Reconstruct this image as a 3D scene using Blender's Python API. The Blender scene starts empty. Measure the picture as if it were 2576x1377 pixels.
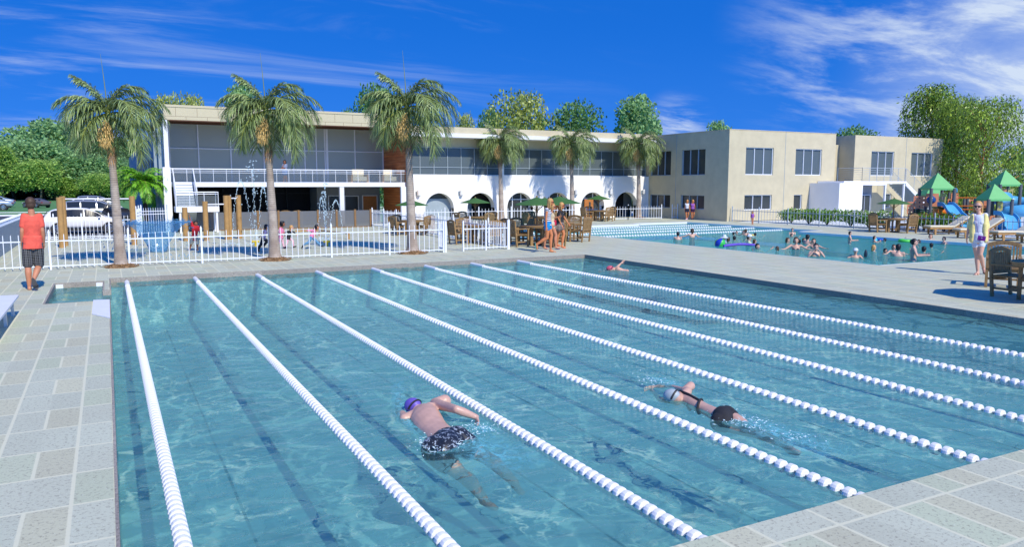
import bpy, bmesh, math, random
from mathutils import Vector, Matrix
random.seed(7)
PI=math.pi; rad=math.radians
SC=bpy.context.scene; COL=SC.collection
# ---------------- camera
CAMH=2.5; FPX=1931.0; PITCH=rad(6.6022); YAW=rad(27.7331)
cam=bpy.data.cameras.new('camera'); camo=bpy.data.objects.new('camera',cam); COL.objects.link(camo)
cam.sensor_width=36; cam.lens=26.986; cam.clip_start=0.1; cam.clip_end=3000
camo.location=(0,0,CAMH); camo.rotation_euler=(PI/2-PITCH,0,-YAW); SC.camera=camo
SC.render.resolution_x=1024; SC.render.resolution_y=548
SC.view_settings.view_transform='Standard'; SC.view_settings.look='None'
SC.view_settings.gamma=1; SC.view_settings.exposure=0.0
try:
    SC.cycles.transparent_max_bounces=24; SC.cycles.max_bounces=8
except Exception: pass
# ---------------- surveying helpers: photo point (2576 x 1377 scale) -> ray in the world
def ray(x,y):
    a,f,b=x-1288.0,FPX,-(y-688.5)
    c,s=math.cos(PITCH),math.sin(PITCH)
    fy,fz=c*f+s*b,-s*f+c*b
    cy,sy=math.cos(YAW),math.sin(YAW)
    return Vector((cy*a+sy*fy,-sy*a+cy*fy,fz))
CAMV=Vector((0,0,CAMH))
def G(x,y,z=0.0):
    d=ray(x,y); t=(z-CAMH)/d.z; return Vector((d.x*t,d.y*t,z))
def PY(x,y,Y):
    d=ray(x,y); t=Y/d.y; return Vector((d.x*t,Y,CAMH+d.z*t))
def PX(x,y,X):
    d=ray(x,y); t=X/d.x; return Vector((X,d.y*t,CAMH+d.z*t))
def AT(x,y,B,dd=0.0):
    h=Vector((B[0],B[1],0)); L=h.length; h/=L
    d=ray(x,y); t=(L+dd)/(d.x*h.x+d.y*h.y); return CAMV+d*t
# ---------------- light
SUN_EL=rad(43); SUN_ROT=rad(173)
sdir=Vector((math.sin(SUN_ROT)*math.cos(SUN_EL),math.cos(SUN_ROT)*math.cos(SUN_EL),math.sin(SUN_EL)))
sun=bpy.data.lights.new('sun','SUN'); sun.energy=4.5; sun.angle=rad(0.5); sun.color=(1.0,0.92,0.76)
suno=bpy.data.objects.new('sun',sun); COL.objects.link(suno); suno.rotation_euler=(sdir).to_track_quat('Z','Y').to_euler()
SKYMUL=(.12,1.06,2.5)
W=bpy.data.worlds.new('World'); SC.world=W; W.use_nodes=True
class NT:
    def __init__(s,tree): s.t=tree; s.n=tree.nodes; s.l=tree.links
    def node(s,ty,ins=None,**kw):
        n=s.n.new(ty)
        for k,v in kw.items(): setattr(n,k,v)
        for k,v in (ins or {}).items():
            if hasattr(v,'is_linked') or hasattr(v,'links'): s.l.new(v,n.inputs[k])
            else: n.inputs[k].default_value=v
        return n
    def m(s,op,a,b=0.0,c=None,clamp=False):
        ins={0:a,1:b}
        if c is not None: ins[2]=c
        n=s.node('ShaderNodeMath',ins,operation=op,use_clamp=clamp); return n.outputs[0]
    def v(s,op,a,b=(0,0,0),sc=None):
        ins={0:a,1:b}
        n=s.node('ShaderNodeVectorMath',ins,operation=op)
        if sc is not None: n.inputs['Scale'].default_value=sc
        return n.outputs['Value'] if op in('LENGTH','DOT_PRODUCT','DISTANCE') else n.outputs['Vector']
    def ramp(s,fac,pts,mode='LINEAR'):
        n=s.node('ShaderNodeValToRGB',{0:fac}); cr=n.color_ramp; cr.interpolation=mode
        while len(cr.elements)<len(pts): cr.elements.new(0.5)
        for e,(p,c) in zip(cr.elements,pts): e.position=p; e.color=tuple(c)+(1,) if len(c)==3 else c
        return n.outputs[0]
    def mapr(s,x,a,b,c=0.0,d=1.0,smooth=True):
        n=s.node('ShaderNodeMapRange',{0:x,1:a,2:b,3:c,4:d},interpolation_type='SMOOTHSTEP' if smooth else 'LINEAR'); return n.outputs[0]
    def mix(s,f,a,b,typ='MIX'):
        n=s.node('ShaderNodeMix',None,data_type='RGBA',blend_type=typ)
        for k,v in ((0,f),(6,a),(7,b)):
            if hasattr(v,'links'): s.l.new(v,n.inputs[k])
            else: n.inputs[k].default_value=(tuple(v)+(1,) if isinstance(v,(tuple,list)) and len(v)==3 else v)
        return n.outputs[2]
    def noise(s,vec,scale,detail=4,rough=.5,dist=0.0):
        return s.node('ShaderNodeTexNoise',{'Vector':vec,'Scale':scale,'Detail':detail,'Roughness':rough,'Distortion':dist}).outputs[0]
w=NT(W.node_tree); w.n.clear()
sky=w.node('ShaderNodeTexSky',sky_type='NISHITA'); sky.sun_disc=False; sky.sun_elevation=SUN_EL; sky.sun_rotation=SUN_ROT
sky.air_density=1.0; sky.dust_density=0.3; sky.ozone_density=2.5
tc=w.node('ShaderNodeTexCoord').outputs['Generated']
vup=w.v('NORMALIZE',w.v('ADD',w.v('MULTIPLY',tc,(.8,.8,.75)),(0,0,.42)))
w.l.new(vup,sky.inputs['Vector'])
hs=w.node('ShaderNodeMix',None,data_type='RGBA',blend_type='MULTIPLY'); hs.inputs[0].default_value=1.0
w.l.new(sky.outputs[0],hs.inputs[6]); hs.inputs[7].default_value=SKYMUL+(1,)
sx=w.node('ShaderNodeSeparateXYZ',{0:tc})
zz=w.m('ADD',w.m('MAXIMUM',sx.outputs[2],0.0),0.16)
pl=w.node('ShaderNodeCombineXYZ',{0:w.m('DIVIDE',sx.outputs[0],zz),1:w.m('DIVIDE',sx.outputs[1],zz),2:0.0}).outputs[0]
def skymask(px,py,r0,r1):
    d=ray(px,py).normalized()
    return w.mapr(w.v('DISTANCE',tc,tuple(d)),r0,r1,1.0,0.0)
mp=w.node('ShaderNodeMapping',{'Vector':pl,'Rotation':(0,0,rad(28)),'Scale':(0.55,1.9,1)}).outputs[0]
n1=w.noise(mp,1.1,9,.62,.6)
streak=w.mapr(n1,.47,.80)
mp2=w.node('ShaderNodeMapping',{'Vector':pl,'Rotation':(0,0,rad(-8)),'Scale':(0.75,1.5,1)}).outputs[0]
n2=w.noise(mp2,1.7,11,.64,.35)
wisp=w.mapr(n2,.44,.74)
left=w.m('MULTIPLY',streak,w.m('ADD',w.m('MULTIPLY',skymask(420,60,.15,.62),.40),w.m('MULTIPLY',skymask(60,90,.02,.25),.25)))
mR=w.m('MAXIMUM',w.m('MULTIPLY',skymask(2230,90,.02,.20),.85),w.m('MULTIPLY',skymask(2540,120,.03,.20),.95))
right=w.m('MULTIPLY',wisp,mR)
hz=w.m('MULTIPLY',skymask(2600,300,.02,.22),w.mapr(n2,.25,.62,.25,.75))
small=w.m('MULTIPLY',w.m('MULTIPLY',skymask(1705,322,.0,.055),.8),w.mapr(n2,.40,.62))
cl=w.m('MINIMUM',w.m('ADD',w.m('ADD',left,right),w.m('ADD',hz,small)),.92)
cloudcol=(6.6,7.6,9.0)
base_sky=w.mix(w.mapr(sx.outputs[2],-.02,.22,.22,0.0),hs.outputs[2],(1.3,3.6,8.6))
skyc=w.mix(cl,base_sky,cloudcol)
skyc=w.mix(w.mapr(sx.outputs[2],-.12,-.02),(.6,.7,.6),skyc)
bg=w.node('ShaderNodeBackground',{'Color':skyc,'Strength':0.105})
w.l.new(bg.outputs[0],w.node('ShaderNodeOutputWorld').inputs[0])
# ---------------- materials
def C(r,g,b,k=1.0):
    f=lambda u:(((u/255)+.055)/1.055)**2.4 if u>10 else u/255/12.92
    return (f(r)*k,f(g)*k,f(b)*k)
MATS={}
def mat(name,col,rough=.6,var=.12,scale=3.0,metal=0.0,bump=0.0,bscale=40,spec=.5,island=0.0,trans=0.0,detail=4,emit=None):
    if name in MATS: return MATS[name]
    m=bpy.data.materials.new(name); m.use_nodes=True; t=NT(m.node_tree); b=t.n['Principled BSDF']
    co=t.node('ShaderNodeTexCoord').outputs['Object']
    n=t.noise(co,scale,detail,.55)
    lo=tuple(c*(1-var) for c in col); hi=tuple(min(1,c*(1+var)) for c in col)
    cc=t.mix(t.mapr(n,.25,.75),lo,hi)
    if island:
        g=t.node('ShaderNodeNewGeometry').outputs['Random Per Island']
        cc=t.mix(1.0,cc,t.ramp(g,[(0,(1-island,)*3),(1,(1+island,)*3)]),'MULTIPLY')
    t.l.new(cc,b.inputs['Base Color']); b.inputs['Roughness'].default_value=rough; b.inputs['Metallic'].default_value=metal
    b.inputs['Specular IOR Level'].default_value=spec
    if bump:
        bn=t.node('ShaderNodeBump',{'Height':t.noise(co,bscale,3,.6),'Strength':bump,'Distance':.02}); t.l.new(bn.outputs[0],b.inputs['Normal'])
    if emit: b.inputs['Emission Color'].default_value=emit+(1,); b.inputs['Emission Strength'].default_value=1
    MATS[name]=m; return m
def leafmat(name,c1,c2,isl=.45,rough=.45,trans=.35,scale=.6):
    m=bpy.data.materials.new(name); m.use_nodes=True; t=NT(m.node_tree); b=t.n['Principled BSDF']
    co=t.node('ShaderNodeTexCoord').outputs['Object']
    g=t.node('ShaderNodeNewGeometry').outputs['Random Per Island']
    n=t.noise(co,scale,2,.5)
    f=t.m('ADD',t.m('MULTIPLY',t.mapr(n,.3,.7),.6),t.m('MULTIPLY',g,.4))
    cc=t.mix(f,c1,c2)
    r=t.ramp(g,[(0,(1-isl,)*3),(1,(1+isl,)*3)])
    cc=t.mix(1.0,cc,r,'MULTIPLY')
    t.l.new(cc,b.inputs['Base Color']); b.inputs['Roughness'].default_value=rough
    tr=t.node('ShaderNodeBsdfTranslucent',{'Color':cc})
    mx=t.node('ShaderNodeMixShader',{0:trans,1:b.outputs[0],2:tr.outputs[0]})
    t.l.new(mx.outputs[0],t.n['Material Output'].inputs[0]); MATS[name]=m; return m
def glassmat(name,tint,alpha,rough=.03,base=(.3,.34,.36)):
    """alpha: how much of what is behind is hidden"""
    m=bpy.data.materials.new(name); m.use_nodes=True; t=NT(m.node_tree)
    b=t.n['Principled BSDF']; b.inputs['Base Color'].default_value=base+(1,); b.inputs['Roughness'].default_value=rough
    tr=t.node('ShaderNodeBsdfTransparent',{'Color':tint+(1,)})
    mx=t.node('ShaderNodeMixShader',{0:alpha,1:tr.outputs[0],2:b.outputs[0]})
    t.l.new(mx.outputs[0],t.n['Material Output'].inputs[0]); MATS[name]=m; return m
def M(n): return MATS[n]
# ---------------- mesh builder
def basis(d):
    d=d.normalized(); a=Vector((0,0,1)) if abs(d.z)<.9 else Vector((1,0,0))
    u=d.cross(a).normalized(); v=u.cross(d).normalized(); return u,v
class MB:
    def __init__(s): s.v=[]; s.f=[]
    def quad(s,*p):
        i=len(s.v); s.v+= [Vector(q) for q in p]; s.f.append(tuple(range(i,i+len(p)))); return s
    def box(s,x0,y0,z0,x1,y1,z1):
        if x0>x1:x0,x1=x1,x0
        if y0>y1:y0,y1=y1,y0
        if z0>z1:z0,z1=z1,z0
        i=len(s.v); s.v+=[Vector(p) for p in((x0,y0,z0),(x1,y0,z0),(x1,y1,z0),(x0,y1,z0),(x0,y0,z1),(x1,y0,z1),(x1,y1,z1),(x0,y1,z1))]
        s.f+=[(i,i+3,i+2,i+1),(i+4,i+5,i+6,i+7),(i,i+1,i+5,i+4),(i+1,i+2,i+6,i+5),(i+2,i+3,i+7,i+6),(i+3,i,i+4,i+7)]; return s
    def bar(s,p0,p1,w,h,up=None):
        p0,p1=Vector(p0),Vector(p1); d=(p1-p0).normalized()
        up=Vector(up) if up else (Vector((0,0,1)) if abs(d.z)<.95 else Vector((0,1,0)))
        a=d.cross(up).normalized(); b=a.cross(d).normalized(); i=len(s.v)
        for p in(p0,p1):
            for q,r in((-1,-1),(1,-1),(1,1),(-1,1)): s.v.append(p+a*(q*w/2)+b*(r*h/2))
        s.f+=[(i,i+1,i+2,i+3),(i+7,i+6,i+5,i+4)]+[(i+k,i+4+k,i+4+(k+1)%4,i+(k+1)%4) for k in range(4)]; return s
    def cyl(s,p0,p1,r0,r1=None,n=10,cap=True):
        r1=r0 if r1 is None else r1; return s.tube([p0,p1],[r0,r1],n,cap)
    def tube(s,ps,rs,n=10,cap=True):
        ps=[Vector(p) for p in ps]
        if not hasattr(rs,'__len__'): rs=[rs]*len(ps)
        i0=len(s.v); u=None
        for k,p in enumerate(ps):
            d=(ps[min(k+1,len(ps)-1)]-ps[max(k-1,0)]).normalized()
            if u is None: u,v=basis(d)
            else: u=(u-d*u.dot(d)).normalized(); v=d.cross(u)*-1
            for j in range(n):
                a=2*PI*j/n; s.v.append(p+u*(math.cos(a)*rs[k])+v*(math.sin(a)*rs[k]))
        for k in range(len(ps)-1):
            for j in range(n):
                a=i0+k*n+j;b=i0+k*n+(j+1)%n; s.f.append((a,b,b+n,a+n))
        if cap: s.f.append(tuple(range(i0+n-1,i0-1,-1))); s.f.append(tuple(range(len(s.v)-n,len(s.v))))
        return s
    def ball(s,c,r,ax=None,n=12,m=8):
        c=Vector(c); r=r if hasattr(r,'__len__') else (r,r,r)
        ax=ax or (Vector((1,0,0)),Vector((0,1,0)),Vector((0,0,1))); i0=len(s.v)
        s.v.append(c-ax[2]*r[2])
        for k in range(1,m):
            t=-PI/2+PI*k/m
            for j in range(n):
                a=2*PI*j/n; s.v.append(c+ax[0]*(r[0]*math.cos(t)*math.cos(a))+ax[1]*(r[1]*math.cos(t)*math.sin(a))+ax[2]*(r[2]*math.sin(t)))
        s.v.append(c+ax[2]*r[2]); L=len(s.v)-1
        for j in range(n): s.f.append((i0,i0+1+(j+1)%n,i0+1+j)); s.f.append((L,L-n+j,L-n+(j+1)%n))
        for k in range(m-2):
            for j in range(n):
                a=i0+1+k*n+j;b=i0+1+k*n+(j+1)%n; s.f.append((a,b,b+n,a+n))
        return s
    def cap(s,p0,p1,r0,r1=None,n=12):
        r1=r0 if r1 is None else r1; p0,p1=Vector(p0),Vector(p1)
        s.ball(p0,r0,n=n); s.ball(p1,r1,n=n)
        if (p1-p0).length>1e-4: s.tube([p0,p1],[r0,r1],n)
        return s
    def etube(s,cs,R,N,rx,ry,n=20):
        i0=len(s.v)
        for c,a,b in zip(cs,rx,ry):
            for j in range(n): t=2*PI*j/n; s.v.append(c+R*(a*math.cos(t))+N*(b*math.sin(t)))
        for k in range(len(cs)-1):
            for j in range(n): a=i0+k*n+j;b=i0+k*n+(j+1)%n; s.f.append((a,b,b+n,a+n))
        s.f.append(tuple(range(i0+n-1,i0-1,-1))); s.f.append(tuple(range(len(s.v)-n,len(s.v)))); return s
    def prism(s,pts,a0,a1,axis='y'):
        """polygon pts (2d) extruded along axis; for 'y' pts are (x,z), for 'x' (y,z), for 'z' (x,y)"""
        f={'y':lambda p,a:(p[0],a,p[1]),'x':lambda p,a:(a,p[0],p[1]),'z':lambda p,a:(p[0],p[1],a)}[axis]
        i=len(s.v);n=len(pts)
        s.v+=[Vector(f(p,a0)) for p in pts]+[Vector(f(p,a1)) for p in pts]
        s.f.append(tuple(range(i,i+n))); s.f.append(tuple(range(i+2*n-1,i+n-1,-1)))
        s.f+=[(i+k,i+n+k,i+n+(k+1)%n,i+(k+1)%n) for k in range(n)]; return s
    def lathe(s,prof,c=(0,0,0),n=20):
        c=Vector(c); i0=len(s.v)
        for r,z in prof:
            for j in range(n):
                a=2*PI*j/n; s.v.append(c+Vector((r*math.cos(a),r*math.sin(a),z)))
        for k in range(len(prof)-1):
            for j in range(n):
                a=i0+k*n+j;b=i0+k*n+(j+1)%n; s.f.append((a,b,b+n,a+n))
        return s
    def mesh(s,name,off=(0,0,0),smooth=False,fix=True):
        me=bpy.data.meshes.new(name); o=Vector(off)
        me.from_pydata([tuple(v-o) for v in s.v],[],s.f)
        if fix and len(s.f)<60000:
            bm=bmesh.new(); bm.from_mesh(me); bmesh.ops.recalc_face_normals(bm,faces=bm.faces); bm.to_mesh(me); bm.free()
        if smooth:
            me.polygons.foreach_set('use_smooth',[True]*len(me.polygons))
        return me
    def build(s,name,m,parent=None,smooth=False,fix=True,bevel=0,**props):
        off=parent.get('_org',(0,0,0)) if parent else (0,0,0)
        if parent is None and 'org' in props: off=props.pop('org')
        me=s.mesh(name,off,smooth,fix); me.materials.append(M(m) if isinstance(m,str) else m)
        o=bpy.data.objects.new(name,me); COL.objects.link(o)
        if parent is not None: o.parent=parent; 
        else: o.location=off
        if parent is not None: o['_org']=list(off)
        if bevel:
            b=o.modifiers.new('bevel','BEVEL'); b.width=bevel; b.segments=2; b.limit_method='ANGLE'
        for k,v in props.items(): o[k]=v
        return o
def tag(o,label,cat,group=None):
    o['label']=label; o['category']=cat
    if group: o['group']=group
    return o
def thing(name,label,cat,org=(0,0,0),group=None,rz=0.0):
    """Empty at a thing's base. Children meshes are written in world space when rz=0 (shifted by org)."""
    o=bpy.data.objects.new(name,None); o.empty_display_size=.2; COL.objects.link(o); o.location=org; o.rotation_euler=(0,0,rz)
    o['_org']=list(org); tag(o,label,cat,group); return o
def struct(mb,name,m,**k):
    o=mb.build(name,m,**k); o['kind']='structure'; return o
CH={}
def kids(o): return [c for c in bpy.data.objects if c.parent==o]
def copy_tree(o,parent=None,tree=None):
    c=o.copy(); COL.objects.link(c); c.parent=parent
    ks=tree[o.name] if tree and o.name in tree else kids(o)
    for k in ks: copy_tree(k,c,tree)
    return c
def dup(o,loc,rz=0.0,scale=1.0,label=None,group=None,cat=None):
    c=copy_tree(o); c.location=loc; c.rotation_euler=(0,0,rz); c.scale=(scale,)*3 if not hasattr(scale,'__len__') else scale
    if label: c['label']=label
    if group: c['group']=group
    if cat: c['category']=cat
    return c
class Proto:
    """first place() moves the original, later ones copy it and its parts"""
    def __init__(s,o): s.o=o; s.used=False
    def place(s,loc,rz,label,scale=1.0,group=None):
        if not s.used:
            s.used=True; o=s.o; o.location=loc; o.rotation_euler=(0,0,rz); o.scale=(scale,)*3 if not hasattr(scale,'__len__') else scale; o['label']=label
            if group: o['group']=group
            return o
        return dup(s.o,loc,rz,scale,label,group)
# common materials
mat('white_paint',(.80,.81,.82),.45,.03)
mat('white_render',(.86,.85,.82),.85,.03,1.2,bump=.25,bscale=60)
mat('stucco',C(216,205,172,.82),.9,.06,1.5,bump=.5,bscale=35)
mat('fascia_panel',C(212,202,168,.86),.8,.03,.6)
mat('fence_white',(.78,.82,.86),.4,.03)
mat('fence_shade_grey',C(172,184,194),.45,.04)  # greyed fence colour; shade on the right-hand run is put into it
mat('steel',(.62,.65,.68),.35,.05,metal=.6)
mat('soffit_brown',C(96,60,38),.7,.1)
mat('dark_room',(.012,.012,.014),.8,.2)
mat('room_grey',C(150,155,160,.8),.8,.05)
mat('window_glass',C(172,178,168,1.0),.25,.04,.3,spec=.22)
mat('window_tint',C(96,108,112,.85),.12,.04,.3,spec=.3); mat('window_dark',(.05,.058,.06),.12,.2,.4,spec=.3)
mat('door_orange',C(176,110,52),.6,.12,8)
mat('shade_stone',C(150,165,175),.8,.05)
mat('mulch',C(150,118,82),.95,.45,30,island=.5,bump=.8)
mat('teak',C(150,120,78),.65,.22,12)
mat('teak_light',C(176,136,84),.6,.18,10)
mat('canopy_green',C(62,104,44),.75,.06,3)
mat('canopy_dark',C(62,104,44),.75,.06,3)
mat('cushion_cream',C(226,216,186),.85,.05,6,bump=.2)
mat('bar_wood',C(172,134,80),.7,.14,5)
mat('post_brown',C(132,100,62),.7,.12,5)
mat('black_rubber',(.02,.02,.022),.6,.2)
mat('chrome',(.7,.7,.72),.2,.03,metal=.9)
mat('yellow_metal',C(205,180,30),.4,.08)
mat('skin_tan',C(196,132,98,.95),.55,.08,8); mat('skin_pale',C(220,172,148,.9),.55,.08,8)
mat('skin_brown',C(150,98,70,.95),.55,.08,8); mat('skin_orange',C(205,128,80,.95),.5,.08,8)
mat('skin_wet',C(212,170,150,.9),.4,.1,8)
mat('hair_brown',C(74,54,38),.6,.3,30); mat('hair_black',C(24,20,22),.5,.3,30); mat('hair_blonde',C(196,150,88),.55,.25,30)
mat('lip_red',C(170,70,70),.5); mat('sunglass',(.01,.01,.012),.1)
glassmat('rail_glass',(.72,.76,.78),.22)
glassmat('screen_glass',(.62,.63,.64),.52,.25,(.26,.27,.28))
# ---------------- deck paving
def deck_material(name,k=1.0):
    m=bpy.data.materials.new(name); m.use_nodes=True; t=NT(m.node_tree); b=t.n['Principled BSDF']
    co=t.node('ShaderNodeTexCoord').outputs['Object']
    s=t.node('ShaderNodeSeparateXYZ',{0:co}); X,Y=s.outputs[0],s.outputs[1]
    tx=t.m('DIVIDE',t.m('ADD',X,.06),.315); ty=t.m('DIVIDE',t.m('ADD',Y,.13),.76)
    i=t.m('FLOOR',tx); j=t.m('FLOOR',ty)
    par=t.m('MODULO',t.m('ADD',j,400.0),2.0)
    idx=t.m('MODULO',t.m('ADD',t.m('ADD',i,402.0),t.m('MULTIPLY',par,2.0)),4.0)   # 0 = beige
    beige=t.m('LESS_THAN',idx,.5)
    green=t.m('MULTIPLY',t.m('GREATER_THAN',idx,2.5),t.m('GREATER_THAN',t.node('ShaderNodeTexWhiteNoise',{'Vector':t.node('ShaderNodeCombineXYZ',{0:i,1:j,2:0.0}).outputs[0]},noise_dimensions='3D').outputs[0],.35))
    rn=t.node('ShaderNodeTexWhiteNoise',{'Vector':t.node('ShaderNodeCombineXYZ',{0:i,1:j,2:3.0}).outputs[0]},noise_dimensions='3D').outputs[0]
    fx=t.m('FRACT',tx); fy=t.m('FRACT',ty)
    dx=t.m('MULTIPLY',t.m('MINIMUM',fx,t.m('SUBTRACT',1.0,fx)),.315); dy=t.m('MULTIPLY',t.m('MINIMUM',fy,t.m('SUBTRACT',1.0,fy)),.76)
    # grey tiles 1 and 2 run together: drop the joint between them
    j12=t.m('MAXIMUM',t.m('MULTIPLY',t.m('COMPARE',idx,1.0,.3),t.m('GREATER_THAN',fx,.5)),t.m('MULTIPLY',t.m('COMPARE',idx,2.0,.3),t.m('LESS_THAN',fx,.5)))
    dx=t.m('ADD',dx,j12)
    nz=t.noise(co,14,3,.6)
    gd=t.m('ADD',t.m('MINIMUM',dx,dy),t.m('MULTIPLY',t.m('SUBTRACT',nz,.5),.008))
    grout=t.mapr(gd,.010,.020,1.0,0.0)
    col=t.mix(beige,C(192,198,184),C(196,197,176)); col=t.mix(green,col,C(188,197,176))
    big=t.noise(co,.5,3,.5); col=t.mix(t.mapr(big,.3,.7,0,.3),col,C(178,176,162))
    col=t.mix(1.0,col,t.ramp(rn,[(0,(.93,)*3),(1,(1.06,)*3)]),'MULTIPLY')
    sp=t.noise(co,30,4,.8); col=t.mix(t.mapr(sp,.52,.64,0,.7),col,C(128,124,116))
    sp2=t.noise(co,42,4,.75); col=t.mix(t.mapr(sp2,.60,.70,0,.7),col,C(222,228,232))
    col=t.mix(t.m('MULTIPLY',grout,.85),col,C(216,216,196))
    col=t.mix(1.0,col,(k*1.06,k*1.045,k*.94),'MULTIPLY')
    t.l.new(col,b.inputs['Base Color']); b.inputs['Roughness'].default_value=.8
    bn=t.node('ShaderNodeBump',{'Height':t.m('SUBTRACT',sp2,t.m('MULTIPLY',grout,.5)),'Strength':.18,'Distance':.01}); t.l.new(bn.outputs[0],b.inputs['Normal'])
    MATS[name]=m
deck_material('deck_tile',.93)
def stone_material(name,c1,c2):
    m=bpy.data.materials.new(name); m.use_nodes=True; t=NT(m.node_tree); b=t.n['Principled BSDF']
    co=t.node('ShaderNodeTexCoord').outputs['Object']
    s=t.node('ShaderNodeSeparateXYZ',{0:co}); a=t.m('FLOOR',t.m('DIVIDE',t.m('ADD',s.outputs[0],s.outputs[1]),1.35))
    rn=t.node('ShaderNodeTexWhiteNoise',{'W':a},noise_dimensions='1D').outputs[0]
    col=t.mix(rn,c1,c2); sp=t.noise(co,38,5,.75); col=t.mix(t.mapr(sp,.45,.62,0,.75),col,tuple(x*.45 for x in c1))
    sp2=t.noise(co,48,4,.7); col=t.mix(t.mapr(sp2,.6,.72,0,.5),col,C(225,225,220))
    t.l.new(col,b.inputs['Base Color']); b.inputs['Roughness'].default_value=.75; MATS[name]=m
stone_material('coping_stone',C(150,142,132),C(168,160,148))
mat('grass_lawn',C(96,150,82,.75),.95,.22,.7,bump=.4,bscale=8)
mat('asphalt',C(78,82,90,.8),.9,.12,1.0,bump=.3,bscale=60)
mat('concrete_pale',C(200,206,208),.85,.07,.8,bump=.2)
mat('line_white',(.8,.82,.84),.7,.05)
mat('pool_tile',C(160,204,204),.5,.10,1.2)
mat('pool_line',C(134,182,188),.6,.12,2.0)
# big ground
g=MB()
for x0,y0,x1,y1 in [(-1500,-300,-9,2500),(75,-300,1500,2500),(-9,-300,75,-12),(-9,60,75,2500),(-9,40.6,2.6,60),(2.6,50,37.9,60),(17.2,48.9,37.9,50)]: g.quad((x0,y0,-.80),(x1,y0,-.80),(x1,y1,-.80),(x0,y1,-.80))
struct(g,'grass_ground','grass_lawn',fix=False)
a=MB().box(-75,40.75,-.9,2.0,96,-.75); struct(a,'car_park','asphalt')
a=MB().box(-300,97,-.9,60,99.5,-.76); struct(a,'access_road','concrete_pale')
a=MB(); 
for k in range(12): a.box(-40+k*3.1,78,-.75,-39.88+k*3.1,84,-.744)
a.box(-75,95.2,-.75,2,95.6,-.60); a.box(1.7,52,-.75,2.0,95.2,-.60)
struct(a,'parking_lines','line_white')
a=MB().box(-120,108,-.8,40,108.6,-.74); struct(a,'footpath','line_white')
# deck pieces around the pools
P1=(-.05,3.98,15.12,23.12); ZW=-.125
AL=(-1.28,18.72,-.05,22.55)
P2x0,P2x1,P2y0=14.2,21.2,15.75
dk=MB(); T=-.9
rects=[(-9,-12,-1.28,40.6),(-1.28,-12,15.12,3.98),(-1.28,3.98,-.05,18.72),(-1.28,22.55,-.05,23.12),(-.17,20.55,-.05,22.55),
 (-1.28,23.12,15.12,40.6),(15.12,-12,21.2,32.0),(15.12,32.0,17.2,39.6),(-1.28,40.6,2.6,40.6001),
 (21.2,-12,60,15.75),(2.6,40.6,17.2,50),(17.2,39.6,30.0,48.9),(30,40.4,37.9,48.9),(34.6,15.75,37.9,40.4),(32.8,17.0,34.6,29.3)]
for r in rects:
    if r[3]-r[1]>.01: dk.box(r[0],r[1],T,r[2],r[3],0)
dk.box(32.8,15.75,T,34.6,17.0,0)
dko=struct(dk,'pool_deck','deck_tile')
cp=MB().box(37.9,-12,T,75,39.7,-.03); struct(cp,'concrete_ground','concrete_pale')
cp=MB().box(37.9,39.7,T,75,60,-.035); struct(cp,'side_path','concrete_pale')
# basins
def basin(x0,y0,x1,y1,zf,floor=True):
    b=MB(); e=.004
    b.quad((x0,y0,zf),(x1,y0,zf),(x1,y1,zf),(x0,y1,zf)); return b
DEP=-1.3
b=MB().quad((-.05,3.9,DEP),(15.12,3.9,DEP),(15.12,23.13,DEP),(-.05,23.13,DEP))
b.quad((-1.3,18.6,-.62),(-.05,18.6,-.62),(-.05,22.6,-.62),(-1.3,22.6,-.62))
for q in [((-.046,3.9),(-.046,18.72)),((-.046,20.55),(-.046,23.116)),((-.046,23.116),(15.116,23.116)),((15.116,23.116),(15.116,3.984)),((15.116,3.984),(-.046,3.984))]:
    (xa,ya),(xb,yb)=q; b.quad((xa,ya,DEP),(xb,yb,DEP),(xb,yb,-.11),(xa,ya,-.11))
b.quad((-.046,18.72,DEP),(-.046,20.55,DEP),(-.046,20.55,-.62),(-.046,18.72,-.62))
DEP2=-1.15
b.quad((14,15.7,DEP2),(35,15.7,DEP2),(35,40.5,DEP2),(14,40.5,DEP2))
struct(b,'pool_basin','pool_tile',fix=False)
# dark guide lines (under the ropes, on the far wall and along the floor)
LX=[.36,2.07,3.75,5.47,7.2,8.95,10.58,12.33]
b=MB()
for x in LX:
    b.quad((x-.09,4.2,DEP+.006),(x+.09,4.2,DEP+.006),(x+.09,23.10,DEP+.006),(x-.09,23.10,DEP+.006)); b.quad((x-.09,23.108,DEP+.01),(x+.09,23.108,DEP+.01),(x+.09,23.108,ZW-.09),(x-.09,23.108,ZW-.09))
lb=b; b=MB()
for k in range(8):
    x=1.22+1.71*k
    b.quad((x-.015,4.2,DEP+.004),(x+.015,4.2,DEP+.004),(x+.015,22.0,DEP+.004),(x-.015,22.0,DEP+.004))
mat('pool_joint',C(112,160,168),.6,.1)
struct(b,'pool_floor_joint','pool_joint'); b=lb
struct(b,'pool_floor_line','pool_line')
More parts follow.
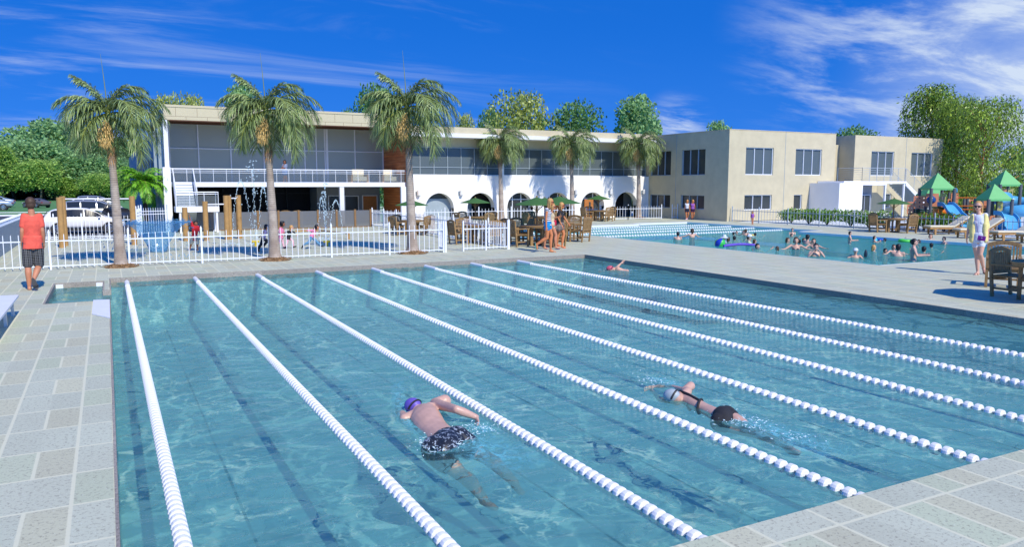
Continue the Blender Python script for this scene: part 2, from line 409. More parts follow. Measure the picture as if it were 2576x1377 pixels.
# coping: a stone band between deck edge and water, a few mm proud
b=MB(); t=.012
b.box(-.05,23.108,-.16,15.12,23.12-t+.001,-.004)
b.quad((-.05,23.105,-.45),(15.11,23.105,-.45),(15.11,23.105,.003),(-.05,23.105,.003)); b.quad((15.105,3.98,-.45),(15.105,23.11,-.45),(15.105,23.11,.003),(15.105,3.98,.003))
b.v=[];b.f=[]
b.box(-.05,23.100,-.25,15.10,23.14,.004); b.box(15.10,3.98,-.25,15.14,23.14,.004); b.box(-.07,3.98,-.25,-.045,18.72,.004)
b.box(-1.30,22.53,-.25,-.17,22.57,.004); b.box(-.20,20.53,-.25,-.045,20.56,.004); b.box(-.20,20.56,-.25,-.165,22.53,.004); b.box(-1.31,18.72,-.25,-1.27,22.53,.004)
b.box(-1.27,18.69,-.25,-.07,18.72,.004); b.box(-.045,20.56,-.25,-.02,23.10,.004)
struct(b,'pool_coping','coping_stone')
b=MB(); b.box(-1.262,22.50,-.13,-1.10,22.528,-.03); 
tag(b.build('tile_marker','white_paint',org=(-1.2,22.5,-.1)),'small white block at the left end of the far wall of the side basin','marker')
b=MB().box(-.36,22.50,-.13,-.205,22.528,-.03)
tag(b.build('tile_marker','white_paint',org=(-.3,22.5,-.1)),'small white block at the right end of the far wall of the side basin','marker')
# pool 2 white lip
b=MB()
b.box(17.2,39.52,-.12,30.0,39.62,.006); b.box(30.0,40.32,-.12,34.6,40.42,.006); b.box(29.95,39.52,-.12,30.03,40.42,.006)
b.box(34.52,29.3,-.12,34.62,40.32,.006); b.box(32.75,17.0,-.12,32.86,29.3,.006); b.box(32.86,29.22,-.12,34.6,29.32,.006)
struct(b,'pool_edge_lip','white_paint')
b=MB(); b.box(17.15,31.9,-.3,17.22,39.52,.004); b.box(21.16,15.7,-.3,21.22,31.9,.004); b.box(17.2,31.9,-.3,21.2,32.0,.004); b.box(21.2,15.7,-.3,32.8,15.76,.004)
struct(b,'pool_side_coping','concrete_pale')
# ---------------- water
def water(name,deep,shal,vs,caustic_gain,milk,mc):
    m=bpy.data.materials.new(name); m.use_nodes=True; t=NT(m.node_tree); t.n.remove(t.n['Principled BSDF'])
    co=t.node('ShaderNodeTexCoord').outputs['Object']
    wz=t.node('ShaderNodeTexNoise',{'Vector':co,'Scale':.8,'Detail':4.0,'Roughness':.6}).outputs['Color']
    wv=t.v('ADD',co,t.v('SCALE',t.v('SUBTRACT',wz,(.5,.5,.5)),sc=1.0))
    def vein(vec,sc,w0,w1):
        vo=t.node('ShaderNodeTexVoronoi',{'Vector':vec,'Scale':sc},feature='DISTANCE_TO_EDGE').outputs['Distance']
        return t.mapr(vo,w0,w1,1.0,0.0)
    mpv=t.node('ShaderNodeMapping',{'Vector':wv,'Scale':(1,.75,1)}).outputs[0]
    # painted caustic light: ridged noise and cell edges lighten the transmission colour
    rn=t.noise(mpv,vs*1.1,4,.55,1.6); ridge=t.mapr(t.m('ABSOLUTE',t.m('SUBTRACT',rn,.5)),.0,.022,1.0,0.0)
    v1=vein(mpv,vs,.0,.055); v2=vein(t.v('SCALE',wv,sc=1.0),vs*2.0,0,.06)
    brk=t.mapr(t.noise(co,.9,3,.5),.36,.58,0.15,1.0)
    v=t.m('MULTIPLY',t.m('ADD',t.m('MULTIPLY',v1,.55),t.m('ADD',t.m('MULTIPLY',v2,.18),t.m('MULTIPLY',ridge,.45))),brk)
    v=t.m('MULTIPLY',v,caustic_gain,clamp=True)
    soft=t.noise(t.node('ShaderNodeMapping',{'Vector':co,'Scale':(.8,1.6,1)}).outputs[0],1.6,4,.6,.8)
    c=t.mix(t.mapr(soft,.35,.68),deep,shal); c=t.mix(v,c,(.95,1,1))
    tr=t.node('ShaderNodeBsdfTransparent',{'Color':c})
    rip=t.noise(t.node('ShaderNodeMapping',{'Vector':co,'Scale':(1.0,1.8,1)}).outputs[0],2.2,5,.6,.9)
    bn=t.node('ShaderNodeBump',{'Height':rip,'Strength':.45,'Distance':.10})
    gl=t.node('ShaderNodeBsdfGlossy',{'Color':(.85,.95,1,1),'Roughness':.06,'Normal':bn.outputs[0]})
    df=t.node('ShaderNodeBsdfDiffuse',{'Color':mc+(1,)})
    fr=t.node('ShaderNodeFresnel',{'IOR':1.26,'Normal':bn.outputs[0]})
    m1=t.node('ShaderNodeMixShader',{0:t.m('MULTIPLY',t.m('SUBTRACT',1.0,t.m('MULTIPLY',v,.8)),milk),1:tr.outputs[0],2:df.outputs[0]})
    m2=t.node('ShaderNodeMixShader',{0:t.m('MULTIPLY',fr.outputs[0],.4),1:m1.outputs[0],2:gl.outputs[0]})
    t.l.new(m2.outputs[0],t.n['Material Output'].inputs[0]); MATS[name]=m
water('water_lap',(.37,.64,.67,1),(.44,.70,.72,1),.85,3.2,.44,C(116,176,174))
water('water_leisure',(.46,.82,.84,1),(.56,.90,.90,1),1.5,.7,.42,C(84,182,180))
b=MB().quad((-.05,3.9,ZW),(15.12,3.9,ZW),(15.12,23.13,ZW),(-.05,23.13,ZW)); b.quad((-1.3,18.65,ZW),(-.05,18.65,ZW),(-.05,22.6,ZW),(-1.3,22.6,ZW))
struct(b,'lap_pool_water','water_lap',fix=False)
b=MB().quad((17.19,15.7,ZW),(35,15.7,ZW),(35,40.5,ZW),(17.19,40.5,ZW)); struct(b,'leisure_pool_water','water_leisure',fix=False)
# step under water at the side basin
b=MB().box(-1.27,20.9,-.62,-.2,21.2,-.28); struct(b,'basin_step','pool_tile')
# white plate and bench at left
b=MB(); b.prism([(-.37,16.7),(-.06,16.05),(-.06,18.62),(-.37,18.70)],.004,.03,'z'); tag(b.build('white_plate','white_paint',org=(-.2,17.4,0)),'flat white plate on the deck at the left pool edge beside the side basin','plate')
t0=thing('bench','white low backless bench at the left edge on the paving','bench',(-2.2,18.2,0))
zt=.38
A=[G(0,745,zt),G(47,742,zt),G(-2,798,zt),G(-60,806,zt)]
y1=max(A[0].y,A[1].y); y0=A[2].y-1.2; xr=A[1].x; xl=xr-.42
MB().box(xl,y0,zt-.05,xr,y1,zt).build('seat','white_paint',t0,bevel=.01)
for yy in (y1-.25,y1-1.45,y0+.3):
    MB().box(xr-.12,yy-.03,0,xr-.07,yy+.03,zt-.05).box(xl+.07,yy-.03,0,xl+.12,yy+.03,zt-.05).box(xl+.12,yy-.02,.15,xr-.12,yy+.02,.19).build('leg','steel',t0)
# ---------------- lane ropes
mat('float_white',(.86,.86,.85),.4,.03)
def floatmesh():
    b=MB(); r=.064; n=14; prof=[(.02,-.036),(.052,-.036),(.062,-.028),(r,-.012),(r,.012),(.062,.028),(.052,.036),(.02,.036)]
    i0=0
    for rr,yy in prof:
        for j in range(n): a=2*PI*j/n; b.v.append(Vector((rr*math.cos(a),yy,rr*math.sin(a)*.95)))
    for k in range(len(prof)-1):
        for j in range(n): a=k*n+j;c=k*n+(j+1)%n; b.f.append((a,c,c+n,a+n))
    b.f.append(tuple(range(n))); b.f.append(tuple(range((len(prof)-1)*n,len(prof)*n)))
    return b
fb=floatmesh(); fme=fb.mesh('float'); fme.materials.append(M('float_white'))
ordn=['first lane rope from the left pool edge, shortest to the deck','second lane rope from the left, left of the purple-capped swimmer','third lane rope, just right of the purple-capped swimmer','fourth lane rope, across the swimmer in black two-piece','fifth lane rope, just beyond the swimmer in black two-piece','sixth lane rope, third from the far right wall','seventh lane rope, second from the far right wall','eighth lane rope, nearest the far right pool wall']
for k,x in enumerate(LX):
    t0=thing('lane_rope','white float '+ordn[k],'lane rope',(x,14,ZW),'lane ropes of the lap pool')
    MB().cyl((x,4.0,ZW+.01),(x,23.1,ZW+.01),.008,n=6).build('cable','steel',t0)
    ys=[]; y=4.1
    while y<22.05: ys.append(y); y+=.105 if k<3 else .125
    st=[y for y in ys if True]
    # visible part of this rope starts where the deck or the frame hides it
    y_vis={0:5.4,1:4.5}.get(k,4.0); st=[y for y in ys if y>=y_vis-.01]; near=st[:100]; rest=[y for y in ys if y<y_vis-.01]+st[100:]
    for y in near:
        o=bpy.data.objects.new('float',fme); COL.objects.link(o); o.parent=t0; o.location=(0,y-14,.0)
    mb=MB()
    for y in rest:
        i=len(mb.v); mb.v+=[v+Vector((x,y,ZW)) for v in fb.v]; mb.f+=[tuple(q+i for q in f) for f in fb.f]
    o=mb.build('float','float_white',t0); o['kind']='stuff'
    MB().cyl((x,22.05,ZW+.012),(x,23.0,ZW+.012),.062,n=12).build('sleeve','float_white',t0)
for k,y in enumerate([31.85,34.0,35.95,38.0]):
    mb=MB(); x=17.4
    while x<34.3: mb.ball((x,y,ZW+.02),(.058,.07,.07),n=8,m=6); x+=.175
    mb.cyl((17.3,y,ZW+.02),(34.4,y,ZW+.02),.01,n=5)
    tag(mb.build('lane_rope','float_white',org=(26,y,ZW)),['nearest of the four short lane ropes in the far leisure pool','second nearest of the four short lane ropes in the far leisure pool','third nearest of the four short lane ropes in the far leisure pool','farthest of the four short lane ropes in the far leisure pool'][k],'lane rope','lane ropes of the leisure pool')
# ---------------- buildings
def winframe(mb,x0,x1,z0,z1,Y,n,w=.05,dep=.06,horiz=()):
    """frame in plane Y (front faces -Y)"""
    y0,y1=Y-dep,Y+.02
    mb.box(x0,y0,z0,x0+w,y1,z1); mb.box(x1-w,y0,z0,x1,y1,z1); mb.box(x0+w,y0,z0,x1-w,y1,z0+w); mb.box(x0+w,y0,z1-w,x1-w,y1,z1)
    for k in range(1,n):
        x=x0+(x1-x0)*k/n; mb.box(x-w*.4,y0+.005,z0+w,x+w*.4,y1,z1-w)
    for h in horiz: mb.box(x0+w,y0+.01,h-w*.4,x1-w,y1-.003,h+w*.4)
def winframeX(mb,y0,y1,z0,z1,X,n,w=.05,dep=.06):
    x0,x1=X-dep,X+.02
    mb.box(x0,y0,z0,x1,y0+w,z1); mb.box(x0,y1-w,z0,x1,y1,z1); mb.box(x0,y0+w,z0,x1,y1-w,z0+w); mb.box(x0,y0+w,z1-w,x1,y1-w,z1)
    for k in range(1,n):
        y=y0+(y1-y0)*k/n; mb.box(x0+.005,y-w*.4,z0+w,x1,y+w*.4,z1-w)
def wall_holes(mb,x0,x1,z0,z1,Y0,Y1,holes):
    """wall slab between Y0..Y1 with rectangular holes [(xa,xb,za,zb)] ; holes share columns without overlapping"""
    xs=sorted(set([x0,x1]+[h[0] for h in holes]+[h[1] for h in holes]))
    for a,b in zip(xs,xs[1:]):
        hs_=sorted([h for h in holes if h[0]<=a+1e-6 and h[1]>=b-1e-6],key=lambda h:h[2]); z=z0
        for h in hs_:
            if h[2]>z: mb.box(a,Y0,z,b,Y1,h[2])
            z=h[3]
        if z1>z: mb.box(a,Y0,z,b,Y1,z1)
def wall_holesX(mb,y0,y1,z0,z1,X0,X1,holes):
    t=MB(); wall_holes(t,y0,y1,z0,z1,X0,X1,holes); i=len(mb.v)
    mb.v+=[Vector((v.y,v.x,v.z)) for v in t.v]; mb.f+=[tuple(q+i for q in f) for f in t.f]
# wood plank material (bands along z)
def plank(name,c1,c2,c3):
    m=bpy.data.materials.new(name); m.use_nodes=True; t=NT(m.node_tree); b=t.n['Principled BSDF']
    co=t.node('ShaderNodeTexCoord').outputs['Object']
    mp=t.node('ShaderNodeMapping',{'Vector':co,'Scale':(.25,.25,2.6)}).outputs[0]
    n=t.noise(mp,2.2,5,.6,.3); s=t.node('ShaderNodeSeparateXYZ',{0:co}); fz=t.m('FRACT',t.m('DIVIDE',s.outputs[2],.17))
    rn=t.node('ShaderNodeTexWhiteNoise',{'W':t.m('FLOOR',t.m('DIVIDE',s.outputs[2],.17))},noise_dimensions='1D').outputs[0]
    col=t.ramp(n,[(.25,c1),(.5,c2),(.75,c3)]); col=t.mix(1.0,col,t.ramp(rn,[(0,(.8,)*3),(1,(1.15,)*3)]),'MULTIPLY')
    col=t.mix(t.mapr(fz,.90,.97),col,tuple(x*.4 for x in c1)); t.l.new(col,b.inputs['Base Color']); b.inputs['Roughness'].default_value=.6; MATS[name]=m
plank('wood_plank',C(150,84,42),C(190,112,60),C(208,140,88))
YA=48.47; ZTOP=6.22
# --- glass pavilion (left)
bd=thing('glass_pavilion','two storey building with tall glass upper floor, balcony and flat cream roof, left of centre','building',(9.7,48,0))
XL,XR,YF,YG=2.95,16.45,45.2,49.7
fz0,fz1=5.93,6.74
mb=MB(); mb.box(XL-.05,YF,fz0+.02,XR+.35,YF+.3,fz1-.03).box(XL-.05,YF+.3,6.3,XR+.35,YG+12,fz1-.03); mb.build('roof','fascia_panel',bd)
rf=[c for c in bpy.data.objects if c.parent==bd][-1]
mb=MB(); mb.box(XL-.07,YF-.03,fz1-.12,XR+.37,YF+.2,fz1); 
mb.build('roof_trim','fascia_panel',bd)
mb=MB()
for k in range(13):
    x=XL+.55+k*1.07; mb.box(x-.006,YF-.004,fz0+.22,x+.006,YF+.01,fz1-.14)
    mb.box(x+.5,YF-.004,fz0+.03,x+.512,YF+.01,fz0+.2)
mb.box(XL,YF-.0035,fz0+.205,XR+.3,YF+.01,fz0+.215)
mb.build('panel_joint','soffit_brown',rf)
mb=MB().box(XL+.02,YF+.303,6.24,XR+.2,YG+2,6.297).box(XL+.0,YF+.01,fz0-.03,XR+.3,YF+.29,fz0+.017); mb.build('soffit','soffit_brown',bd)
mb=MB().box(XL+.15,YG-.15,6.06,XR,YG+.1,6.238); mb.build('header','soffit_brown',bd)
gl=MB().box(XL+.1,YG,2.66,XR,YG+.06,6.06).build('glazing','window_glass',bd)
mb=MB(); mulls=[3.42,5.0,6.83,8.76,10.55,11.27,12.0,12.55,14.52]
for x in mulls: mb.box(x-.035,YG-.07,2.66,x+.035,YG+.02,6.05)
mb.box(12.62,YG-.07,2.66,12.76,YG+.02,6.05); mb.box(16.38,YG-.07,2.66,16.45,YG+.02,6.05)
for a,b in zip([XL+.1]+mulls,mulls+[16.4]): mb.box(a+.035,YG-.05,4.62,b-.035,YG+.01,4.68)
mb.box(10.6,YG-.05,2.66,12.5,YG+.01,2.72)
mb.build('mullion','white_paint',gl)
mb=MB(); mb.box(11.2,YG-.12,3.3,11.34,YG-.07,3.42); mb.build('door_handle','steel',bd)
mb=MB().box(XR,YF+.1,0,XR+.22,YG+.1,6.23); mb.build('wood_wall','wood_plank',bd)
mb=MB().box(XR-.02,YF+.0,0,XR+.26,YF+.1,fz0-.1); mb.build('wall_end','white_paint',bd)
# balcony slab
YB=45.45
sl=MB().box(XL+.1,YB,2.38,XR,YG+2,2.65).build('balcony_slab','white_paint',bd)
# lower storey
mb=MB(); mb.box(XL+.1,52.6,0,12.2,52.8,2.38); mb.build('dark_interior','dark_room',bd)  # near-black back wall; the room's lack of light is in its colour
mb=MB(); mb.box(12.2,50.6,0,XR,50.8,2.38); mb.box(12.2,50.8,0,12.4,52.6,2.38); wl=mb.build('lower_wall','room_grey',bd)
mb=MB(); mb.box(12.95,50.54,.3,13.65,50.598,1.75); mb.build('window','window_dark',wl)
mb=MB(); mb.box(13.95,50.54,.3,15.2,50.598,1.75); 
MB().box(14.05,50.54,.0,14.9,50.598,1.72).build('window','window_dark',wl)
dr=MB().box(15.25,50.5,.0,16.2,50.598,1.75).build('door','door_orange',wl)
mb=MB(); winframe(mb,12.9,13.7,.25,1.8,50.56,1,.05); winframe(mb,14.0,14.95,.0,1.78,50.56,1,.05); winframe(mb,15.2,16.25,0,1.8,50.56,1,.05); mb.build('window_frame','white_paint',wl)
mb=MB()
for x in (4.6,6.6,8.6,10.6): mb.box(x,52.4,0,x+.06,52.58,2.3)
mb.box(3.2,52.4,1.9,12.1,52.58,1.95); mb.build('interior_frame','black_rubber',bd)
mb=MB().box(12.32,YB+.02,0,12.58,YB+.25,2.38); mb.build('column','white_paint',bd)
mb=MB().box(XR-.35,YF+.1,0,XR-.03,YF+.3,2.38); mb.build('column','white_paint',bd)
# balcony railing
rl=MB()
zr=3.36
rl.cyl((XL+.15,YB+.03,zr),(XR,YB+.03,zr),.028,n=8); rl.cyl((XL+.15,YB+.03,zr-.1),(XR,YB+.03,zr-.1),.014,n=6); rl.cyl((XL+.15,YB+.03,zr-.2),(XR,YB+.03,zr-.2),.014,n=6)
ro=rl.build('handrail','fence_white',bd)
k=0; x=XL+.3
while x<XR: MB().cyl((x,YB+.03,2.65),(x,YB+.03,zr),.014,n=6).build('baluster','fence_white',ro); x+=.68
MB().box(XL+.2,YB+.045,2.68,XR-.02,YB+.055,zr-.24).build('glass_panel','rail_glass',bd)
# west end: white end wall, side wall of arched fins
MB().box(2.70,44.75,0,3.08,45.2,3.43).build('end_wall','white_render',bd)
MB().box(XL-.10,45.2,2.6,XL+.12,45.45,fz0).build('end_post','white_paint',bd)
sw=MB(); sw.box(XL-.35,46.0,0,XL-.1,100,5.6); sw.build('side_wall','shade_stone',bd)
fn=MB()
for k in range(14):
    y=46.5+k*3.7; fn.box(XL-.55,y,0,XL-.35,y+.5,5.4)
for k in range(13):
    y0=46.5+k*3.7+.5; y1=y0+3.2; pts=[(y0,5.4),(y0,2.6)]+[((y0+y1)/2-1.6*math.cos(PI*j/8),2.6+1.5*math.sin(PI*j/8)) for j in range(1,8)]+[(y1,2.6),(y1,5.4)]
    fn.prism(pts,XL-.55,XL-.35,'x')
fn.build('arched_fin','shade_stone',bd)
# stairs from balcony to landing and down
st=thing('stair','white steel stair with railings running from the balcony down to a raised landing','stair',(4.4,44.9,0))
YL0,YL1=43.0,44.2
xa,xb=3.12,5.22; zl0,zl1=1.08,1.37
MB().box(xa,YL0,zl0,xb,YL1,zl1).build('landing','white_paint',st,bevel=.01)
for x,y in((xa+.2,YL0+.1),(xb-.12,YL0+.1),(xb-.12,YL1-.1)): MB().box(x-.045,y-.045,0,x+.045,y+.045,zl0).build('post','white_paint',st)
nst=8; fl=MB()
for k in range(nst):
    z=zl1+(2.65-zl1)*(k+1)/(nst+1); y=YL1+k*.156
    fl.box(3.30,y,z-.155,4.18,y+.17,z)
so=fl.build('step','white_paint',st)
ns=MB()
for k in range(nst):
    z=zl1+(2.65-zl1)*(k+1)/(nst+1); y=YL1+k*.156
    ns.box(3.31,y-.012,z-.045,4.17,y-.001,z-.005)
ns.build('step_shade_strip','play_post' if 'play_post' in MATS else 'shade_stone',so)  # grey strips added to stand for shading between the white steps
for x in (3.2,4.22):
    MB().prism([(YL1-.1,zl1),(YL1+.25,zl1),(45.46,2.42),(45.46,2.66),(45.3,2.66)],x,x+.06,'x').build('stringer','steel',st)
    MB().cyl((x+.03,YL1-.35,zl1+.72),(x+.03,45.5,3.38),.03,n=8).cyl((x+.03,YL1-.35,zl1+.5),(x+.03,45.5,3.16),.012,n=6).cyl((x+.03,YL1-.35,zl1),(x+.03,YL1-.35,zl1+.72),.02,n=6).build('handrail','fence_white',st)
lr=MB(); zt=zl1+.74
for z in (zt,zt-.1):
    r=.022 if z==zt else .012
    lr.cyl((xa+.03,YL0+.03,z),(xb-.03,YL0+.03,z),r,n=7); lr.cyl((xb-.03,YL0+.03,z),(xb-.03,YL1-.03,z),r,n=7); lr.cyl((4.3,YL1-.03,z),(xb-.03,YL1-.03,z),r,n=7)
for x in (xa+.03,3.8,4.5,xb-.03): lr.cyl((x,YL0+.03,zl1),(x,YL0+.03,zt),.016,n=6)
lr.cyl((xb-.03,YL1-.03,zl1),(xb-.03,YL1-.03,zt),.016,n=6)
lr.build('landing_railing','fence_white',st)
MB().box(xa+.06,YL0+.04,zl1+.03,xb-.06,YL0+.05,zt-.16).build('glass_panel','rail_glass',st)
MB().prism([(YL1-.1,zl0-.002),(YL1-.4,zl0-.002),(YL1+1.0,0),(YL1+1.4,0)],3.35,4.2,'x').build('lower_flight','steel',st)
# --- arcade building
ab=thing('arcade_building','long white building with a row of round arches and a strip of windows above','building',(27,48.5,0))
AX0,AX1=XR+.25,37.55; cent=[19.95+3.1*k for k in range(6)]; RA=1.04; ZS=.9; HW=3.13
mb=MB(); Y0,Y1=YA,YA+.55
mb.box(AX0,Y0,ZS+RA+.12,AX1,Y1,HW)
prev=AX0
for c in cent:
    mb.box(prev,Y0,0,c-RA,Y1,ZS+RA+.12); prev=c+RA
    n=20; zt=ZS+RA+.12
    for j in range(n):
        a0=PI-PI*j/n; a1=PI-PI*(j+1)/n
        x0_,z0_,x1_,z1_=c+RA*math.cos(a0),ZS+RA*math.sin(a0),c+RA*math.cos(a1),ZS+RA*math.sin(a1)
        for yy in (Y0,Y1): mb.quad((x0_,yy,z0_),(x1_,yy,z1_),(x1_,yy,zt),(x0_,yy,zt))
        mb.quad((x0_,Y0,z0_),(x1_,Y0,z1_),(x1_,Y1,z1_),(x0_,Y1,z0_))
    mb.quad((c-RA,Y0,0),(c-RA,Y1,0),(c-RA,Y1,ZS),(c-RA,Y0,ZS)); mb.quad((c+RA,Y0,0),(c+RA,Y1,0),(c+RA,Y1,ZS),(c+RA,Y0,ZS))
mb.box(prev,Y0,0,AX1,Y1,ZS+RA+.12)
mb.build('arcade_wall','white_render',ab,fix=False)
# upper storey
YU=YA+.35
mb=MB(); mb.box(AX0,YU+.06,5.04,AX1,YU+.4,5.95); mb.build('upper_wall','stucco',ab)
g1=MB().box(AX0,YU+.05,HW,24.72,YU+.1,5.04).build('window','window_tint',ab)
g2=MB().box(24.98,YU+.05,HW,AX1-.05,YU+.1,5.04).build('window','window_tint',ab)
MB().box(24.72,YU-.1,HW,24.98,YU+.3,5.04).build('pilaster','fence_white',ab)
def strip(x0,x1,n,par):
    mb=MB(); winframe(mb,x0,x1,HW+.02,5.04,YU+.05,n,.05,.06,(3.68,)); mb.build('window_frame','shade_stone',par)
strip(AX0,24.72,8,g1); strip(24.98,AX1-.05,12,g2)
MB().box(AX0,YU-.02,HW,AX1-.05,YU+.04,HW+.06).build('sill','white_paint',ab)
YE=47.55
MB().box(AX0,YE,5.64,AX1,YU+.3,5.90).build('eave','white_paint',ab)
MB().box(AX0,YE+.35,5.90,AX1+.2,YU+3,6.34).build('parapet','stucco',ab)
# behind the arches
YR=YA+1.9
mb=MB(); mb.box(AX0,YA+.55,2.2,AX1,YR,2.3); mb.build('arcade_ceiling','white_render',ab)
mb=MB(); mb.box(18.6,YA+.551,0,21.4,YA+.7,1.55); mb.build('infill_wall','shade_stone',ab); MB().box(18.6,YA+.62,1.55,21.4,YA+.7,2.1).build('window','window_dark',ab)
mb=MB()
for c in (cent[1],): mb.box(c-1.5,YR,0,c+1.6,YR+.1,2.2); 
mb.build('arcade_back_wall','shade_stone',ab); MB().box(cent[1]+.15,YR-.5,0,cent[1]+1.7,YR-.02,2.1).build('dark_opening','dark_room',ab)  # solid black block for the opening; passage shade is put into its colour
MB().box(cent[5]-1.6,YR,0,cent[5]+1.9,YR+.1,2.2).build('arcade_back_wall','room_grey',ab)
MB().box(cent[5]-1.4,YR-.12,0,cent[5]-.45,YR-.02,2.0).build('door','door_orange',ab); MB().box(cent[5]-.3,YR-.11,0,cent[5]+1.0,YR-.02,2.0).build('dark_opening','dark_room',ab)  # second black block, coloured to stand for shade inside the passage
for q in (2,3,4):
    c=cent[q]; gw=MB().box(c-1.4,YA+.60,0,c+1.4,YA+.66,2.15).build('window','window_dark',ab)
    mb=MB(); winframe(mb,c-1.05,c+1.05,0,1.95,YA+.59,3,.06,.05,(1.45,)); mb.build('window_frame','fence_white',gw)
    if q>2:
        d=MB().box(c-.42,YA+.50,0,c+.38,YA+.53,1.42).build('door','door_orange',ab); MB().box(c-.02,YA+.49,.5,c+.14,YA+.499,1.2).build('door_glass','window_dark',d)
# wall lamps
mat('lamp_white',(.8,.8,.78),.5,.02)
lampnames=['between palm and first arch','right of the first arch','left of the third arch beside a palm','right of the third arch','right of the fourth arch beside a palm','right of the fifth arch','at the far right end']
for k in range(7):
    x=cent[0]-1.55+3.1*k; y=YA
    t0=thing('wall_lamp','white cylinder lamp on the arcade wall, '+lampnames[k],'wall lamp',(x,y,1.9),'lamps along the arcade wall')
    mb=MB(); mb.lathe([(0.001,-.17),(.11,-.17),(.125,-.14),(.125,.17),(.11,.19),(.001,.19)],(x,y-.16,1.95),16); mb.build('lamp_shade','lamp_white',t0,smooth=False)
    MB().box(x-.18,y-.03,1.76,x+.18,y-.001,2.06).build('back_plate','shade_stone',t0)
    MB().cyl((x,y-.16,1.69),(x,y-.16,1.78),.025,n=8).build('finial','steel',t0)
# --- stucco wing (right)
sw_=thing('stucco_wing','large cream stucco two storey building corner right of the arcade','building',(37.6,39.8,0))
XW,YW=37.55,39.78; XE=48.0
hW=[(42.1,44.62,3.19,5.06),(45.84,48.28,3.19,5.06),(42.1,44.62,.75,1.77),(45.84,48.3,.75,1.77)]
mb=MB(); wall_holesX(mb,YW,48.6,0,ZTOP,XW,XW+.25,hW)
hF=[(39.1,41.72,3.19,5.07),(43.9,46.58,3.19,5.07),(39.1,41.7,.75,1.79),(43.88,44.72,.72,1.78)]
wall_holes(mb,XW+.25,XE,0,ZTOP,YW,YW+.25,hF); mb.box(XE-.25,YW+.25,0,XE,48,ZTOP); mb.box(XW+.25,YW+.25,ZTOP-.35,XE-.25,50,ZTOP-.3); mb.box(XW+.25,49.9,0,XE-.25,50,ZTOP-.36)
mb.box(XW,48.6,HW,XW+.25,50,ZTOP); mb.box(XW+.26,YW+.3,2.7,XE-.3,49.8,2.9)
mb.build('wall','stucco',sw_,fix=False)
for (a,b,c,d) in hW:
    w_=MB().box(XW+.15,a,c,XW+.2,b,d).build('window','window_dark',sw_); mb=MB(); winframeX(mb,a,b,c,d,XW+.14,3,.05,.07); mb.build('window_frame','fence_shade_grey',w_)
for (a,b,c,d) in hF:
    big=c>2; w_=MB().box(a,YW+.15,c,b,YW+.2,d).build('window','window_tint' if big else 'window_dark',sw_); mb=MB(); winframe(mb,a,b,c,d,YW+.14,3 if b-a>1 else 1,.05,.07); mb.build('window_frame','fence_white',w_)
MB().box(42.83,YW-.012,0,42.86,YW+.01,ZTOP+.003).build('joint','shade_stone',sw_); MB().box(XW-.012,45.22,0,XW+.01,45.25,ZTOP+.003).build('joint','shade_stone',sw_)
MB().box(XW-.02,YW-.02,ZTOP,XE+.02,YW+.27,ZTOP+.04).box(XW-.02,YW+.27,ZTOP,XW+.27,50,ZTOP+.04).build('coping','stucco',sw_)
b2=thing('stucco_block','cream stucco block at right behind the outdoor stair','building',(55,39.8,0))
mb=MB(); hB=[(53.35,55.9,3.15,5.07),(57.75,60.0,3.15,5.07),(55.5,56.6,.75,1.75)]
hB=[]
def pxB(a,b,c,d):
    p=PY((2700+a/2.2756)*.6722,(280+b/2.2756)*.6722,YW); q=PY((2700+c/2.2756)*.6722,(280+d/2.2756)*.6722,YW); return (p.x,q.x,q.z,p.z)
hB=[pxB(1280,650,1462,862),pxB(1620,662,1790,864),pxB(1380,1015,1442,1133)]
wall_holes(mb,50.1,60.65,0,ZTOP,YW,YW+.25,hB); mb.box(50.1,YW+.25,0,50.35,48,ZTOP); mb.box(60.4,YW+.25,0,60.65,48,ZTOP); mb.box(50.35,YW+.25,ZTOP-.4,60.4,48,ZTOP-.3); mb.box(50.35,47.8,0,60.4,48,ZTOP-.4)
mb.build('wall','stucco',b2,fix=False)
for (a,b,c,d) in hB:
    w_=MB().box(a,YW+.15,c,b,YW+.2,d).build('window','window_tint',b2); mb=MB(); winframe(mb,a,b,c,d,YW+.14,3 if b-a>1.4 else 1,.05,.07); mb.build('window_frame','fence_white',w_)
p=PY((2700+1550/2.2756)*.6722,500,YW); MB().box(p.x-.015,YW-.012,0,p.x+.015,YW+.01,ZTOP+.003).build('joint','shade_stone',b2)
MB().box(XE+.01,41.2,0,50.09,41.4,5.55).build('link_wall','stucco',b2)
dr=MB().box(XE+.25,41.1,2.75,49.0,41.19,4.85).build('door','window_dark',b2); mb=MB(); winframe(mb,XE+.15,49.1,2.75,4.95,41.12,1,.1); mb.build('door_frame','white_paint',dr)
# annex box + entrance + outdoor stair
ax=thing('entrance_annex','white box annex with canopy roof deck and glass entrance in front of the stucco building','building annex',(45,38,0))
def pz(a,b): return ((2700+a/2.2756)*.6722,(280+b/2.2756)*.6722)
xa=PY(*pz(752,900),YW).x; corner=PX(*pz(1008,900),xa); yA=corner.y
xb=PY(*pz(1207,900),yA).x; zA=2.62
print('annex',xa,yA,xb,corner.z)
MB().box(xa,yA,0,xb,YW-.01,zA).build('white_box','white_render',ax)
xc=PY(*pz(1390,900),yA+.5).x
MB().box(xb+.005,yA+.3,zA-.15,xc,YW-.01,zA+.14).build('roof_slab','white_paint',ax)
MB().box(xb+.005,yA+1.3,0,xc-.3,yA+1.4,zA-.15).build('entrance_wall','room_grey',ax)
ge=MB().box(xb+.5,yA+1.22,0,xc-.6,yA+1.29,1.75).build('glass_door','window_dark',ax); mb=MB(); winframe(mb,xb+.5,xc-.6,0,1.78,yA+1.22,3,.06); mb.build('door_frame','steel',ge)
MB().box(xc-.14,yA+.32,0,xc-.02,yA+.45,zA-.15).build('column','white_paint',ax)
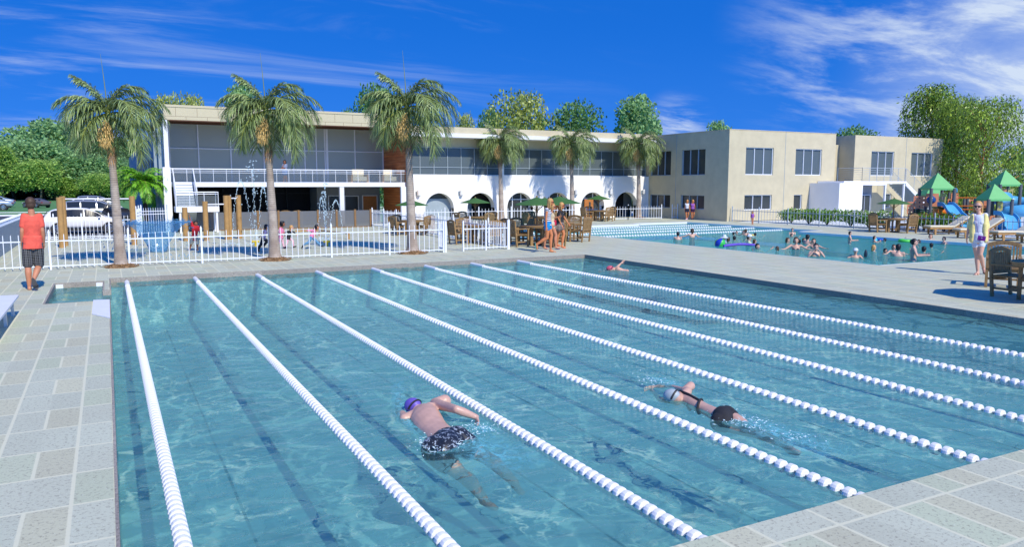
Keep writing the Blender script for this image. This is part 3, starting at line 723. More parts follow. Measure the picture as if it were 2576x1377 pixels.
rr=MB(); 
x0=xa+2.2
def rails(mb,p,q,n,h=.95,k=6):
    p,q=Vector(p),Vector(q)
    for i in range(k): mb.cyl(p+Vector((0,0,h*(i+1)/k)),q+Vector((0,0,h*(i+1)/k)),.018 if i==k-1 else .01,n=5)
    for i in range(n+1):
        a=p.lerp(q,i/n); mb.cyl(a,a+Vector((0,0,h)),.018,n=5)
s2=thing('stair','outdoor white stair with thin horizontal rails climbing to the stucco block','stair',(xc+2,yA+1,0))
xL=xc+2.0*1.0; xs0=PY(*pz(1567,900),yA+.35).x; xs1=xs0+4.2
MB().box(xa+.8,yA+.301,zA+.0,xb,YW-.02,zA+.145).build('deck','white_paint',s2)
MB().box(xc+.001,yA+.3,zA-.02,xs0,yA+1.7,zA+.14).build('landing','white_paint',s2)
MB().prism([(xs0,zA+.14),(xs0,zA-.16),(xs1-.4,0),(xs1,0),(xs1,.1)],yA+.3,yA+.36,'y').build('stringer','white_paint',s2)
MB().prism([(xs0,zA+.14),(xs0,zA-.16),(xs1-.4,0),(xs1,0),(xs1,.1)],yA+1.64,yA+1.7,'y').build('stringer','white_paint',s2)
mb=MB()
for i in range(15): mb.box(xs0+i*.28,yA+.36,zA+.1-(i+1)*.172-.17,xs0+i*.28+.30,yA+1.64,zA+.1-(i+1)*.172)
mb.build('step','shade_stone',s2)
mb=MB(); rails(mb,(xa+2.8,yA+.4,zA+.14),(xs0,yA+.4,zA+.14),6); rails(mb,(xs0,yA+.33,zA+.14),(xs1-.2,yA+.33,.2),4); rails(mb,(xs0,yA+1.66,zA+.14),(xs1-.2,yA+1.66,.2),4); rails(mb,(xa+2.8,yA+.4,zA+.14),(xa+2.8,YW-.1,zA+.14),1)
mb.build('railing','fence_shade_grey',s2)
for x in (xs0-.1,): MB().box(x-.06,yA+.34,0,x+.06,yA+.46,zA-.02).build('column','white_paint',s2)
# ---------------- vegetation
leafmat('palm_leaf',C(94,118,64,.9),C(164,182,116),.5,.38,.3,1.5)
leafmat('palm_bright',C(92,156,36),C(150,214,60),.3,.4,.3,2)
leafmat('leaf_maple',C(120,166,72),C(184,212,110),.35,.6,.45); leafmat('leaf_forest',C(112,162,106),C(176,210,140),.4,.6,.45)
leafmat('leaf_dark',C(78,126,70),C(128,170,98),.4,.6,.4); leafmat('leaf_gold',C(130,148,64),C(190,200,110),.4)
leafmat('leaf_euc',C(84,126,40,.9),C(176,198,76,.95),.75,.35,.35,1.2)
leafmat('leaf_bush',C(84,130,50),C(156,196,88),.4,.5,.4)
mat('bark_grey',C(120,108,92,.8),.9,.2,6,bump=.6); mat('bark_red',C(176,120,80,.8),.85,.2,5,bump=.5); mat('bark_dark',C(70,58,46,.8),.9,.2,6)
mat('petal_white',(.8,.8,.72),.7,.1); mat('petal_red',C(176,84,52,.8),.7,.3,9,island=.3)
mat('palm_flower',C(222,188,122),.8,.2,20,island=.3); mat('rachis',C(140,148,64,.8),.5,.15,5)
def palm_trunk_mat():
    m=bpy.data.materials.new('palm_bark'); m.use_nodes=True; t=NT(m.node_tree); b=t.n['Principled BSDF']
    co=t.node('ShaderNodeTexCoord').outputs['Object']; s=t.node('ShaderNodeSeparateXYZ',{0:co}); z=s.outputs[2]
    nz=t.noise(co,2.5,4,.6); ring=t.m('FRACT',t.m('ADD',t.m('MULTIPLY',z,15.0),t.m('MULTIPLY',nz,1.3)))
    col=t.mix(t.mapr(nz,.3,.7),C(148,132,118),C(186,172,156))
    mask=t.mapr(z,1.45,1.9)
    r=t.mapr(ring,.0,.3,.0,1.0); col=t.mix(t.m('MULTIPLY',t.m('SUBTRACT',1.0,r),t.m('ADD',t.m('MULTIPLY',mask,.4),.06)),col,C(108,94,82))
    col=t.mix(t.m('MULTIPLY',t.mapr(t.m('ABSOLUTE',t.m('SUBTRACT',z,1.58)),0,.035,1,0),.6),col,C(110,100,104))
    patch=t.noise(t.node('ShaderNodeMapping',{'Vector':co,'Scale':(5,5,1.2)}).outputs[0],1.6,4,.6); col=t.mix(t.mapr(patch,.62,.72,0,.6),col,C(120,88,66))
    top=t.mapr(z,3.1,3.55); col=t.mix(t.m('MULTIPLY',top,.85),col,C(92,70,58))
    t.l.new(col,b.inputs['Base Color']); b.inputs['Roughness'].default_value=.85
    bn=t.node('ShaderNodeBump',{'Height':r,'Strength':.35,'Distance':.02}); t.l.new(bn.outputs[0],b.inputs['Normal']); MATS['palm_bark']=m
palm_trunk_mat()
def frond(mb,rb,p0,az,e0,bend,L,ll,n=42,droop=.55,wid=.028,rr=.02):
    """leaflets into mb, midrib into rb"""
    p=Vector(p0); pts=[]; N=14; ds=L/N
    h=Vector((math.cos(az),math.sin(az),0))
    for k in range(N+1):
        s=k/N; e=e0-bend*s**1.15; d=h*math.cos(e)+Vector((0,0,math.sin(e))); pts.append((p.copy(),d.copy())); p+=d*ds
    rb.tube([q[0] for q in pts],[rr*(1-.85*k/N)+.003 for k in range(N+1)],5,False)
    side=Vector((-h.y,h.x,0))
    for i in range(n):
        s=.10+.90*(i+.5)/n; f=s*N; k=min(int(f),N-1); a=f-k
        q=pts[k][0].lerp(pts[k+1][0],a); d=pts[k][1].lerp(pts[k+1][1],a).normalized()
        l=ll*(math.sin(PI*min(1,(s*.86+.10)))**.6)*random.uniform(.85,1.12)
        for sg in (-1,1):
            ang=rad(62-26*s+random.uniform(-9,9)); up=d.cross(side*sg); 
            if up.z<0: up=-up
            dr=(side*sg*math.sin(ang)+d*math.cos(ang)+up*random.uniform(-.05,.30)).normalized()
            w=wid*random.uniform(.8,1.2); wv=d*(w*.5)
            dd=droop*random.uniform(.7,1.3)
            m1=q+dr*(l*.45)+Vector((0,0,-dd*l*.12)); m2=q+dr*(l*.78)+Vector((0,0,-dd*l*.42)); tp=q+dr*(l*.95)+Vector((0,0,-dd*l*.80))
            i0=len(mb.v); mb.v+=[q-wv*.5,q+wv*.5,m1-wv,m1+wv,m2-wv*.8,m2+wv*.8,tp]
            mb.f+=[(i0,i0+1,i0+3,i0+2),(i0+2,i0+3,i0+5,i0+4),(i0+4,i0+5,i0+6)]
# tall palm; local -Y side faces the viewer after rotation, crown drawn from the photograph
PL=[ # az deg (0=right,90=away,180=left,270=towards viewer), start elevation, bend, length
 (160,66,40,1.9),(176,74,52,1.7),      # upper left plume
 (20,82,120,1.75),(340,76,110,1.6),     # upper right arch
 (185,52,100,2.05),(205,30,92,2.0),(165,38,95,1.95),  # left
 (215,8,88,1.9),(190,-4,70,1.85),(228,-20,62,1.9),(160,10,95,1.85),
 (350,48,102,2.1),(8,34,98,2.15),(335,20,92,2.1),(12,8,84,2.0),(345,-6,72,2.1),(322,-22,58,2.15),
 (300,34,118,1.9),(95,50,105,1.8),(120,28,98,1.9),(60,30,98,1.9),(75,5,88,1.7),(130,-5,80,1.8),(35,-4,80,1.9),(200,-34,48,1.9),(338,-38,44,2.0),(310,4,86,2.0),(180,22,104,1.9),(0,22,100,2.0),(318,40,120,1.9),(110,-20,60,1.7),(70,-22,60,1.8)]
def make_palm():
    t0=thing('palm_tree','x','palm tree',(0,0,0),'tall palm trees')
    tr=MB(); hs_=[0,.08,.25,.6,1.1,1.6,2.2,2.9,3.5,3.75]; rs=[.235,.21,.18,.152,.142,.134,.118,.10,.095,.085]
    ps=[(-.09*(h/3.75)*1.0,0,h) for h in hs_]; tr.tube(ps,rs,18); o=tr.build('trunk','palm_bark',t0,smooth=True,fix=True)
    sh=MB(); sh.tube([(-.09,0,3.35),(-.095,0,3.75),(-.10,0,4.25),(-.11,0,4.7)],[.10,.115,.075,.04],14); sh.build('crown_shaft','palm_leaf',t0,smooth=True)
    fb_=MB()
    for k in range(260):
        a=random.uniform(0,2*PI); z=random.uniform(3.15,3.7); r=.10; q=Vector((-.09+r*math.cos(a),r*math.sin(a),z)); l=random.uniform(.1,.28); dr=Vector((math.cos(a)*.45,math.sin(a)*.45,-.9)).normalized(); s_=Vector((-math.sin(a),math.cos(a),0))*.006
        fb_.quad(q-s_,q+s_,q+dr*l)
    fb_.build('dry_fibre','mulch',t0,fix=False)
    mb,rb=MB(),MB(); p0=Vector((-.11,0,4.62))
    for az,e,b,L in PL:
        az+=random.uniform(-6,6); L=L*(.86 if 140<az%360<222 else 1.0)
        frond(mb,rb,p0+Vector((0,0,random.uniform(-.12,.12))),rad(az),rad(e+6),rad(b+(8 if e>45 else 24)),L*.92,.60,54,.62,.033)
    mb.build('fronds','palm_leaf',t0,fix=False); rb.build('midribs','rachis',t0,fix=False)
    sp=MB().tube([(-.11,0,4.6),(-.16,0,5.5),(-.22,0,6.35)],[.02,.012,.003],6); sp.build('spear_leaf','rachis',t0)
    fl=MB(); c=Vector((-.22,-.26,3.98))
    for k in range(420):
        a=random.uniform(0,2*PI); u=random.random()**.5; dz=random.uniform(-.34,.38); rr=.25*(1-abs(dz+.05)/.42)**.5*u if abs(dz+.05)<.42 else .02
        q=c+Vector((rr*math.cos(a),rr*math.sin(a),dz)); d=(q-c-Vector((0,0,.35))).normalized(); l=random.uniform(.06,.13); s_=d.cross(Vector((random.random()-.5,random.random()-.5,random.random()-.5))).normalized()*.012
        fl.quad(q-s_,q+s_,q+d*l+s_*.3,q+d*l-s_*.3)
    fl.tube([c+Vector((.05,.15,-.2)),c+Vector((.02,.05,-.05)),c+Vector((0,0,.3))],[.02,.018,.006],6)
    fl.build('flower_cluster','palm_flower',t0,fix=False)
    mu=MB()
    mu.lathe([(.46,.002),(.40,.03),(.31,.06),(.24,.09),(.1,.10)],(0,0,0),22)
    for k in range(500):
        a=random.uniform(0,2*PI); r=random.uniform(.2,.50); z=.105*(1-(r/.52)**1.6)+.01; q=Vector((r*math.cos(a),r*math.sin(a),z)); d=Vector((random.uniform(-1,1),random.uniform(-1,1),random.uniform(0,.5))).normalized()*.05; s_=Vector((-d.y,d.x,.01))*.25
        mu.quad(q-s_,q+s_,q+d+s_,q+d-s_)
    mu.build('mulch_ring','mulch',t0,fix=False)
    return t0
pp=Proto(make_palm())
def view_rz(p): return -math.atan2(p[0],p[1])
PALMS=[((305,672),1.0,'nearest left tall palm, standing at the fence right of the man in the red shirt'),((692,655),1.06,'tall palm at the white fence in front of the balcony, among the running children'),((1038,638),1.14,'tallest palm, at the fence gate in front of the wood clad wall end'),
 ((1262,556),1.195,'palm by the arcade between the second and third arches, left of three'),((1440,555),1.165,'palm by the arcade near the fourth and fifth arches, middle of three'),((1607,550),1.175,'palm at the right end of the arcade near the stucco corner')]
for k,((x,y),s,l) in enumerate(PALMS):
    p=G(x,y); rz=view_rz(p)
    pp.place(p,rz,l,s if k<3 else s,'tall palm trees')
# small bright palms by the end wall
def small_palm(x,y,h,R,n,label,seed):
    random.seed(seed); p=G(x,y); t0=thing('small_palm',label,'palm tree',tuple(p),'small bright green palms')
    tr=MB(); 
    tr.tube([p,p+Vector((.02,0,h*.5)),p+Vector((0,0,h))],[.14,.12,.13],10); tr.build('trunk','bark_dark',t0,smooth=True)
    mb,rb=MB(),MB()
    for k in range(n):
        az=2*PI*k/n*1.618*3; e=rad(random.uniform(-15,75)); frond(mb,rb,p+Vector((0,0,h)),az,e,rad(random.uniform(70,105)),R*random.uniform(.9,1.15),.34,30,.5,.05,.02)
    mb.build('fronds','palm_bright',t0,fix=False); rb.build('midribs','rachis',t0,fix=False)
small_palm(368,584,2.6,1.45,52,'bright green short palm by the left end wall, tallest of the small palms',3)
small_palm(396,578,1.7,.8,14,'smaller palm tucked behind the bright green one against the arched side wall',5)
# ---------------- broadleaf trees
def crown(mb,blobs,n,leaf,droop=0.0,shell=.55,asp=.55):
    vols=[b[3]*b[4]*b[5] for b in blobs]; T=sum(v**.7 for v in vols)
    for b,v in zip(blobs,vols):
        for _ in range(int(n*v**.7/T)):
            while True:
                u=Vector((random.gauss(0,1),random.gauss(0,1),random.gauss(0,1)))
                if u.length>.01: break
            u.normalize(); r=shell+(1-shell)*random.random()**.6; r*=random.uniform(.88,1.10)
            q=Vector((b[0]+u.x*r*b[3],b[1]+u.y*r*b[4],b[2]+u.z*r*b[5]))
            d=(Vector((random.gauss(0,1),random.gauss(0,1),random.gauss(0,1)))+u*.6+Vector((0,0,-droop*2.2))).normalized()
            s_=d.cross(Vector((random.gauss(0,1),random.gauss(0,1),random.gauss(0,1)))).normalized(); l=leaf*random.uniform(.6,1.35)
            mb.quad(q,q+d*l*.5+s_*l*asp*.5,q+d*l,q+d*l*.5-s_*l*asp*.5)
def make_tree(label,h,wd,n,leaf,lm,bark,style,seed,trunk=.25,droop=0.0,group=None):
    random.seed(seed); t0=thing('tree',label,'tree',(0,0,0),group)
    blobs=[]; base=h*trunk
    nb={'round':22,'tall':20,'spiky':22,'euc':34}[style]
    for k in range(nb):
        f=(k+.5)/nb; z=base+(h-base)*f
        if style=='round': w_=wd/2*math.sin(PI*(.18+.80*f))**.65
        elif style=='tall': w_=wd/2*(1-.72*f)**.8*(.5+.5*min(1,f*5))
        elif style=='spiky': w_=wd/2*(1-.8*f**1.3)
        else: w_=wd/2*math.sin(PI*(.22+.70*f))**.55
        a=k*2.399; r=w_*random.uniform(.35,.85)
        br=(wd*.17+random.random()*wd*.10)*(1.0 if style!='spiky' else .7); bz=br*random.uniform(.7,1.0)*(1.5 if style=='spiky' else 1)
        if style=='euc': br*=.75; bz=br*1.25
        blobs.append((r*math.cos(a),r*math.sin(a),min(z,h-bz),br,br,bz))
    mb=MB(); crown(mb,blobs,n,leaf,droop,.35 if style=='euc' else .5,.30 if style=='euc' else .6)
    tb=MB(); tb.tube([(0,0,0),(.02*h,0,base*.7),(0,.01*h,base+h*.25),(0,0,h*.85)],[.030*h*.7,.022*h*.7,.014*h*.7,.004*h],8)
    for k in range(0,nb,2):
        b=blobs[k]; z0=max(base*.8,b[2]-b[3]*1.4-abs(b[0])*.4); tb.tube([(0,0,z0),(b[0]*.5,b[1]*.5,z0+(b[2]-z0)*.45),(b[0],b[1],b[2])],[.008*h,.005*h,.002*h],5)
    mb.build('crown',lm,t0,fix=False); tb.build('trunk',bark,t0,smooth=True)
    return t0
def put(proto,x,ybase,dist,ytop,label,wpx=None,zb=-.8,w0=1,h0=1,group=None,rz=None):
    """tree whose trunk stands under photo column x at a ground distance, reaching photo row ytop"""
    d=ray(x,465); h=Vector((d.x,d.y,0)).normalized(); p=CAMV+h*dist
    zt=AT(x,ytop,(p.x,p.y)).z; H=zt-zb
    sxy=H/h0
    if wpx: 
        depth=dist*math.cos(math.atan2(d.x,d.y)-YAW); sxy=(wpx/FPX*depth)/w0
    return proto.place((p.x,p.y,zb),random.uniform(0,6.28) if rz is None else rz,label,(sxy,sxy,H/h0),group)
G1='trees of the wood beyond the car park'
F1=Proto(make_tree('x',10,8,5200,.42,'leaf_maple','bark_grey','round',11,.36,.1)); F2=Proto(make_tree('x',10,6.5,5200,.40,'leaf_forest','bark_dark','round',12,.26,.1)); F3=Proto(make_tree('x',10,5,4600,.38,'leaf_maple','bark_grey','tall',13,.2,.2)); F4=Proto(make_tree('x',10,7,5200,.40,'leaf_forest','bark_dark','round',14,.08,.1))
random.seed(21)
# back row, middle row, front row:  (proto, x, top row, width px, distance)
rows=[(F4,-20,345,150,215,'dark tree at the left frame edge, back row of the wood'),(F4,60,318,150,222,'dark tree behind the pale green one, far left back row'),(F2,130,300,150,218,'highest mid green crown of the far left wood'),(F4,185,312,140,225,'dark crown just left of the nearest palm crown'),(F2,245,330,150,214,'mid green tree right of the nearest palm trunk'),(F4,310,345,150,219,'dark tree behind the nearest palm fronds, right'),(F2,372,360,130,216,'tree at the right end of the wood by the side wall'),
 (F2,35,350,140,196,'mid green tree in the middle row, far left'),(F2,110,352,150,194,'mid green tree in the middle row above the man'),(F4,172,372,120,197,'dark tree in the middle row left of the palm trunk'),(F2,222,385,130,193,'tree in the middle row between the palm trunk and the white cars'),(F4,292,395,130,196,'dark tree in the middle row right of the palm trunk'),
 (F3,8,368,96,186,'bright green tree at the left frame edge, front row'),(F1,100,400,112,184,'bright green tree with thin trunk behind the man, front row'),(F3,168,446,64,190,'slim bright tree, front row, between two larger ones'),(F1,250,436,92,183,'bright green maple in front row left of the nearest palm trunk'),(F1,330,425,96,182,'bright green maple in front row right of the nearest palm trunk')]
for pr,x,yt,wpx,dist,l in rows:
    w0={F1:8,F2:6.5,F3:5,F4:7}[pr]; put(pr,x,495,dist,yt,l,wpx,-.8,w0,10,G1)
sh=MB(); random.seed(5)
for k in range(9000):
    x=random.uniform(-160,60); y=random.uniform(200,212); pz=random.random()**1.5*4
    q=G(300,494,-.8); a=random.uniform(-40,420); d=ray(a,465); h=Vector((d.x,d.y,0)).normalized(); q=h*random.uniform(204,212)+Vector((0,0,-.8+random.random()*8)); 
    dd=Vector((random.gauss(0,1),random.gauss(0,1),random.gauss(0,1))).normalized()*random.uniform(.6,1.4); s_=dd.cross(Vector((0,.3,1))).normalized()*.5; sh.quad(q,q+dd*.5+s_,q+dd,q+dd*.5-s_)
leafmat('leaf_shade',C(30,58,38,.8),C(58,92,54,.8),.4)  # darker leaf copy; shade under the trees is put into its colour
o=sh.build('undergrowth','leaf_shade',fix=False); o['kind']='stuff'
G2='trees behind the buildings'
B1=Proto(make_tree('x',10,9,6500,.36,'leaf_gold','bark_grey','round',31,.15,.1)); B2=Proto(make_tree('x',10,8,6500,.34,'leaf_dark','bark_dark','round',32,.15,.1)); B3=Proto(make_tree('x',10,8,6000,.36,'leaf_forest','bark_grey','spiky',33,.2,.1))
for pr,w0,x,yt,wpx,dist,l in [(B1,9,425,238,90,105,'golden green crown above the left end of the cream roof'),(B1,9,487,236,95,108,'golden green crown above the cream roof, second from its left end'),(B3,8,610,208,130,96,'spiky crown rising behind the second palm above the roof'),
 (B2,8,950,207,130,92,'dark round crown above the roof just left of the third palm'),(B2,8,878,272,60,100,'low dark crown tip above the roof left of the third palm'),(B1,9,1170,286,60,100,'small pale crown above the roof right of the third palm'),
 (B1,9,1315,229,150,86,'large golden crown behind the first arcade palm'),(B2,8,1232,268,70,92,'dark crown left of the large golden crown'),(B2,8,1445,253,150,88,'round dark crown behind the middle arcade palm'),(B3,8,1592,238,170,88,'spiky dark green crown behind the last arcade palm'),(B3,8,1640,292,90,94,'bluish green crown at the right behind the last arcade palm'),
 (B3,8,1800,303,100,90,'low spiky crown above the stucco wing roof'),(B2,8,2138,317,130,100,'dark rounded crown between the two stucco blocks'),(B2,8,2562,362,110,92,'dark green tree at the right frame edge behind the playground')]:
    put(pr,x,0,dist,yt,l,wpx*1.18,-.8,w0,10,G2)
EU=make_tree('middle eucalyptus with hanging yellow green leaves directly behind the playground','x' and 12,10,24000,.29,'leaf_euc','bark_red','euc',41,.20,.75)
random.seed(9); 
d=ray(2404,465); h=Vector((d.x,d.y,0)).normalized(); p=h*76; H_=AT(2408,236,(p.x,p.y)).z+.8
EU.location=(p.x,p.y,-.8); EU.scale=(.56,.60,H_/12)
E2=make_tree('right eucalyptus crown of the clump behind the playground','x' and 12,8,16000,.30,'leaf_euc','bark_red','euc',43,.12,.75)
d=ray(2470,465); h=Vector((d.x,d.y,0)).normalized(); p=h*72; H_=AT(2470,242,(p.x,p.y)).z+.8
E2.location=(p.x,p.y,-.8); E2.scale=(.80,.80,H_/12)
E3=make_tree('tallest left eucalyptus crown rising behind the stucco block','x' and 12,6,13000,.30,'leaf_euc','bark_red','euc',47,.2,.75)
d=ray(2338,465); h=Vector((d.x,d.y,0)).normalized(); p=h*79; H_=AT(2338,207,(p.x,p.y)).z+.8
E3.location=(p.x,p.y,-.8); E3.scale=(1.05,1.05,H_/12)
# ---------------- bushes behind the right fence
def bush(p,w_,h_,label,flower,n,seed):
    random.seed(seed); p=Vector(p); t0=thing('bush',label,'bush',tuple(p),'flowering bushes behind the fence')
    mb=MB(); bl=[(p.x+random.uniform(-.35,.35)*w_,p.y+random.uniform(-.35,.35)*w_,p.z+h_*random.uniform(.5,.68),w_*.27,w_*.27,h_*.32) for _ in range(9)]
    crown(mb,bl,n,.13,0,.35,.6); mb.build('foliage','leaf_bush',t0,fix=False)
    st_=MB()
    for k in range(6): a=k*1.05; st_.tube([p,p+Vector((math.cos(a)*.12*w_,math.sin(a)*.12*w_,h_*.3)),p+Vector((math.cos(a)*.3*w_,math.sin(a)*.3*w_,h_*.7))],[.025,.018,.008],5)
    st_.build('stem','bark_dark',t0)
    if flower:
        f_=MB()
        for _ in range(330 if flower=='petal_white' else 160):
            b=random.choice(bl); u=Vector((random.gauss(0,1),random.gauss(0,1)-.3,random.gauss(0,1)+.2)).normalized(); q=Vector(b[:3])+Vector((u.x*b[3],u.y*b[4],u.z*b[5]))*1.03; f_.ball(q,.028,n=5,m=3)
        f_.build('blossom',flower,t0,fix=False)
for k,(x,fl,wd,l) in enumerate([(1990,None,1.2,'leafy green bush, first from the left behind the grey fence'),(2035,None,1.2,'leafy green bush, second from the left behind the grey fence'),(2080,None,1.1,'leafy green bush left of the white flowering bushes'),
 (2140,'petal_white',1.2,'white flowering bush in front of the white annex, left one'),(2185,'petal_white',1.2,'white flowering bush in front of the white annex, right one'),(2225,'petal_white',1.0,'white flowering bush behind the teak table with green umbrella'),
 (2425-24,'petal_red',1.1,'red flowering bush left of the blue slide end'),(2440-95,'petal_red',1.1,'red flowering bush below the brown playground wall'),(2375,'petal_red',1.0,'red flowering bush between two others under the playground tower')]):
    q=PX(x,560,39.3+(.5 if fl!='petal_red' else .2)); bush((q.x,q.y,-.03),wd*1.35,1.02,l,fl,1900,60+k)
# ---------------- fences
def fence(name,label,pts,h,m,bay=2.4,gap=.235,rails=(.10,.80),post_h=1.10,pw=.019,group=None,tip=.05,posts=True):
    """pts: list of ground points; one thing per run"""
    o=Vector((pts[0][0],pts[0][1],0)); t0=thing(name,label,'fence',tuple(o),group)
    for a,b in zip(pts,pts[1:]):
        a=Vector((a[0],a[1],0)); b=Vector((b[0],b[1],0)); L=(b-a).length; d=(b-a)/L; nb=max(1,round(L/bay))
        for k in range(nb):
            p=a+d*(L*k/nb); q=a+d*(L*(k+1)/nb); mb=MB()
            for r in rails: mb.bar(p+Vector((0,0,r*h)),q+Vector((0,0,r*h)),.02,.034)
            n=max(2,round((q-p).length/gap))
            for i in range(1,n):
                c=p.lerp(q,i/n); z0=.05; z1=h-tip
                mb.bar(c+Vector((0,0,z0)),c+Vector((0,0,z1)),pw,pw,up=d)
                s_=pw/2; j=len(mb.v); u=d*s_; v=Vector((-d.y,d.x,0))*s_; t=c+Vector((0,0,z1))
                mb.v+=[t-u-v,t+u-v,t+u+v,t-u+v,c+Vector((0,0,h))]; mb.f+=[(j,j+1,j+4),(j+1,j+2,j+4),(j+2,j+3,j+4),(j+3,j,j+4)]
            mb.build('picket_panel',m,t0)
            if posts:
                w=.027; pm=MB().bar(p,p+Vector((0,0,h*post_h-.05)),w*2,w*2,up=d); t=p+Vector((0,0,h*post_h-.05)); j=len(pm.v); u=d*w; v=Vector((-d.y,d.x,0))*w
                pm.v+=[t-u-v,t+u-v,t+u+v,t-u+v,p+Vector((0,0,h*post_h+.04))]; pm.f+=[(j,j+1,j+4),(j+1,j+2,j+4),(j+2,j+3,j+4),(j+3,j,j+4)]
                pm.build('post',m,t0)
        if posts:
            w=.027; MB().bar(b,b+Vector((0,0,h*post_h)),w*2,w*2,up=d).build('post',m,t0)
    return t0
YFA=26.3; XC=10.96
fence('picket_fence','long low white picket fence between the lap pool and the splash deck',[(-12,YFA),(XC,YFA)],1.06,'fence_white',2.05,.19)
# open gate leaf and the short panel right of the opening
gt=thing('gate','open white picket gate leaf seen nearly edge on at the fence corner','gate',(XC+.05,YFA,0))
mb=MB(); 
for r in (.12,.8): mb.bar((XC+.1,YFA+.02,r),(XC+.22,YFA+.95,r),.03,.05)
for i in range(7): c=Vector((XC+.1,YFA+.02,0)).lerp(Vector((XC+.22,YFA+.95,0)),i/6); mb.bar(c+Vector((0,0,.06)),c+Vector((0,0,1.02)),.024,.024)
mb.build('gate_leaf','fence_white',gt); MB().box(XC+.06,YFA+.0,0,XC+.13,YFA+.07,1.16).build('gate_post','fence_white',gt)
fence('picket_fence','short white picket fence panel right of the open gate',[(11.85,26.5),(13.75,26.5)],1.04,'fence_white',1.0,.15)
fence('picket_fence','white picket fence running back from the gate to the screens',[(13.8,26.5),(14.2,36.5),(14.0,44.6)],1.04,'fence_white',2.2,.17)
fence('picket_fence','white picket fence along the foot of the arcade, ending at the gate posts',[(14.1,44.9),(33.0,44.9),(36.0,44.9)],.98,'fence_white',2.4,.235)
fence('picket_fence','short white fence stub against the shaded stucco wall right of the opening',[(37.0,44.9),(37.5,44.9)],.98,'fence_white',2.4,.2)
fence('picket_fence','picket fence greyed for shade from the stucco corner past the bushes',[(37.86,39.6),(37.86,8.0)],.95,'fence_shade_grey',2.4,.235)
fence('picket_fence','white picket fence at the back of the splash deck in front of the parked cars',[(-3.3,40.5),(1.15,40.5)],1.08,'fence_white',1.2,.17,(.05,.12,.8))
fence('picket_fence','dense white picket fence between the small palms and the splash deck',[(1.2,40.5),(1.5,43.0),(2.75,43.6)],1.35,'fence_white',1.2,.13,(.05,.75,.86))
# solid low wall at far left with pickets
lw=thing('low_wall','solid blue grey low wall with picket tips at the left frame edge','wall',(-3.45,35,0))
MB().box(-3.52,20,0,-3.38,41.0,1.0).build('wall','shade_stone',lw)
mb=MB(); 
for k in range(95): mb.bar((-3.45,22+.2*k,1.0),(-3.45,22+.2*k,1.22),.02,.02)
mb.bar((-3.45,22,1.12),(-3.45,41,1.12),.02,.03); mb.build('picket_panel','fence_white',lw)
# translucent screens in front of the lower storey
YS=44.55
sc=thing('glass_screen','row of translucent grey screens between brown posts below the balcony','screen',(8,YS,0))
px_=[3.3,4.09,5.21,6.31,7.42,8.53,9.65,10.75,11.84,12.94,13.88]
for x in px_[1:]: MB().box(x-.055,YS-.05,0,x+.055,YS+.05,1.06).build('post','post_brown',sc)
for a,b in zip(px_,px_[1:]): MB().box(a+.055,YS-.006,.05,b-.055,YS+.006,1.0).build('screen_panel','screen_glass',sc)
MB().box(3.3,YS-.03,.003,13.88,YS+.03,.05).build('base_rail','post_brown',sc)
# ---------------- exercise bars and balance beam
def bars(label,a,b,ha,hb,zb,r=.115):
    a,b=Vector(a),Vector(b); t0=thing('pull_up_bar',label,'exercise bar',tuple(a),'exercise bars on the splash deck')
    MB().cyl(a,a+Vector((0,0,ha)),r,n=14).build('post','bar_wood',t0,smooth=False); MB().cyl(b,b+Vector((0,0,hb)),r,n=14).build('post','bar_wood',t0)
    MB().cyl(a+Vector((0,0,zb)),b+Vector((0,0,zb)),.028,n=8).build('crossbar','white_paint',t0)
bars('left low pull-up bar between two brown posts in front of the white car',(-1.6,36.4,0),(.93,35.72,0),2.03,2.03,1.92)
tb=thing('wood_post','single brown post leaning close to the left pull-up bar post','post',(-1.68,35.4,0)); MB().cyl((-1.66,35.4,0),(-1.66,35.4,2.0),.115,n=14).build('pole','bar_wood',tb)
bars('stepped exercise bar, middle one behind the boy in red',(3.88,36.9,0),(4.81,37.2,0),1.76,2.01,1.62)
bars('exercise bar between the two tallest posts right of the stairs',(4.95,37.35,0),(5.42,37.65,0),2.01,2.02,1.88)
tb=thing('wood_post','short brown post left of the boy in the red shirt','post',(3.05,37.1,0)); MB().cyl((3.05,37.1,0),(3.05,37.1,1.49),.115,n=14).build('pole','bar_wood',tb)
bm_=thing('balance_beam','low zigzag brown balance beam behind the running children','balance beam',(8.5,38,0))
bp=[G(905,592,.28),G(1080-155,583,.28)]
bq=[AT(*z_,(9,40)) for z_ in ()]
q0=PY((620+1320/2.683)*.6722,500,40.5); 
P_=[Vector((8.9,42.0,.28)),Vector((9.75,34.7,.28)),Vector((7.6,37.0,.28)),Vector((7.6,40.5,.28))]
pa=G((620+1300/2.683)*.6722,(580+757/2.683)*.6722+2,.28); pb=G((620+1545/2.683)*.6722,(580+752/2.683)*.6722+2,.28); pc=G((620+1835/2.683)*.6722,(580+787/2.683)*.6722,.28)
for a,b in((pa,pb),(pb,pc)): MB().bar(a,b,.1,.07).build('beam','bar_wood',bm_)
for q in (pb,pb.lerp(pc,.02)+Vector((-.35,-.3,0)),pc): MB().cyl((q.x,q.y,0),(q.x,q.y,.28),.06,n=10).build('post','bar_wood',bm_)
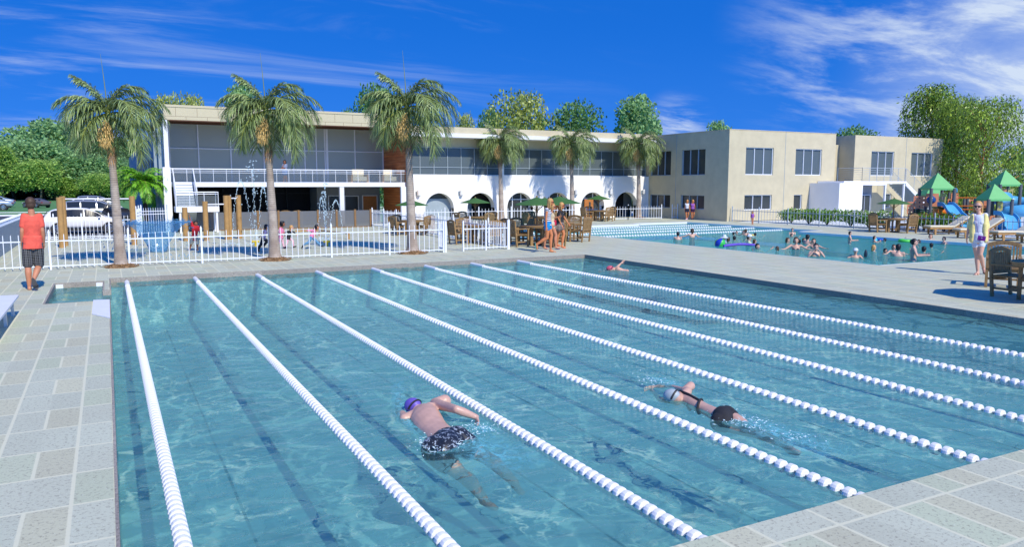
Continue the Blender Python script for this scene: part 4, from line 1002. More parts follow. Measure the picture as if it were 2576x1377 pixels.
# yellow spouts
for (x,y),l in (((957,592),'yellow T shaped water spout left of the palm'),((1026,591),'yellow T shaped water spout right of the running girl in jeans')):
    x={957:(620+905/2.683)*.6722,1026:(620+1622/2.683)*.6722}[x]; y=(580+918/2.683)*.6722 if x<1000 and x<960 else (580+898/2.683)*.6722
    p=G(x,y); t0=thing('water_spout',l,'water spout',tuple(p),'yellow water spouts'); MB().cyl(p,p+Vector((0,0,.2)),.05,n=10).build('stem','yellow_metal',t0); rz=view_rz(p); e=Vector((math.cos(rz),math.sin(rz),0))
    MB().cyl(p+Vector((0,0,.19))-e*.15,p+Vector((0,0,.19))+e*.15,.045,n=10).build('nozzle','yellow_metal',t0)
# ---------------- water jets
def dropmat(name,c,a):
    glassmat(name,(.8,.95,1),a,.1,c)
dropmat('water_drop',(.75,.92,.96),.75); dropmat('water_blue',C(110,165,205),.5); dropmat('water_cone',C(110,165,215),.30)
def drop(mb,p,d,l,r):
    d=Vector(d).normalized(); u,v=basis(d); p=Vector(p); i=len(mb.v)
    mb.v+=[p-d*l,p+u*r,p+v*r,p-u*r,p-v*r,p+d*l]; mb.f+=[(i,i+1,i+2),(i,i+2,i+3),(i,i+3,i+4),(i,i+4,i+1),(i+5,i+2,i+1),(i+5,i+3,i+2),(i+5,i+4,i+3),(i+5,i+1,i+4)]
def zz4(a,b): return ((620+a/2.683)*.6722,(580+b/2.683)*.6722)
def jet(label,A,top,B,seed):
    random.seed(seed); base=G(*zz4(*A)); b3=base; tp=AT(*zz4(*top),(base.x,base.y),0); e=AT(*zz4(*B),(base.x,base.y),0); e.z=0
    mb=MB(); n=95; 
    hx=e-b3
    for k in range(n):
        t=k/(n-1); 
        z=tp.z*(1-(2*t-1)**2); q=b3.lerp(e,t); q.z=z
        z2=tp.z*(1-(2*(t+.01)-1)**2); d=Vector((hx.x*.01,hx.y*.01,z2-z))
        for _ in range(1): drop(mb,q+Vector((random.gauss(0,.018),random.gauss(0,.018),random.gauss(0,.02))),d,random.uniform(.03,.055),random.uniform(.008,.014))
    for c in (b3,e):
        for _ in range(26): a=random.uniform(0,6.28); r=random.random()**.5*.35; drop(mb,c+Vector((r*math.cos(a),r*math.sin(a),random.random()*.12+.01)),(math.cos(a),math.sin(a),random.uniform(-.3,.6)),random.uniform(.02,.07),.018)
    for _ in range(14): q=b3.lerp(e,random.random()); drop(mb,q+Vector((0,0,tp.z*random.uniform(.6,1.08))),(random.gauss(0,1),0,1),.03,.02)
    t_=thing('water_jet',label,'water jet',tuple(b3),'arching water jets'); mb.build('stream','water_drop',t_)['kind']='stuff'
jet('tall arching water jet over the two highest brown posts',(665,915),(735,268),(880,760),1)
jet('tall arching water jet just left of the second palm trunk',(935,900),(995,318),(1058,800),2)
jet('narrow arching water jet above the girl in jeans',(1535,860),(1558,430),(1612,790),3)
jet('rightmost arching water jet on the splash deck',(1645,800),(1720,458),(1790,890),4)
def spike(label,A,top,seed):
    random.seed(seed); b=G(*zz4(*A)); tz=AT(*zz4(*top),(b.x,b.y),0).z; mb=MB()
    for k in range(110): 
        t=random.random(); s_=.012+.05*(1-t); drop(mb,b+Vector((random.gauss(0,s_),random.gauss(0,s_),tz*t)),(0,0,1),random.uniform(.03,.07),random.uniform(.008,.014))
    for k in range(14): drop(mb,b+Vector((random.gauss(0,.15),random.gauss(0,.1),tz*random.uniform(.8,1.05))),(random.gauss(0,1),0,random.gauss(0,1)),.05,.02)
    t_=thing('water_jet',label,'water jet',tuple(b),'upright water jets'); mb.build('stream','water_drop',t_)['kind']='stuff'
spike('highest upright water jet, left of the second palm, crossing the balcony',(905,880),(872,80),6)
spike('upright water jet by the right yellow spout',(1612,880),(1608,310),7)
# blue water bell
random.seed(8); bp=G((1590/2.683)*.6722,(600+925/2.683)*.6722)
wb=thing('water_bell','blue funnel shaped water fountain spreading upward on the splash deck','fountain',tuple(bp))
mb=MB(); prof=[(.27,.02),(.31,.12),(.37,.3),(.50,.52),(.68,.78),(.88,1.0),(1.0,1.12)]
mb.lathe(prof,bp,36); mb.build('water_cone','water_cone',wb,smooth=True)
mb=MB()
for _ in range(700):
    k=random.randrange(len(prof)-1); f=random.random(); r=prof[k][0]*(1-f)+prof[k+1][0]*f; z=prof[k][1]*(1-f)+prof[k+1][1]*f; a=random.uniform(0,6.28); drop(mb,bp+Vector((r*math.cos(a),r*math.sin(a),z)),(math.cos(a),math.sin(a),1.2),.045,.009)
for _ in range(420):
    a=random.uniform(0,6.28); r=random.uniform(.7,1.2); drop(mb,bp+Vector((r*math.cos(a),r*math.sin(a),1.12+random.gauss(0,.05))),(math.cos(a),math.sin(a),random.uniform(-.2,.3)),.05,.012)
for _ in range(420):
    a=random.uniform(0,6.28); r=1.2+abs(random.gauss(0,.75)); drop(mb,bp+Vector((r*math.cos(a),r*math.sin(a),max(.02,1.1-(r-1.1)**2*.7-random.random()*1.0))),(math.cos(a),math.sin(a),-1.2),.05,.013)
mb.build('spray','water_blue',wb)['kind']='stuff'
# ---------------- cars
mat('car_white',(.82,.82,.82),.25,.01,spec=.6); mat('car_silver',(.42,.45,.48),.3,.02,metal=.5); mat('car_taupe',C(120,112,108),.35,.03,metal=.4); mat('car_blue_silver',C(165,180,198),.3,.02,metal=.3)
mat('car_glass',(.02,.02,.022),.08,.05); mat('car_trim',(.025,.025,.028),.6,.1); mat('car_dark',(.03,.034,.04),.3,.05); mat('tail_red',C(150,40,40),.3); mat('car_lamp',(.5,.52,.55),.15)
def make_car(body,kind,label):
    t0=thing('parked_car',label,'car',(0,0,0),'cars in the car park')
    # stations: x, bottom, belt, roof, half width belt, half width roof
    if kind=='suv': S=[(-2.35,.45,.62,.64,.70,.60),(-2.28,.35,.98,1.02,.84,.72),(-2.0,.32,1.04,1.42,.90,.66),(-1.65,.30,1.06,1.60,.93,.66),(-.6,.28,1.04,1.66,.95,.68),(.2,.28,1.02,1.63,.95,.67),(.75,.28,1.0,1.42,.95,.70),(1.25,.28,.98,1.04,.94,.80),(1.9,.30,.90,.93,.90,.76),(2.25,.34,.78,.80,.80,.66),(2.36,.42,.60,.62,.66,.55)]; L=(-1.45,1.42)
    elif kind=='van': S=[(-2.35,.45,.7,.72,.80,.60),(-2.3,.35,1.0,1.5,.88,.66),(-2.1,.32,1.06,1.70,.92,.68),(-1.0,.28,1.05,1.74,.95,.70),(.2,.28,1.02,1.70,.95,.70),(.9,.28,1.0,1.40,.95,.72),(1.5,.28,.98,1.05,.93,.80),(2.1,.32,.86,.88,.86,.72),(2.36,.42,.60,.62,.66,.55)]; L=(-1.45,1.42)
    else: S=[(-2.3,.42,.66,.68,.66,.56),(-2.22,.34,.90,.93,.80,.68),(-1.7,.30,.94,.98,.88,.72),(-1.1,.28,.93,1.28,.90,.60),(-.5,.27,.92,1.38,.91,.60),(.2,.27,.91,1.36,.91,.60),(.9,.27,.90,.96,.90,.72),(1.6,.28,.82,.84,.86,.72),(2.15,.34,.70,.72,.76,.62),(2.3,.42,.56,.58,.62,.5)]; L=(-1.38,1.36)
    mb=MB(); R_=[]
    for x,zb,zt,zr,wb_,wr in S:
        pr=[(-wb_*.9,zb),(-wb_*1.0,zb+(zt-zb)*.35),(-wb_,zt-.08),(-wb_*.95,zt),(-wr-.02,zr-.05),(-wr*.7,zr),(0,zr+.015)]
        pr=pr+[(-a,b) for a,b in reversed(pr[:-1])]; R_.append([Vector((x,a,b)) for a,b in pr])
    n=len(R_[0]); 
    for r in R_: mb.v+=r
    for k in range(len(R_)-1):
        for j in range(n): a=k*n+j; b=k*n+(j+1)%n; mb.f.append((a,b,b+n,a+n))
    mb.f.append(tuple(range(n))); mb.f.append(tuple(range(len(mb.v)-n,len(mb.v))))
    bo=mb.build('body',body,t0,smooth=False); 
    sub=bo.modifiers.new('s','SUBSURF'); sub.levels=1; sub.render_levels=2
    for p_ in bo.data.polygons: p_.use_smooth=True
    # side glass
    def roofz(x):
        for a,b in zip(S,S[1:]):
            if a[0]<=x<=b[0]: f=(x-a[0])/(b[0]-a[0]); return [a[i]*(1-f)+b[i]*f for i in range(6)]
        return S[0]
    xs0,xs1={'suv':(-1.85,1.0),'van':(-2.05,1.25),'sedan':(-1.15,.72)}[kind]; cuts={'suv':[-1.85,-1.0,.0,1.0],'van':[-2.05,-1.1,0,1.25],'sedan':[-1.15,-.25,.72]}[kind]
    for sg in(-1,1):
        g=MB()
        for a,b in zip(cuts,cuts[1:]):
            m=8; lo=[];hi=[]
            for i in range(m+1):
                x=a+.04+(b-a-.08)*i/m; s_=roofz(x); z0=s_[2]+.045; z1=max(z0+.02,s_[3]-.10); f0=.12;  # offset onto the flank
                w0=s_[4]*.95; w1=s_[5]+.02
                def yy(z): f=(z-s_[2])/max(.05,(s_[3]-.05-s_[2])); return (w0*(1-f)+w1*f)+.008
                lo.append(Vector((x,sg*yy(z0),z0))); hi.append(Vector((x,sg*yy(z1),z1)))
            for i in range(m): g.quad(lo[i],lo[i+1],hi[i+1],hi[i])
        g.build('side_window','car_glass',t0)
    f1,f0={'suv':((.62,1.50,.64),(1.22,1.04,.80)),'van':((.72,1.52,.66),(1.46,1.06,.80)),'sedan':((.35,1.30,.56),(.88,.97,.74))}[kind]
    MB().quad((f1[0]+.03,-f1[2],f1[1]),(f1[0]+.03,f1[2],f1[1]),(f0[0]+.03,f0[2],f0[1]+.02),(f0[0]+.03,-f0[2],f0[1]+.02)).build('windscreen','car_glass',t0)
    r1,r0={'suv':((-1.98,1.46,.60),(-2.27,1.06,.68)),'van':((-2.22,1.58,.6),(-2.33,1.1,.76)),'sedan':((-1.05,1.28,.54),(-1.62,1.0,.66))}[kind]
    MB().quad((r1[0]-.03,-r1[2],r1[1]),(r1[0]-.03,r1[2],r1[1]),(r0[0]-.03,r0[2],r0[1]+.02),(r0[0]-.03,-r0[2],r0[1]+.02)).build('rear_window','car_glass',t0)
    MB().box(-2.0,-.86,.22,2.0,.86,.34).build('underbody','car_trim',t0)
    dl=MB()
    for sg in(-1,1):
        for x in cuts[1:]: dl.box(x-.006,sg*.925-.03,.40,x+.006,sg*.925+.03,.98) if kind!='sedan' else dl.box(x-.006,sg*.88-.03,.38,x+.006,sg*.88+.03,.88)
    dl.build('door_line','car_trim',t0)
    for sg in(-1,1):
        MB().box(.05,sg*.94,.86,.22,sg*.975,.89).build('door_handle','chrome',t0); MB().ball((.85 if kind!='sedan' else .6,sg*1.0,1.04 if kind!='sedan' else .95),(.08,.11,.07)).build('mirror',body,t0,smooth=True)
        MB().box(-2.29,sg*.55,.72 if kind=='sedan' else .92,-2.20,sg*.80,.84 if kind=='sedan' else 1.08).build('tail_light','tail_red',t0); MB().box(2.12,sg*.45,.64,2.26,sg*.74,.75).build('headlight','car_lamp',t0)
    rw=.34 if kind!='sedan' else .32
    for x in L:
        for sg in(-1,1):
            w_=MB().cyl((x,sg*.72,rw),(x,sg*.955,rw),rw+.07,n=26); w_.build('wheel_arch','car_trim',t0)
            ty=MB().cyl((x,sg*.70,rw),(x,sg*.965,rw),rw,n=28).build('tyre','black_rubber',t0)
            rm=MB().cyl((x,sg*.9,rw),(x,sg*.97,rw),rw*.74,n=24)
            rm.build('rim_disc','car_trim',ty); sp=MB()
            for k in range(10): a=2*PI*k/10; sp.bar((x,sg*.98,rw),(x+math.cos(a)*rw*.72,sg*.975,rw+math.sin(a)*rw*.72),.035,.02,up=(0,1,0))
            sp.tube([(x+math.cos(a_*PI/12)*rw*.72,sg*.975,rw+math.sin(a_*PI/12)*rw*.72) for a_ in range(25)],.02,6,False); sp.ball((x,sg*.975,rw),.05); sp.build('rim','chrome',ty)
    return t0
ZP=-.75
def carat(px,py,car,rz,s=1.0): p=G(px,py,ZP); car.location=p; car.rotation_euler=(0,0,rz); car.scale=(s,)*3
def xdist(pxl,pxr,y):
    a=G(pxl,y,ZP);b=PY(pxr,y,a.y); return a,b
a,b=xdist(150,455,590); print('suv1',a,b)
# the white car runs along X behind the fence
yc=G(218,591,ZP).y
def along(pl,pr,row,car,flip=1,tilt=0,ln=4.7):
    y=G((pl+pr)/2,row,ZP).y; A=PY(pl,row,y).x; B=PY(pr,row,y).x; s=(B-A)/ln; car.location=((A+B)/2,y+.9*s,ZP); car.rotation_euler=(0,0,tilt if flip==1 else PI+tilt); car.scale=(s,)*3; print(car['label'],'scale',s,'y',y)
c1=make_car('car_white','suv','white car parked broadside directly behind the splash deck fence'); along(105,318,589,c1)
c2=make_car('car_silver','van','silver van parked behind the nearest white car'); along(158,330,560,c2)
c3=make_car('car_white','suv','second white car, behind the silver van roof'); along(170,312,542,c3)
c4=make_car('car_silver','van','farthest silver van whose roof shows above the second white car'); along(193,302,528,c4)
c5=make_car('car_blue_silver','sedan','pale silver sedan at the left frame edge, nearer of two'); along(-92,34,529,c5,-1)
c6=make_car('car_blue_silver','sedan','pale silver sedan at the left frame edge, farther of two'); along(-82,39,523,c6,-1)
c5.rotation_euler[2]=PI; c6.rotation_euler[2]=PI
c7=make_car('car_taupe','sedan','taupe sedan parked right of the man, seen from behind'); c7.location=G(92,522,ZP); c7.rotation_euler=(0,0,rad(128)); c7.scale=(.95,)*3
c8=make_car('car_dark','suv','dark car whose front shows right of the nearest palm trunk'); c8.location=G(300,560,ZP); c8.rotation_euler=(0,0,rad(-60)); c8.scale=(.8,)*3
# ---------------- teak furniture (real size prototypes; local -Y is the front of a chair)
def make_chair(m='teak'):
    t0=thing('teak_chair','x','chair',(0,0,0),'teak armchairs')
    w=.30;d=.26;hs_=.42;hb=.92
    for sx in(-1,1):
        MB().box(sx*w-.028,-d-.028,0,sx*w+.028,-d+.028,.63).build('leg',m,t0)
        MB().bar((sx*w,d,0),(sx*w,d+.10,hb),.056,.05,up=(0,1,0)).build('leg',m,t0)
        MB().box(sx*w-.035,-d-.05,.63,sx*w+.035,d+.06,.665).build('armrest',m,t0); 
    MB().box(-w+.03,-d+.0,.15,-w+.0,d,.19).box(w-.03,-d,.15,w,d,.19).box(-w+.03,-.02,.15,w-.03,.02,.19).build('stretcher',m,t0)
    sb=MB(); 
    for k in range(6): sb.box(-w-.01,-d-.04+k*.095,hs_,w+.01,-d+.045+k*.095,hs_+.025)
    sb.box(-w,-d-.01,hs_-.07,w,-d+.015,hs_-.001); sb.box(-w,d-.02,hs_-.07,w,d+.02,hs_-.001); sb.build('seat',m,t0)
    bb=MB(); n=9
    for k in range(n):
        x=-w+.06+(2*w-.12)*k/(n-1); bb.bar((x,d+.02+.03,hs_+.06),(x,d+.085,hb-.04),.036,.016,up=(0,1,0))
    bb.bar((-w,d+.035,hs_+.06),(w,d+.035,hs_+.06),.05,.05)
    seg=8
    for k in range(seg):
        x0=-w+2*w*k/seg; x1=-w+2*w*(k+1)/seg; z=lambda x:hb-.03+.06*(1-(x/w)**2); bb.bar((x0,d+.09,z(x0)),(x1+.004,d+.09,z(x1)),.03,.09)
    bb.build('backrest',m,t0); return t0
def make_table():
    t0=thing('teak_table','x','table',(0,0,0),'round teak tables'); m='teak'
    tb=MB().cyl((0,0,.70),(0,0,.735),.62,n=28); tb.build('tabletop',m,t0)
    MB().lathe([(.60,.66),(.60,.70)],(0,0,0),28).box(-.5,-.03,.64,.5,.03,.698).box(-.03,-.5,.64,.03,.5,.698).build('apron',m,t0)
    for k in range(4):
        a=PI/4+k*PI/2; x,y=.33*math.cos(a),.33*math.sin(a); MB().box(x-.05,y-.05,0,x+.05,y+.05,.66).build('leg',m,t0)
    MB().box(-.30,-.02,.12,.30,.02,.18).box(-.02,-.30,.125,.02,.30,.185).build('stretcher',m,t0); return t0
def make_umbrella(R=.88,hz=1.50,top=1.78):
    t0=thing('patio_umbrella','x','umbrella',(0,0,0),'green patio umbrellas')
    cn=MB(); n=8; z0=hz; 
    for k in range(n):
        a=2*PI*k/n+PI/8; b=2*PI*(k+1)/n+PI/8; A=Vector((R*math.cos(a),R*math.sin(a),z0)); B=Vector((R*math.cos(b),R*math.sin(b),z0)); Mi=(A+B)/2*0.985; Mi.z=z0+.02; T=Vector((0,0,top))
        cn.quad(A,Mi,T); cn.quad(Mi,B,T); dn=Vector((0,0,-.012)); cn.quad(B+dn,A+dn,T+dn); cn.quad(A+dn,B+dn,B,Mi,A)
    cn.build('canopy','canopy_green',t0,fix=False)
    rb=MB()
    for k in range(n):
        a=2*PI*k/n+PI/8; rb.cyl((0,0,top-.05),(R*.96*math.cos(a),R*.96*math.sin(a),z0-.005),.012,n=5); rb.cyl((0,0,hz-.25),(R*.5*math.cos(a),R*.5*math.sin(a),z0+(top-z0)*.46),.010,n=5)
    rb.build('rib','teak',t0); MB().cyl((0,0,0),(0,0,top+.05),.032,n=10).build('pole','teak',t0); MB().cyl((0,0,0),(0,0,.06),.24,n=18).build('base','car_trim',t0); MB().cyl((0,0,hz-.3),(0,0,hz-.2),.05,n=10).build('hub','teak',t0)
    return t0
PC=Proto(make_chair()); PT=Proto(make_table()); PU=Proto(make_umbrella())
SETS=[('by the third palm and wood wall end',(1036,590),.98,1,[(0.4),(2.0),(3.6),(5.2)]),
('under the umbrella before the second arch',(1196,578),1.0,1,[.35,1.95,3.5,5.1]),
('without umbrella behind the gate fence',(1205,612),1.05,0,[.3,1.9,3.4,5.0]),
('left of the walking women',(1350,617),1.12,1,[.5,2.0,3.6,5.2]),
('hidden behind the walking women',(1407,606),1.12,1,[.8,2.4,3.9,5.5]),
('behind the women in front of the fourth arch',(1370,577),1.0,1,[.35,2.0,3.5,5.0]),
('before the fifth arch beside the palm',(1505,556),1.0,1,[.4,1.9,3.5,5.1]),
('by the grey fence on the far right pool deck',(2245,584),1.0,1,[.5,2.2,3.6,5.3])]
poschair=['right side','far side','left side','near side']
for desc,(x,y),s,um,angs in SETS:
    p=G(x,y); rz=view_rz(p)
    PT.place(p,rz+.2,'round teak table '+desc,s)
    if um: PU.place(p+Vector((0,0,.0)),rz+.15,'green umbrella '+desc.replace('under the green umbrella ','').replace('under the umbrella ','').replace(' under a half hidden umbrella',', half hidden'),s*1.0)
    for a,nm in zip(angs,poschair):
        aa=a+rz+.25; q=p+Vector((math.cos(aa),math.sin(aa),0))*.93*s
        PC.place(q,aa-PI/2+PI+PI if False else aa-PI/2,'teak armchair '+desc.replace('under the green umbrella ','')+', '+nm,s)
# near right table set
p=G(2640,765); PT.place(p,.3,'round teak table cut by the right frame edge in the foreground',1.2)
PU.place(p+Vector((.35,-.3,0)),.5,'dark green umbrella tip entering at the right frame edge',1.15)
for (x,y),f,l in (((2520,722),(1.0,.15),'dark teak armchair at the right edge, farther of two, seen from its side'),((2552,748),(.25,-1),'dark teak armchair at the right edge, nearer of two, seen from behind')):
    q=G(x,y); d=Vector((p.x-q.x,p.y-q.y)); rz=math.atan2(d.y,d.x)+PI/2
    PC.place(q,rz+(0.35 if 'nearer' in l else -.3),l,1.12)
# chairs behind the screens, armchairs on the balcony
for k,(x,l) in enumerate([(7.9,'first teak chair from the left seen through the grey screen'),(9.15,'second teak chair from the left seen through the grey screen'),(9.9,'third teak chair from the left seen through the grey screen'),(5.6,'teak chair behind the screen near the stair landing')]):
    PC.place((x,46.3,0),[.5,-.6,3.1,1.0][k],l,1.0)
for x,l in ((13.9,'left cream lounge chair on the balcony'),(16-.1,'right cream lounge chair on the balcony')):
    t0=thing('lounge_chair',l,'armchair',(x,47,2.65),'lounge chairs on the balcony')
    MB().box(x-.45,46.6,2.72,x+.45,47.4,3.0).build('seat','cushion_cream',t0,bevel=.04); MB().box(x-.3,47.2,3.0,x+.45,47.4,3.45).build('backrest','cushion_cream',t0,bevel=.04)
    for sx in(-1,1): MB().box(x+sx*.5-.06,46.6,2.66,x+sx*.5+.06,47.4,3.12).build('armrest','teak_light',t0)
# ---------------- sun loungers
def make_lounger():
    t0=thing('sun_lounger','x','sun lounger',(0,0,0),'cream sun loungers by the leisure pool')
    # long axis +X: foot at x=0, head at x=2
    MB().box(0,-.33,.27,1.3,-.27,.345).box(0,.27,.27,1.3,.33,.345).box(0,-.27,.28,.06,.27,.34).box(1.3,-.33,.27,2.0,-.27,.34).box(1.3,.27,.27,2.0,.33,.34).build('frame','teak_light',t0)
    for x in(.25,1.25,): 
        for s in(-1,1): MB().prism([(x-.04,.27),(x+.06,.27),(x+.05,0),(x-.01,0)],s*.30-.03,s*.30+.03,'y').build('leg','teak_light',t0)
    MB().cyl((.28,-.27,.12),(.28,.27,.12),.02,n=6).cyl((.28,0,.12),(1.28,0,.12),.018,n=6).build('stretcher','teak_light',t0)
    for s in(-1,1):
        wh=MB().cyl((1.78,s*.30,.13),(1.78,s*.35,.13),.13,n=18).build('wheel','black_rubber',t0); MB().cyl((1.78,s*.295,.13),(1.78,s*.357,.13),.07,n=14).build('hub','steel',wh)
        MB().box(1.74,s*.30-.025,.13,1.82,s*.30+.025,.28).build('leg','teak_light',t0)
    MB().box(.0,-.32,.35,1.22,.32,.43).build('cushion','cushion_cream',t0,bevel=.035)
    b=MB(); b.prism([(1.20,.36),(1.93,.84),(1.89,.91),(1.17,.43)],-.32,.32,'y'); b.build('back_cushion','cushion_cream',t0,bevel=.03)
    MB().prism([(1.24,.33),(1.97,.81),(1.94,.84),(1.22,.355)],-.34,.34,'y').bar((1.8,0,.72),(1.7,0,.32),.05,.03).build('back_frame','teak_light',t0)
    return t0
PLo=Proto(make_lounger())
for k,(x,y,l) in enumerate([(2330,590,'leftmost cream lounger, left of the woman in the yellow cardigan'),(2404,599,'cream lounger partly behind the woman in the yellow cardigan'),(2497,606,'cream lounger just right of the woman in the yellow cardigan'),(2566,612,'cream lounger at the right frame edge')]):
    p=G(x,y); hx=math.atan2(p.y,p.x); PLo.place(p+Vector((0,0,0)),rad(-30)-0+rad(3),l,1.05)
# ---------------- playground
mat('play_orange',C(250,160,112),.6,.05); mat('play_green',C(110,196,118,.85),.55,.04); mat('play_post',C(96,100,104,.9),.6,.05); mat('play_blue',C(92,176,222,.95),.35,.05); mat('play_yellow',C(222,206,128,.9),.6,.04)
mat('play_tube',C(226,120,24,.9),.4,.05); mat('play_bubble',(.01,.07,.28),.08,.05); mat('play_step',C(40,96,52,.8),.6,.1); mat('play_bright_tube',C(236,130,20,.95),.4,.05)
PG=PX(2360,585,40.6); PGo=Vector((PG.x,PG.y,-.03))
pg=thing('playground','large play structure with green pyramid roofs, orange panels, blue slides and grey posts','playground',tuple(PGo))
hv=Vector((PGo.x,PGo.y,0)).normalized(); uu=Vector((hv.y,-hv.x,0))   # uu: to the right in view, hv: away
def pt(px,py,dd=0.0): return AT(px,py,(PGo.x,PGo.y),dd)
def zq(a,b): return ((3400+a/4.59)*.6722,(600+b/4.59)*.6722)
def Q(a,b,dd=0.0): return pt(*zq(a,b),dd)
FX=Vector((math.cos(rad(-12)),0,0))
ex=(uu*math.cos(rad(28))+hv*math.sin(rad(28))); ey=(hv*math.cos(rad(28))-uu*math.sin(rad(28)))  # tower axes turned
def roof(apex,eave_z,half,thick=.10):
    mb=MB(); c=Vector((apex.x,apex.y,eave_z)); cs=[c+ex*(sx*half)+ey*(sy*half) for sx,sy in((-1,-1),(1,-1),(1,1),(-1,1))]; up=Vector((0,0,thick))
    for k in range(4): a,b=cs[k],cs[(k+1)%4]; mb.quad(a,b,b+up,a+up); mb.quad(a*.985+c*.015+up,b*.985+c*.015+up,apex)
    mb.quad(*cs); mb.build('roof','play_green',pg,fix=False); return c
def tower(a_apex,b_apex,b_eave,half,ph,dd,z0=0):
    ap=Q(a_apex,b_apex,dd); ez=Q(a_apex,b_eave,dd).z; c=roof(ap,ez-.1,half); 
    for sx,sy in((-1,-1),(1,-1),(1,1),(-1,1)):
        q=c+ex*(sx*ph)+ey*(sy*ph); MB().cyl((q.x,q.y,-.03),(q.x,q.y,ez),.085,n=10).build('post','play_post',pg)
    return c,ez
def fr(c,lx,ly,z): return Vector((c.x,c.y,0))+ex*lx+ey*ly+Vector((0,0,z))
mpx=abs((Q(500,300).xy-Q(600,300).xy).length)/100   # metres per zoom pixel
T1=tower(505,215,480,255*mpx/math.cos(rad(28))*.80,.62,0); T2=tower(1665,165,415,235*mpx/math.cos(rad(28))*.80,.55,2.0); T3=tower(1480,405,665,245*mpx/math.cos(rad(28))*.80,.60,-.8)
T4=tower(400,400,590,210*mpx,.5,2.4)
def holes_panel(P0,du,dv,W_,H_,nx,ny,thick,m,rf=.30,name='panel',n=12):
    """flat board with nx x ny round holes; du,dv unit vectors, P0 lower left"""
    mb=MB(); nn=du.cross(dv).normalized()*thick; cw,ch=W_/nx,H_/ny; r=min(cw,ch)*rf
    for i in range(nx):
        for j in range(ny):
            c=P0+du*((i+.5)*cw)+dv*((j+.5)*ch); rin=[];out=[]
            for k in range(n):
                a=2*PI*(k+.5)/n; ca,sa=math.cos(a),math.sin(a); s_=1/max(abs(ca),abs(sa)); rin.append(c+du*ca*r+dv*sa*r); out.append(c+du*(ca*s_*cw/2)+dv*(sa*s_*ch/2))
            # corners
            for k in range(n):
                k2=(k+1)%n; o1,o2=out[k],out[k2]
                for off in (Vector(),nn): mb.quad(rin[k]+off,o1+off,o2+off,rin[k2]+off)
                mb.quad(rin[k],rin[k2],rin[k2]+nn,rin[k]+nn)
            # corner fill
            for k in range(n):
                a=2*PI*(k+.5)/n; b=2*PI*(k+1.5)/n
                if abs(abs(math.cos(a))-abs(math.cos(b)))>0 and (abs(math.cos(a))>abs(math.sin(a)))!=(abs(math.cos(b))>abs(math.sin(b))):
                    sx=1 if math.cos((a+b)/2)>0 else -1; sy=1 if math.sin((a+b)/2)>0 else -1; cc=c+du*(sx*cw/2)+dv*(sy*ch/2)
                    for off in (Vector(),nn): mb.quad(out[k]+off,cc+off,out[(k+1)%n]+off)
    for a,b in((P0,P0+du*W_),(P0+du*W_,P0+du*W_+dv*H_),(P0+du*W_+dv*H_,P0+dv*H_),(P0+dv*H_,P0)): mb.quad(a,b,b+nn,a+nn)
    return mb.build(name,m,pg,fix=False)
Z=Vector((0,0,1))
def flatpanel(a0,b0,a1,b1,nx,ny,m,dd=0,rf=.30,name='panel'):
    A=Q(a0,b1,dd); B=Q(a1,b1,dd); T=Q(a0,b0,dd); B.z=A.z; d=(B-A); L=d.length; return holes_panel(A,d.normalized(),Z,L,T.z-A.z,nx,ny,.05,m,rf,name)
flatpanel(80,615,290,830,3,3,'play_orange',-.3,.20); flatpanel(0-30,712,78,925,2,3,'play_orange',-.35,.2); flatpanel(290,570,508,795,1,1,'play_orange',-.55,.33,'bubble_panel')
bc=Q(388,680,-.55); MB().ball(bc,.40*1.0 if False else 82*mpx,n=22,m=14).build('bubble_window','play_bubble',pg,smooth=True)
flatpanel(535,570,640,735,1,1,'play_yellow',.1,.34,'arch_panel'); flatpanel(722,565,848,770,3,3,'play_orange',.9,.22); flatpanel(672,668,748,735,1,1,'play_orange',.8,.3)
flatpanel(1040,675,1138,770,1,1,'play_orange',1.2,.32,'arch_panel'); flatpanel(1228,590,1420,860,3,3,'play_orange',.8,.12); flatpanel(1575,492,1678,625,1,1,'play_orange',1.6,.28); flatpanel(1700,492,1792,622,1,1,'play_yellow',1.7,.34,'arch_panel'); flatpanel(1520,715,1612,890,1,1,'play_yellow',-.4,.34,'arch_panel')
flatpanel(75,930,790,1045,1,1,'play_orange',.0,.02,'low_panel'); flatpanel(945,935,1020,1050,1,1,'play_orange',0,.05,'low_panel'); flatpanel(1370,950,1475,1110,1,1,'play_orange',-.4,.05,'low_panel')
for a0,a1,b,dd in ((100,420,858,.2),(100,420,895,.1),(300,640,812,.2),(1280,1370,830,.4)):
    A=Q(a0,b,dd);B=Q(a1,b,dd); MB().bar(A,B,.35,.06).build('platform','play_step',pg)
for a,bt,dd in ((290,795,-.3),(90,830,.2),(620,830,.4),(700,550,.9),(765,665,.8),(960,670,.9),(1015,660,1.0),(1150,665,1.2),(1270,680,.6),(1410,690,.5),(1450,690,.2),(820,735,.8)):
    q=Q(a,bt,dd); MB().cyl((q.x,q.y,-.03),q,.075,n=9).build('post','play_post',pg)
A=Q(455,880,.3);B=Q(600,880,.5); MB().cyl(A,B,.36,n=18).build('crawl_tube','play_bright_tube',pg)
for (a0,b0,a1,b1,dd) in ((775,645,1260,648,1.0),(845,788,1120,790,.8),(1270,795,1385,797,.6),(850,848,1120,850,.7),(1270,850,1385,852,.5),(985,645,985,930,1.0),(775,645,775,690,1.0)):
    MB().cyl(Q(a0,b0,dd),Q(a1,b1,dd),.035,n=7).build('rail','play_tube',pg)
MB().tube([Q(640,520,.8),Q(640,490,.8),Q(820,485,.9),Q(832,500,.9),Q(830,550,.9)],.03,7).build('blue_rail','play_blue',pg)
